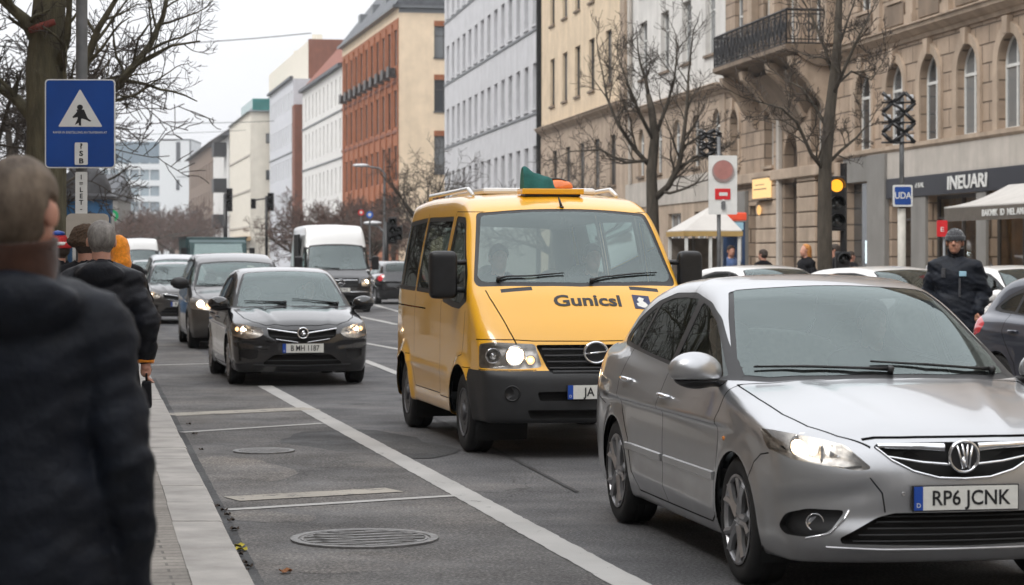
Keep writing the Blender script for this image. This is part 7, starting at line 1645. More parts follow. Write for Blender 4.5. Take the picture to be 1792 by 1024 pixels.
def person(label,loc,rz,pose={},wear={},h=.02,fine=False,group=None,cat='person',seated=False):
    g=dict(head=(.02,0,1.63),turn=0,neck=(0,0,1.47),sh=.185,el=[(-.05,.27,1.13),(-.05,-.27,1.13)],wr=[(.02,.29,.88),(.02,-.29,.88)],hip=[(0,.10,.92),(0,-.10,.92)],kn=[(.03,.11,.50),(.03,-.11,.50)],an=[(-.02,.12,.09),(-.02,-.12,.09)],hd=[(0.15,0,-1),(0.15,0,-1)])
    g.update(pose); w=dict(jacket=None,trousers=None,hair=None,skin=M['skin'],bulk=1.0,hem=.80,hood=False,hat=None,hairlen=0,shoes=M['black']); w.update(wear)
    root=thing('person',label,cat,loc,rz,group); hx,hy,hz=g['head']; H=Vector(g['head']); Rt=Matrix.Rotation(g['turn'],3,'Z')
    q=lambda x,y,z: tuple(H+Rt@Vector((x,y,z)))
    P=[ell(q(-.012,0,.020),(.098,.078,.098),rz=g['turn']),ell(q(.030,0,-.045),(.068,.060,.078),rz=g['turn']),ell(q(.062,0,-.092),(.030,.030,.024),rz=g['turn']),
       cap(q(.088,0,.02),q(.112,0,-.018),.011,.015),cap(q(.103,.011,-.022),q(.103,-.011,-.022),.009),cap(q(.086,.018,-.056),q(.086,-.018,-.056),.009),cap(q(.084,.045,.032),q(.090,.012,.030),.009),cap(q(.084,-.045,.032),q(.090,-.012,.030),.009)]
    ears=[ell(q(-.005,s*.084,-.008),(.019,.012,.033),rz=g['turn']+s*.35) for s in (1,-1)]
    neck=[cap(g['neck'],q(-.02,0,-.03),.060,.055)]
    tor=[ell((0,0,1.30),(.115,.165,.19)),ell((-.005,0,1.05),(.105,.145,.20)),ell((0,0,.93),(.115,.165,.13)),cap((0,.05,1.43),(0,g['sh'],1.40),.055,.06),cap((0,-.05,1.43),(0,-g['sh'],1.40),.055,.06)]
    arm=[];leg=[];hnd=[]
    for i,s in enumerate((1,-1)):
        a=(0,s*g['sh'],1.39); arm+=[cap(a,g['el'][i],.052,.040),cap(g['el'][i],g['wr'][i],.040,.027)]
        leg+=[cap(g['hip'][i],g['kn'][i],.085,.055),cap(g['kn'][i],g['an'][i],.054,.038),cap(g['an'][i],tuple(Vector(g['an'][i])+Vector((.15,.02*s,-.045))),.038,.028)]
        if fine: hnd+=hand(g['wr'][i],g['hd'][i],s,.55,1.0)
        else: w_=Vector(g['wr'][i]); d_=Vector(g['hd'][i]).normalized(); hnd+=[cap(w_,w_+d_*.09,.030,.034),cap(w_+d_*.09,w_+d_*.17,.030,.018),cap(w_+d_*.03,w_+d_*.09+Vector((.045,0,0)),.016,.012)]
    fb=lambda x,y,z: smin(smin(smin(uni(P,.022)(x,y,z),uni(ears,.01)(x,y,z),.012),uni(neck+tor+arm+leg,.05)(x,y,z),.03),uni(hnd,.006 if fine else .02)(x,y,z),.012)
    # eye sockets
    so=[ell(q(.093,s*.031,.018),(.014,.017,.010),rz=g['turn']) for s in (1,-1)]
    fbb=lambda x,y,z: smax(fb(x,y,z),-smin(so[0](x,y,z),so[1](x,y,z),.005)+.004,.01)
    hb=h if not fine else min(h,.0095)
    lo,hi=(-.45,-.55,-.01),(.6,.55,1.85)
    if g.get('lo'): lo,hi=g['lo'],g['hi']
    body=sdf_obj('body',fbb,lo,hi,hb,w['skin'],root)
    if w['jacket']:
        B_=w['bulk']; t=.035*B_
        jt=[ell((0,0,1.27),(.15*B_,.215*B_,.24)),ell((-.0,0,1.0),(.155*B_,.205*B_,.26)),cap((-.01,.05,1.43),(0,g['sh'],1.385),.075*B_,.085*B_),cap((-.01,-.05,1.43),(0,-g['sh'],1.385),.075*B_,.085*B_)]
        ja=[]
        for i,s in enumerate((1,-1)):
            a=(0,s*g['sh'],1.37); wv=Vector(g['wr'][i]).lerp(Vector(g['el'][i]),.08); ja+=[cap(a,g['el'][i],.085*B_,.072*B_),cap(g['el'][i],wv,.070*B_,.052*B_)]
        if w['hem']<.65: jt.append(ell((0,0,.78),(.17*B_,.25*B_,.38)))
        col=[cap((-.02,0,1.44),(-.005,0,1.49+w.get('up',0)),.088*B_**.5,.085+w.get('up',0)*.2)]
        if w['hood']: col+=[ell((-.115,0,1.435),(.070,.125,.085)),cap((-.09,.10,1.43),(.0,.115,1.46),.048,.035),cap((-.09,-.10,1.43),(.0,-.115,1.46),.048,.035)]
        hole=cap(g['neck'],q(-.01,0,.03),.070,.10-w.get('up',0)*.25); am=.009*B_
        def fj(x,y,z):
            v=smin(uni(jt,.07)(x,y,z),uni(ja,.02)(x,y,z),.035); v=smin(v,uni(col,.03)(x,y,z),.03)
            fo=folds(x,y,z,.8,w.get('seed',0))+.35*folds(x,y,z,2.1,w.get('seed',0)+3); v=v+am*fo*(.6+.8*np.clip(np.abs(y)*3,0,1))
            if w.get('quilt'): v=v+.006*np.cos(z*2*np.pi/.085)
            v=smax(v,w['hem']-z,.02); v=smax(v,z-1.535-w.get('up',0),.015); v=smax(v,-hole(x,y,z),.012)
            for i in (0,1):
                if g.get('cut'): pass
            return v
        hj=h
        j=sdf_obj('jacket',fj,(lo[0]-.05,lo[1]-.05,w['hem']-.05),(hi[0],hi[1]+.05,1.6),hj,w['jacket'],root)
        if w.get('collar'):
            sdf_obj('collar',lambda x,y,z: smax(smax(smax(cap((-.02,0,1.46),(-.012,0,1.60),.090,.088)(x,y,z),-cap((-.02,0,1.40),(-.01,0,1.70),.074,.078)(x,y,z),.006),z-1.595-.15*x,.01),1.47-z,.01)-.002*folds(x,y,z,2),(-.2,-.2,1.4),(.2,.2,1.70),.008,w['collar'],j)
    if w['trousers']:
        lt=[]
        for i in (0,1): lt+=[cap(g['hip'][i],g['kn'][i],.108,.078),cap(g['kn'][i],tuple(Vector(g['an'][i])+Vector((0,0,-.02))),.078,.062)]
        lt2=uni(lt,.03); pel=ell((0,0,.93),(.13,.18,.14))
        sdf_obj('trousers',lambda x,y,z: smax(smax(smin(lt2(x,y,z),pel(x,y,z),.04)+.006*folds(x,y,z,.9,2),z-.99,.01),.055-z,.01),lo,(hi[0],hi[1],1.05),max(h,.014),w['trousers'],root)
    for i,s in enumerate((1,-1)):
        a=Vector(g['an'][i]); sdf_obj('shoe',lambda x,y,z,a=a,s=s: smax(uni([cap(a+Vector((-.03,0,-.03)),a+Vector((.0,0,.0)),.052,.05),cap(a+Vector((0,0,-.04)),a+Vector((.16,.02*s,-.052)),.05,.038)],.02)(x,y,z),(a.z-.092)-z,.006),(a.x-.15,a.y-.12,a.z-.12),(a.x+.28,a.y+.12,a.z+.1),.014,w['shoes'],root)
    if w['hair']:
        ln=w['hairlen']
        sk=uni(P+neck,.022); fx,fy=math.cos(g['turn']),math.sin(g['turn']); long_=cap(q(-.045,0,0),q(-.055,0,-.05-ln),.082,.075)
        def fh(x,y,z):
            xl=(x-hx)*fx+(y-hy)*fy; zl=z-hz; n_=np.sin(x*61+z*37)*np.sin(y*53+z*29+1)+.5*np.sin(x*140+y*90)*np.sin(z*120+y*60)
            t=.0135+.004*np.clip((zl-.03)/.06,0,1)-.030*np.clip((xl-.012-.62*zl)/.035,0,1)-.020*np.clip((-.035-ln-zl)/.055,0,1)+.0012*n_
            er=np.minimum(ears[0](x,y,z),ears[1](x,y,z)); t=t-.018*np.clip((.016-er)/.012,0,1)
            v=sk(x,y,z)-t
            if ln>.03: v=smax(smin(v,long_(x,y,z),.03),plane(q(.01,0,0),tuple(Rt@Vector((1,0,-.3))))(x,y,z),.02)
            v=smax(v,(-.115-ln)-zl,.01)
            return v+.0008*np.sin(x*38+y*31+3*np.sin(z*24))*np.sin(y*44+z*30)
        sdf_obj('hair',fh,(hx-.2,hy-.2,hz-.35),(hx+.2,hy+.2,hz+.2),min(h,.012) if fine else h,w['hair'],root)
    if w['hat']:
        kind,hm=w['hat']
        if kind=='beanie':
            fh=ell(q(-.012,0,.050),(.118,.098,.105),rz=g['turn']); rim=lambda x,y,z: fh(x,y,z)-.010
            f2=lambda x,y,z: smin(smax(fh(x,y,z)+.003*np.sin(np.arctan2(y-hy,x-hx)*30),(hz+.035)-z,.01),smax(rim(x,y,z),np.abs(z-hz-.045)-.026,.01),.006)
        elif kind=='fur':
            f2=lambda x,y,z: smax(smin(ell(q(-.01,0,.055),(.13,.12,.10))(x,y,z),ell(q(-.01,0,.02),(.15,.14,.055))(x,y,z),.03)+.008*folds(x,y,z,4),(hz-.03)-z,.02)
        else:
            f2=lambda x,y,z: smax(smin(ell(q(-.02,0,.03),(.125,.105,.12))(x,y,z),cap(q(-.07,0,-.02),q(-.08,0,-.12),.085,.10)(x,y,z),.04)+.003*folds(x,y,z,2),plane(q(.055,0,.02),tuple(Rt@Vector((1,0,-.25))))(x,y,z),.02)
        sdf_obj('hat' if kind!='hood' else 'hood',f2,(hx-.25,hy-.25,hz-.3),(hx+.25,hy+.25,hz+.25),min(h,.013),hm,root)
    if fine or w.get('eyes'):
        for s in (1,-1):
            b=MB(); b.sphere(q(.083,s*.031,.018),.0125,12,8); b.build('eye',M['plate_w'],body,smooth=True); b=MB(); b.sphere(q(.0915,s*.031,.018),.0055,10,6); b.build('iris',M['ink'],body,smooth=True)
    return root
def skinm(n,c):
    m,nn,out=newmat(n); b=nn.nodes.new('ShaderNodeBsdfPrincipled'); lk(nn,b.outputs[0],out.inputs[0]); lk(nn,ramp(nn,noise_node(nn,18,4),[(.3,tuple(v*.82 for v in c)),(.7,c)]),b.inputs['Base Color']); b.inputs['Roughness'].default_value=.5; b.inputs['Subsurface Weight'].default_value=.15; b.inputs['Subsurface Radius'].default_value=(.01,.004,.002); return m
M['skin']=skinm('skin',(.56,.29,.21)); M['skin_d']=skinm('skin_ruddy',(.42,.21,.14))
def cloth(n,c,scale=9,b=.5,r=.8,sheen=.3): 
    m=mat(n,c,r,var=.25,scale=scale,bump=b,bdist=.012,bscale=14,spec=.18); [n_ for n_ in m.node_tree.nodes if n_.type=='BSDF_PRINCIPLED'][0].inputs['Sheen Weight'].default_value=sheen; return m
M['navy']=cloth('navy_jacket',(.0075,.010,.016),r=.55,sheen=0,b=.9); M['navy2']=cloth('black_puffer',(.009,.010,.014),r=.5,sheen=0,b=.9); M['blackc']=cloth('black_cloth',(.008,.008,.010),sheen=0); M['jean']=cloth('dark_jeans',(.022,.032,.055)); M['brown_c']=cloth('brown_collar',(.045,.018,.010),20); 
M['orange_c']=cloth('orange_knit',(.80,.27,.02),40); M['fur']=mat('brown_fur',(.09,.052,.028),.95,var=.5,scale=60,bump=1,bdist=.02); M['grey_c']=cloth('grey_knit',(.05,.052,.058),50); M['blue_c']=cloth('blue_shirt',(.10,.16,.32))
def hairm(n,c1,c2): m=mat(n,c1,.75,var=0); b=[n_ for n_ in m.node_tree.nodes if n_.type=='BSDF_PRINCIPLED'][0]; nn=m.node_tree; lk(nn,ramp(nn,noise_node(nn,22,6,.8,sc=(1,1,.35)),[(.32,c1),(.68,c2)]),b.inputs['Base Color']); lk(nn,bumpn(nn,noise_node(nn,130,3,.7,sc=(1,1,.2)),.3,.003),b.inputs['Normal']); return m
M['hair1']=hairm('grey_brown_hair',(.05,.034,.023),(.20,.155,.115)); M['hair2']=hairm('grey_hair',(.09,.08,.072),(.30,.28,.26)); M['hair3']=hairm('dark_hair',(.02,.014,.01),(.06,.04,.03)); M['hair4']=hairm('ginger_hair',(.35,.13,.03),(.65,.30,.08))
UPS=math.atan2(1,SLD)
def gx(px,Y): return (px-896)/FPX*Y
person('man with short grey-brown hair and navy jacket, seen from behind at the left edge',(gx(37,5.3),5.3,.10),UPS-.10,
  pose=dict(turn=-.38,head=(.0,0,1.655),sh=.178,el=[(-.05,.25,1.06),(-.05,-.25,1.06)],wr=[(.02,.265,.73),(.02,-.262,.73)]),wear=dict(jacket=M['navy'],trousers=M['jean'],hair=M['hair1'],bulk=.97,hood=True,collar=M['brown_c'],hem=.52,seed=1,up=.035,hairlen=.022),h=.0135,fine=True)
P2=person('grey-haired man in black padded jacket walking ahead, dark bag at his orange cuff',(gx(177,14.2),14.2,.10),UPS-.05,
  pose=dict(turn=.1,head=(.03,0,1.645),el=[(-.05,.27,1.12),(-.08,-.30,1.13)],wr=[(.05,.29,.90),(.02,-.28,.89)],kn=[(.10,.11,.50),(-.03,-.11,.50)],an=[(.14,.12,.09),(-.20,-.12,.12)]),wear=dict(jacket=M['navy2'],trousers=M['jean'],hair=M['hair2'],bulk=1.08,hood=True,hem=.78,seed=3),h=.015,fine=True)
b=MB(); T=Matrix.Translation((.02,-.28,.895))@Matrix.Rotation(R(8),4,'Y'); b.lathe([(.052,-.03),(.056,-.02),(.056,.02),(.05,.03),(.03,.03),(.03,-.03)],16,T); b.build('orange_cuff',M['orange_c'],P2,smooth=True)
bag=thing('hand_bag','small dark bag held in the right hand of the grey-haired man','bag',P2.matrix_basis@Vector((.05,-.30,.63)) if False else (0,0,0))
b=MB(); b.box((0,0,.09),(.20,.07,.17),taper=.15); b.build('bag_body',M['blackc'],bag,bevel=.015); b=MB(); b.tube([(-.05,0,.17),(-.045,0,.22),(0,0,.235),(.045,0,.22),(.05,0,.17)],.007,6); b.build('handle',M['blackc'],bag,smooth=True)
mw=Matrix.Translation(P2.location)@Matrix.Rotation(P2.rotation_euler.z,4,'Z'); bag.location=mw@Vector((.035,-.285,.575)); bag.rotation_euler=(0,0,P2.rotation_euler.z)
# straps of a rucksack on his back
b=MB(); b.box((-.185,0,1.13),(.09,.24,.38),taper=.12); rk=b.build('rucksack_tmp',M['navy'],None,bevel=.04); rk.name='rucksack'; tag(rk,'flat dark rucksack on the back of the grey-haired man','rucksack'); rk.location=P2.location; rk.rotation_euler=P2.rotation_euler
person('pedestrian in a round brown fur hat just ahead of the grey-haired man',(gx(150,17),17,.10),UPS,pose=dict(head=(.02,0,1.64)),wear=dict(jacket=M['blackc'],trousers=M['blackc'],hair=M['hair3'],hat=('fur',M['fur']),bulk=1.05,hem=.6,seed=5),h=.022)
person('pedestrian in an orange hood and long black coat beside the kerb',(gx(206,21),21,.10),UPS+.5,pose=dict(head=(.02,0,1.60),an=[(-.02,.12,.09),(-.02,-.20,.09)],kn=[(.03,.11,.50),(.03,-.15,.50)]),wear=dict(jacket=M['blackc'],trousers=M['blackc'],hair=M['hair3'],hat=('hood',M['orange_c']),bulk=1.0,hem=.5,seed=6),h=.022)
pp=person('pedestrian in a red, white and blue cap left of the sign post',(gx(103,20),20,.10),UPS+1.2,pose=dict(head=(.02,0,1.60)),wear=dict(jacket=M['blackc'],trousers=M['jean'],hair=M['hair3'],hat=('beanie',mat('red_knit',(.55,.03,.03),.9)),bulk=1.0,hem=.8,seed=7),h=.022)
b=MB(); b.lathe([(.119,-.01),(.122,0),(.119,.02),(.112,.02),(.112,-.01)],18,Matrix.Translation((.01,0,1.655))); b.build('cap_band',M['plate_w'],pp,smooth=True); b=MB(); b.lathe([(.07,.0),(.06,.03),(.001,.045)],16,Matrix.Translation((.01,0,1.735))); b.build('cap_top',M['plate_b'],pp,smooth=True)
m4=person('man in a grey beanie and dark navy jacket standing between the cars on the right',(gx(1672,26),26,.0),math.atan2(-1,-.35),pose=dict(head=(.03,0,1.665),turn=.0,el=[(-.04,.29,1.12),(-.04,-.29,1.12)],wr=[(.12,.25,.93),(.12,-.25,.93)]),wear=dict(jacket=M['navy'],trousers=M['jean'],hair=M['hair3'],hat=('beanie',M['grey_c']),skin=M['skin_d'],bulk=1.24,hood=True,collar=M['blackc'],hem=.60,seed=8,eyes=True),h=.0125,fine=True)
m4.scale=(1.10,1.10,1.085)
M['patch_b']=mat('pale_blue_patch',(.30,.50,.62),.6)
b=MB(); b.box((.172,.10,1.33),(.03,.075,.055),rz=.3); b.build('jacket_patch',M['patch_b'],m4,bevel=.008); b=MB(); b.box((.172,-.10,1.34),(.03,.04,.10),rz=-.3); b.box((.182,.07,1.18),(.02,.02,.20)); b.build('jacket_zip',M['grey_c'],m4,bevel=.006)
b=MB(); b.box((.075,-.0,1.60),(.03,.10,.05)); b.build('beard',M['hair3'],m4,bevel=.02)
W1=person('pedestrian with ginger hair and black coat on the far pavement, left of the tree trunk',(gx(1411,43),43,.12),math.atan2(-.3,-1),wear=dict(jacket=M['blackc'],trousers=M['blackc'],hair=M['hair4'],hairlen=.10,bulk=1.05,hem=.6,seed=9),h=.026)
W2=person('dark-haired pedestrian in a black coat right of the tree trunk',(gx(1462,42.5),42.5,.12),math.atan2(.2,-1),wear=dict(jacket=M['blackc'],trousers=M['blackc'],hair=M['hair3'],bulk=1.1,hem=.7,seed=10),h=.026)
c=dup(W2,(gx(1336,47),47,.12),2.4,'dark-coated pedestrian whose head shows above the white car roof'); c.scale=(.97,.97,.95)
c=dup(W2,(gx(1488,49),49,.12),.4,'short dark-haired pedestrian low beside the traffic light post'); c.scale=(.95,.95,.93)
person('brown-haired pedestrian in a pale blue shirt inside the blue booth',(gx(1279,47.6),47.6,.12),math.atan2(-1,.3),wear=dict(jacket=M['blue_c'],trousers=M['jean'],hair=M['hair3'],bulk=.9,hem=.85,seed=11),h=.026)
# drivers
def driver(label,car,x,y,z,m):
    root=person(label,(0,0,0),0,pose=dict(sh=.18,el=[(.22,.27,1.12),(.22,-.27,1.12)],wr=[(.46,.16,1.24),(.46,-.16,1.24)],hd=[(1,0,.2),(1,0,.2)],hip=[(.02,.10,.92),(.02,-.10,.92)],kn=[(.42,.13,.98),(.42,-.13,.98)],an=[(.62,.12,.62),(.62,-.12,.62)],lo=(-.3,-.5,.45),hi=(.95,.5,1.85)),wear=dict(jacket=m,trousers=M['jean'],hair=M['hair3'],bulk=.95,hem=.85,seed=2),h=.026)
    mw=Matrix.Translation(car.location)@Matrix.Rotation(car.rotation_euler.z,4,'Z'); root.location=mw@Vector((x,y,z)); root.rotation_euler=(0,0,car.rotation_euler.z); return root
D1=driver('driver in a dark jacket at the wheel of the silver saloon',SILVER,-.16,.37,-.36,M['blackc'])
def ddup(label,car,x,y,z):
    mw=Matrix.Translation(car.location)@Matrix.Rotation(car.rotation_euler.z,4,'Z'); return dup(D1,mw@Vector((x,y,z)),car.rotation_euler.z,label)
ddup('driver at the wheel of the yellow minibus',VAN,.42,.43,.0); ddup('passenger sitting beside the driver of the yellow minibus',VAN,.42,-.43,.0); ddup('driver at the wheel of the black hatchback',HATCH,-.16,.37,-.40)
# ------------------------------------------------------------------ signs, signals, lamps, booths
M['sign_blue']=mat('sign_blue',(.004,.055,.27),.35,var=.12,scale=3,coat=.3); M['sign_white']=mat('sign_white',(.66,.66,.64),.45,var=.08,scale=5); M['pole']=mat('galvanised_pole',(.16,.165,.17),.5,.4,var=.2,scale=8); M['pole_w']=mat('pale_pole',(.50,.48,.43),.6,var=.12)
M['sign_red']=mat('sign_red',(.55,.015,.02),.4,var=.1); M['lampglass']=mat('milky_glass',(.55,.56,.58),.25,var=.2,scale=8,coat=.5)
def rrect(w,h,r,n=5):
    pts=[]
    for cx,cy,a0 in ((w/2-r,h/2-r,0),(-w/2+r,h/2-r,90),(-w/2+r,-h/2+r,180),(w/2-r,-h/2+r,270)):
        for i in range(n+1): a=R(a0+90*i/n); pts.append((cx+r*math.cos(a),cy+r*math.sin(a)))
    return pts
FR=lambda x,z,y=0: frame_M((x,y,z),(1,0,0),(0,0,1))     # facing the camera (-y)
def crossing_sign():
    Y=20; X=gx(143,Y); root=thing('crossing_sign','blue square sign with a white triangle and walking figure on a grey pole','road sign',(X,Y,.1),.03); z0=.1
    zz=lambda py: CAMZ+(HOR-py)/FPX*Y-z0
    b=MB(); b.tube([(0,0,-.1),(0,0,6.5)],.052,20); b.lathe([(.09,0),(.09,.02),(.055,.05)],20); b.build('pole',M['pole'],root,auto=40)
    zc=(zz(140)+zz(295))/2; h=zz(140)-zz(295); w=.625; yo=-.07
    b=MB(); b.prism(rrect(w,h,.035),0,.02,FR(0,zc,yo)); p=b.build('sign_panel',M['sign_white'],root)
    b=MB(); b.prism(rrect(w-.022,h-.022,.028),.020,.0225,FR(0,zc,yo)); b.build('blue_field',M['sign_blue'],p)
    k=FPX/Y; P=lambda px,py: ((px-143)/k,zz(py)-zc)
    tri=[P(105,223),P(182,223),P(143,157)]; b=MB(); b.prism(fillet([(q[0],q[1],0) for q in tri],.02,3) and [(v.x,v.y) for v in fillet([(q[0],q[1],0) for q in tri],.015,3)],.0225,.0245,FR(0,zc,yo)); b.build('white_triangle',M['sign_white'],p)
    b=MB(); F=FR(0,zc,yo)
    b.prism([P(143+5.2*math.cos(a),189-4.6*math.sin(a)) for a in [2*math.pi*i/16 for i in range(16)]],.0246,.026,F)
    for poly in ([(137,193),(148,193),(150,203),(163,213),(160,214),(147,207),(146,209),(139,209),(139,206),(131,208),(130,206),(138,197)],[(141,209),(145,209),(145,221),(141,221)],[(138,194),(150,193),(155,205),(160,213),(148,209),(139,209)],[(139,209),(146,208),(141,216),(134,220)],):
        b.prism([P(*q) for q in poly][::-1],.0246,.0258+.0002*len(poly)/10,F)
    b.build('walking_figure',M['ink'],p)
    text_mesh('RAMER IN EINSTELLUNG AN TRAMBAHN AT',.030,.001,M['sign_white'],'sign_line',p,M4=FR(0,zz(233)-zc+zc,yo-.024),xs=.80)
    b=MB(); b.prism(rrect(.115,.20,.012),.0235,.034,FR(.012,zz(270),yo)); q=b.build('small_plate',M['sign_white'],root)
    for i,t in enumerate(('?','S','B')): text_mesh(t,.062,.001,M['ink'],'plate_mark',q,bold=.002,M4=FR(.012,zz(257+13*i),yo-.0355),xs=1.2)
    b=MB(); b.prism(rrect(.105,.385,.012),0,.012,FR(.008,zz(339),yo+.005)); q=b.build('lower_plate',M['sign_white'],root)
    for i,t in enumerate(('1','=','L','E','T','-')): text_mesh(t,.058,.001,M['ink'],'plate_mark',q,bold=.001,M4=FR(.008,zz(311+11*i),yo-.0085),xs=1.1)
    for z in (zz(160),zz(280)): b=MB(); b.lathe([(.056,-.02),(.060,-.02),(.060,.02),(.056,.02)],20,Matrix.Translation((0,0,z)),closed=True); b.box((0,-.055,z),(.10,.02,.035)); b.build('clamp',M['pole'],root)
    b=MB(); b.prism(rrect(.38,.235,.05),0,.02,FR(.065,zz(397),yo)); b.build('cream_board',mat('cream_board',(.42,.38,.33),.6,var=.1),root)
crossing_sign()
# blue kiosk with a grey dome behind it
def kiosk():
    Y=60; root=thing('kiosk','blue round kiosk with dark grey domed roof behind the sign post','kiosk',(gx(150,Y),Y,.1),0)
    b=MB(); b.lathe([(.72,0),(.74,.3),(.72,.32),(.72,3.05)],28); b.build('kiosk_wall',mat('kiosk_blue',(.035,.12,.25),.5,var=.3,scale=2),root,auto=30)
    b=MB(); b.lathe([(.82,3.05),(.82,3.15),(.70,3.22),(.66,3.45),(.52,3.75),(.30,3.95),(.001,4.02)],28); b.build('dome',mat('kiosk_dome',(.07,.07,.075),.6,var=.3),root,auto=30)
    for i in range(8): a=2*math.pi*i/8; b=MB(); b.box((.725*math.cos(a),.725*math.sin(a),1.7),(.03,.42,1.9),rz=a); b.build('poster_panel',mat('poster_%d'%i,[(.45,.45,.43),(.2,.25,.3),(.05,.10,.2)][i%3],.6,var=.4,scale=4),root)
kiosk()
def signal_head(root,x,z,y,lit,n=3,s=1.0):
    b=MB(); b.b2(x-.16*s,x+.16*s,y-.02,y+.18,z-.16*s*n,z+.16*s*n); hd=b.build('signal_housing',M['black'],root,bevel=.03)
    for i in range(n):
        zz=z+.31*s*((n-1)/2-i); T=FR(x,zz,y-.02); b=MB(); b.lathe([(.11*s,0),(.105*s,.015),(.001,.03)],24,T)
        b.build('signal_lens',M['amber_lit'] if i==lit else M['lens_dark'],hd,smooth=True)
        b=MB(); N=14; vs=[]
        for j in range(N+1): a=R(-20)+R(220)*j/N; vs+= [(x+.13*s*math.cos(a),y-.02,zz+.13*s*math.sin(a)),(x+.13*s*math.cos(a),y-.20*s,zz+.13*s*math.sin(a))]
        b.add(vs,[(2*j,2*j+1,2*j+3,2*j+2) for j in range(N)]); b.build('signal_visor',M['black'],hd,smooth=True)
    return hd
M['amber_lit']=emis('amber_signal',(1,.38,.03),1.15); M['lens_dark']=mat('unlit_lens',(.02,.022,.02),.2,var=0,coat=.6)
def traffic_light():
    Y=39; root=thing('traffic_light','black traffic light glowing amber beside the slender tree','traffic light',(gx(1470,Y),Y,.12),0)
    b=MB(); b.tube([(.08,.12,-.1),(.08,.12,3.15)],.06,12); b.lathe([(.09,0),(.09,.4),(.065,.45)],12,Matrix.Translation((.08,.12,0))); b.build('pole',M['black'],root,auto=40)
    signal_head(root,-.06,2.45,0,0); signal_head(root,.06,1.35,.02,9,2,.8)
traffic_light()
def lattice(root,x,y,z,w,h):
    """open black zigzag lattice with milky glass pieces"""
    b=MB(); nx,nz=3,5
    P=lambda i,j: Vector((x-w/2+w*i/nx+(.012 if j%2 else -.012),y+.03*((i+j)%2),z-h/2+h*j/nz))
    for j in range(nz):
        for i in range(nx):
            if (i+j)%2: b.tube([P(i,j),P(i+1,j+1)],.040,5)
            else: b.tube([P(i+1,j),P(i,j+1)],.040,5)
            if j%2==0: b.tube([P(i,j),P(i+1,j)],.018,5)
    b.tube([(x,y+.04,z-h/2),(x,y+.04,z+h/2)],.035,6)
    o=b.build('lattice',M['black'],root,smooth=True)
    for j in range(nz):
        for i in range(nx):
            if (i*2+j)%3==0: continue
            c=(P(i,j)+P(i+1,j+1))/2; b=MB(); b.box((c.x,c.y+.03,c.z),(w/nx*.62,.05,h/nz*.6)); b.build('milky_glass',M['lampglass'],o,bevel=.015)
def lattice_post():
    Y=41; X=gx(1578,Y); zz=lambda py: CAMZ+(HOR-py)/FPX*Y-.12
    root=thing('signal_post','tall grey post with black zigzag signal lattice above a blue UDA sign','signal post',(X,Y,.12),0)
    b=MB(); b.tube([(0,0,zz(365)),(0,0,zz(170))],.045,12); b.build('upper_pole',M['pole'],root,smooth=True)
    b=MB(); b.tube([(0,0,-.1),(0,0,zz(365))],.075,12); b.build('lower_pole',M['pole_w'],root,smooth=True)
    lattice(root,-.06,-.06,zz(206),.62,.92)
    b=MB(); b.prism(rrect(.36,.40,.03),0,.05,FR(0,zz(343),-.07)); p=b.build('sign_box',M['sign_white'],root); b=MB(); b.prism(rrect(.30,.33,.03),.051,.054,FR(0,zz(343),-.07)); b.build('sign_field',M['sign_blue'],p)
    text_mesh('UDA',.17,.002,M['sign_white'],'sign_letters',p,bold=.003,M4=FR(0,zz(343),-.127),xs=.85)
lattice_post()
def round_board():
    Y=39; X=gx(1258,Y); zz=lambda py: CAMZ+(HOR-py)/FPX*Y-.12
    root=thing('notice_sign','white upright sign board with faded red disc and small red plate','sign',(X,Y,.12),.05)
    b=MB(); b.tube([(0,0,-.1),(0,0,zz(240))],.035,12); b.build('pole',M['pole'],root,smooth=True)
    b=MB(); b.prism(rrect(.50,1.03,.02),0,.03,FR(.06,zz(324),-.05)); p=b.build('board',M['sign_white'],root)
    b=MB(); b.lathe([(.19,.0),(.195,.02),(.17,.024)],32,FR(.06,zz(300),-.08)); b.build('disc_ring',mat('ring_grey',(.30,.22,.21),.4),p,auto=30)
    b=MB(); b.lathe([(.168,.0),(.165,.026),(.001,.03)],32,FR(.06,zz(298),-.08)); b.build('faded_disc',mat('faded_red',(.38,.17,.15),.4,var=.15,scale=6),p,auto=30)
    b=MB(); b.prism(rrect(.27,.19,.01),0,.012,FR(.055,zz(340),-.081)); q=b.build('red_plate',M['sign_red'],p); b=MB(); b.prism(rrect(.15,.06,.008),.013,.016,FR(.065,zz(340),-.081)); b.prism(rrect(.05,.14,.02),.013,.017,FR(.065,zz(356),-.081)); b.build('white_bar',M['sign_white'],q)
    b=MB(); b.prism(rrect(.075,.16,.035),.018,.022,FR(.065,zz(360),-.081)); b.build('grey_tag',M['pole'],q)
    lattice(root,-.14,.03,zz(250),.40,.46)
round_board()
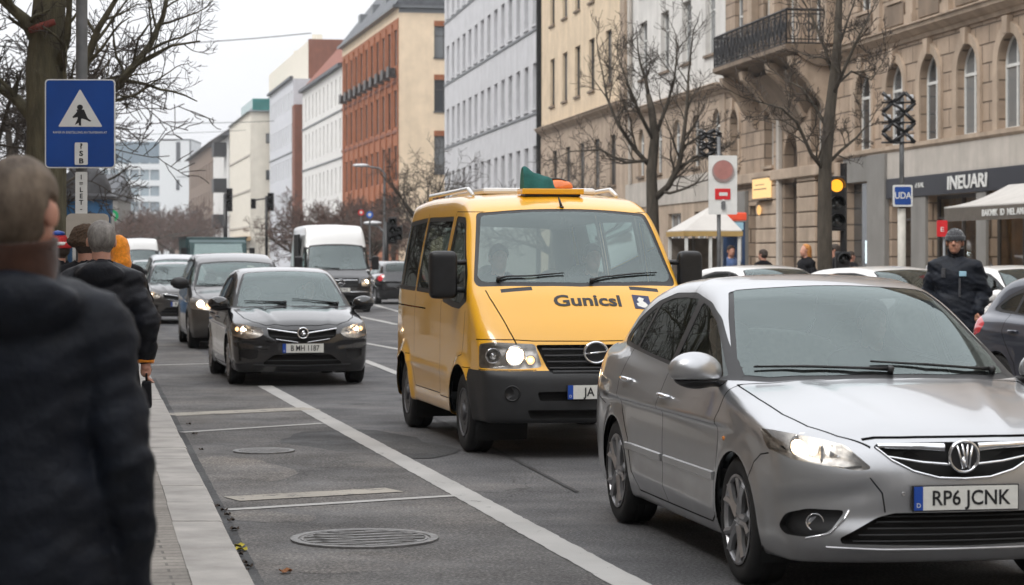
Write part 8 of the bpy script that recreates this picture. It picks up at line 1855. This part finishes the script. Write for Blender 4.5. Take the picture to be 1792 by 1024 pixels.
def market_tent():
    Y=46; root=thing('market_stall','small white canopied stall with ochre edge beside the blue booth','stall',(gx(1232,Y),Y,.12),FA-R(90)); 
    b=MB(); w,d=.60,.8
    A=[(-w,-d,2.05),(w,-d,2.05),(w,d,2.05),(-w,d,2.05),(.25,0,2.62)]; b.add(A+[(v[0],v[1],v[2]-.03) for v in A],[(0,1,4),(1,2,4),(2,3,4),(3,0,4),(6,5,9),(7,6,9),(8,7,9),(5,8,9),(0,5,6,1),(1,6,7,2),(2,7,8,3),(3,8,5,0)]); b.build('canopy',M['canvas'],root)
    b=MB(); b.b2(-w,w,-d-.02,-d+.02,1.93,2.03); b.b2(-w-.02,-w+.02,-d,d,1.93,2.03); b.b2(w-.02,w+.02,-d,d,1.93,2.03); b.build('canopy_edge',mat('ochre_edge',(.42,.28,.10),.6),root)
    for x in (-w+.05,-.05,w-.05):
        for y in (-d+.05,d-.05): b=MB(); b.b2(x-.03,x+.03,y-.03,y+.03,0,1.98); b.build('stall_post',M['sign_white'],root)
    b=MB(); b.b2(-w+.1,w-.1,-d+.1,d-.1,.0,.9); b.b2(-w+.06,w-.06,-d+.06,-d+.14,.9,.95); b.build('counter',M['greyst'],root,bevel=.02)
    b=MB(); b.b2(-w+.08,w-.08,d-.08,d-.05,.9,1.9); b.build('back_wall',mat('taupe_back',(.14,.12,.10),.8,var=.3),root)
market_tent()
def booth():
    Y=47.5; root=thing('phone_booth','narrow blue glazed booth with bright red roof','booth',(gx(1279,Y),Y,.12),.1); bl=mat('booth_blue',(.02,.05,.12),.4,var=.1)
    for x in (-.2,.2):
        for y in (-.35,.45): b=MB(); b.b2(x-.03,x+.03,y-.03,y+.03,0,2.25); b.build('booth_post',bl,root)
    b=MB(); b.b2(-.26,.26,-.42,.52,2.28,2.45); b.build('booth_roof',mat('booth_red_glow',(.60,.07,.03),.4,emit=(1,.1,.03),es=.15),root,bevel=.03)  # red roof colour given a slight glow, though it is no lamp
    b=MB(); b.b2(-.2,.2,-.36,-.34,1.95,2.25); b.b2(-.2,.2,.44,.46,.1,2.25); b.b2(-.2,.2,-.36,-.34,.0,.5); b.build('booth_panel',bl,root)
    b=MB(); b.b2(-.19,.19,-.40,-.385,2.08,2.24); b.build('header_strip',M['patch_b'],root)
booth()
def red_sign():
    Y=34; root=thing('parking_sign','small red sign on a thin post left of the man in the beanie','sign',(gx(1650,Y),Y,.12),0); zz=lambda py: CAMZ+(HOR-py)/FPX*Y-.12
    b=MB(); b.tube([(.02,0,-.1),(.02,0,zz(385))],.022,8); b.build('pole',M['pole'],root,smooth=True)
    b=MB(); b.prism(rrect(.16,.25,.02),0,.02,FR(-.02,zz(400),-.03)); p=b.build('panel',M['sign_red'],root); text_mesh('E',.10,.002,M['sign_white'],'sign_mark',p,M4=FR(-.02,zz(402),-.052),xs=1.3)
    r2=thing('litter_bin','orange litter bin with white bag behind the man in the beanie','bin',(gx(1637,36),36,.12),0)
    b=MB(); b.lathe([(.15,.0),(.20,.55),(.22,1.15),(.20,1.18)],20); b.build('bin_body',mat('bin_orange',(.75,.22,.02),.5,var=.1),r2,auto=40); sdf_obj('bin_bag',lambda x,y,z: ell((.02,0,1.28),(.18,.16,.17))(x,y,z)+.012*folds(x,y,z,2),(-.3,-.3,1.0),(.35,.3,1.6),.025,M['lampglass'],r2)
red_sign()
def street_lamp(label,px,Y,h,arm,name='street_lamp',dx=-1,group=None):
    root=thing(name,label,'street lamp',(gx(px,Y),Y,.1),0,group); b=MB(); b.tube([(0,0,-.1),(0,0,h*.5),(0,0,h-.3),(dx*.25,0,h-.05),(dx*.7,0,h+.02),(dx*arm,0,h+.10)],[.09,.075,.06,.05,.045,.04],8); b.build('lamp_post',M['pole'],root,smooth=True)
    b=MB(); b.sphere((dx*(arm+.2),0,h+.10),(.42,.16,.09),12,8); b.build('lamp_head',M['lampglass'],root,smooth=True)
street_lamp('street lamp with long arm reaching left before the terracotta front',673,112,6.0,1.0)
street_lamp('lower street lamp with round head near the foot of the cream end wall',672,98,1.9+1.0,.3)
def far_signal(label,px,Y,zt,arm=0,n=3,tw=1.0):
    root=thing('traffic_light',label,'traffic light',(gx(px,Y),Y,.1),0); b=MB(); b.tube([(0,.1,-.1),(0,.1,zt)],.085*tw,8)
    if arm: b.tube([(0,.1,zt-.15),(arm,.1,zt-.25)],.05,6)
    b.build('pole',M['black'],root,smooth=True); signal_head(root,.25,zt-.35,0,9,n,1.1)
    if arm: signal_head(root,arm,zt-.45,0,9,2,.9)
far_signal('far traffic light with bracket arm standing before the cream block',466,128,5.0,-.75)
far_signal('far black traffic light above the green lorry, before the balcony house',394,135,5.3,0,4,1.5)
far_signal('small dark traffic light beside the far trees near the reddish tree group',676,88,2.9,.5)
def disc_sign(label,px,Y,zc,m,rad):
    root=thing('road_sign',label,'road sign',(gx(px,Y),Y,.1),0); b=MB(); b.tube([(0,.05,-.1),(0,.05,zc+.2)],.04,6); b.build('pole',M['pole'],root); b=MB(); b.lathe([(rad,0),(rad,.02),(.001,.02)],20,FR(0,zc,0)); b.build('disc',m,root); b=MB(); b.lathe([(rad*.5,.021),(rad*.45,.025),(.001,.025)],16,FR(0,zc,0)); b.build('disc_mark',M['sign_white'],root)
disc_sign('round blue road sign in front of the reddish trees',647,92,3.25,mat('blue_disc',(.02,.12,.5),.4),.14); disc_sign('round red and white road sign left of the blue one',632,95,3.4,M['sign_red'],.13)
disc_sign('small round green sign beside the blue kiosk',197,75,2.9,mat('green_disc',(.02,.45,.16),.4),.2)
# wires over the street
def wire(label,a,c,sag=.4):
    b=MB(); a=Vector(a); c=Vector(c); b.tube([a.lerp(c,i/12)-Vector((0,0,sag*4*(i/12)*(1-i/12))) for i in range(13)],.03,4); tag(b.build('overhead_wire',M['black']),label,'wire','wires over the street')
wire('upper thin wire crossing the sky from the tree to the red-brown wall',at(-60,150,80),at(545,150,58)); wire('lower thin wire crossing the sky above the office block',at(-60,220,205),at(480,220,212))
wire('lowest thin wire above the glazed office block',at(-60,300,235),at(430,300,228))
# low row of houses and hedge closing the view on the left
def far_left():
    root=thing('far_house','long low grey house at the far left behind the pedestrians','building',(gx(-120,330),330,0),0); b=MB(); b.b2(0,gx(205,330)-gx(-120,330),0,12,0,10); b.build('wall',M['greyst'],root)
    b=MB(); L_=gx(205,330)-gx(-120,330); b.add([(-.5,-.5,10),(L_+.5,-.5,10),(L_+.5,12.5,10),(-.5,12.5,10),(0,6,14),(L_,6,14)],[(0,1,5,4),(2,3,4,5),(0,4,3),(1,2,5),(0,3,2,1)]); b.build('roof',M['slate'],root)
    for i in range(8):
        for z in (1.5,5.8): b=MB(); b.b2(2+3.2*i,3.4+3.2*i,-.05,-.003,z,z+2.2); b.build('window',M['pane_far'],root)
far_left()
# ------------------------------------------------------------------ thin city haze
def haze():
    m,n,out=newmat('haze_air'); v=n.nodes.new('ShaderNodeVolumePrincipled'); v.inputs['Color'].default_value=(.90,.92,.95,1); v.inputs['Density'].default_value=.0003; v.inputs['Anisotropy'].default_value=.0
    lk(n,v.outputs[0],out.inputs['Volume']); b=MB(); b.b2(-1000,1000,-70,1700,-1.5,60); tag(b.build('haze',m),kind='stuff')
haze()
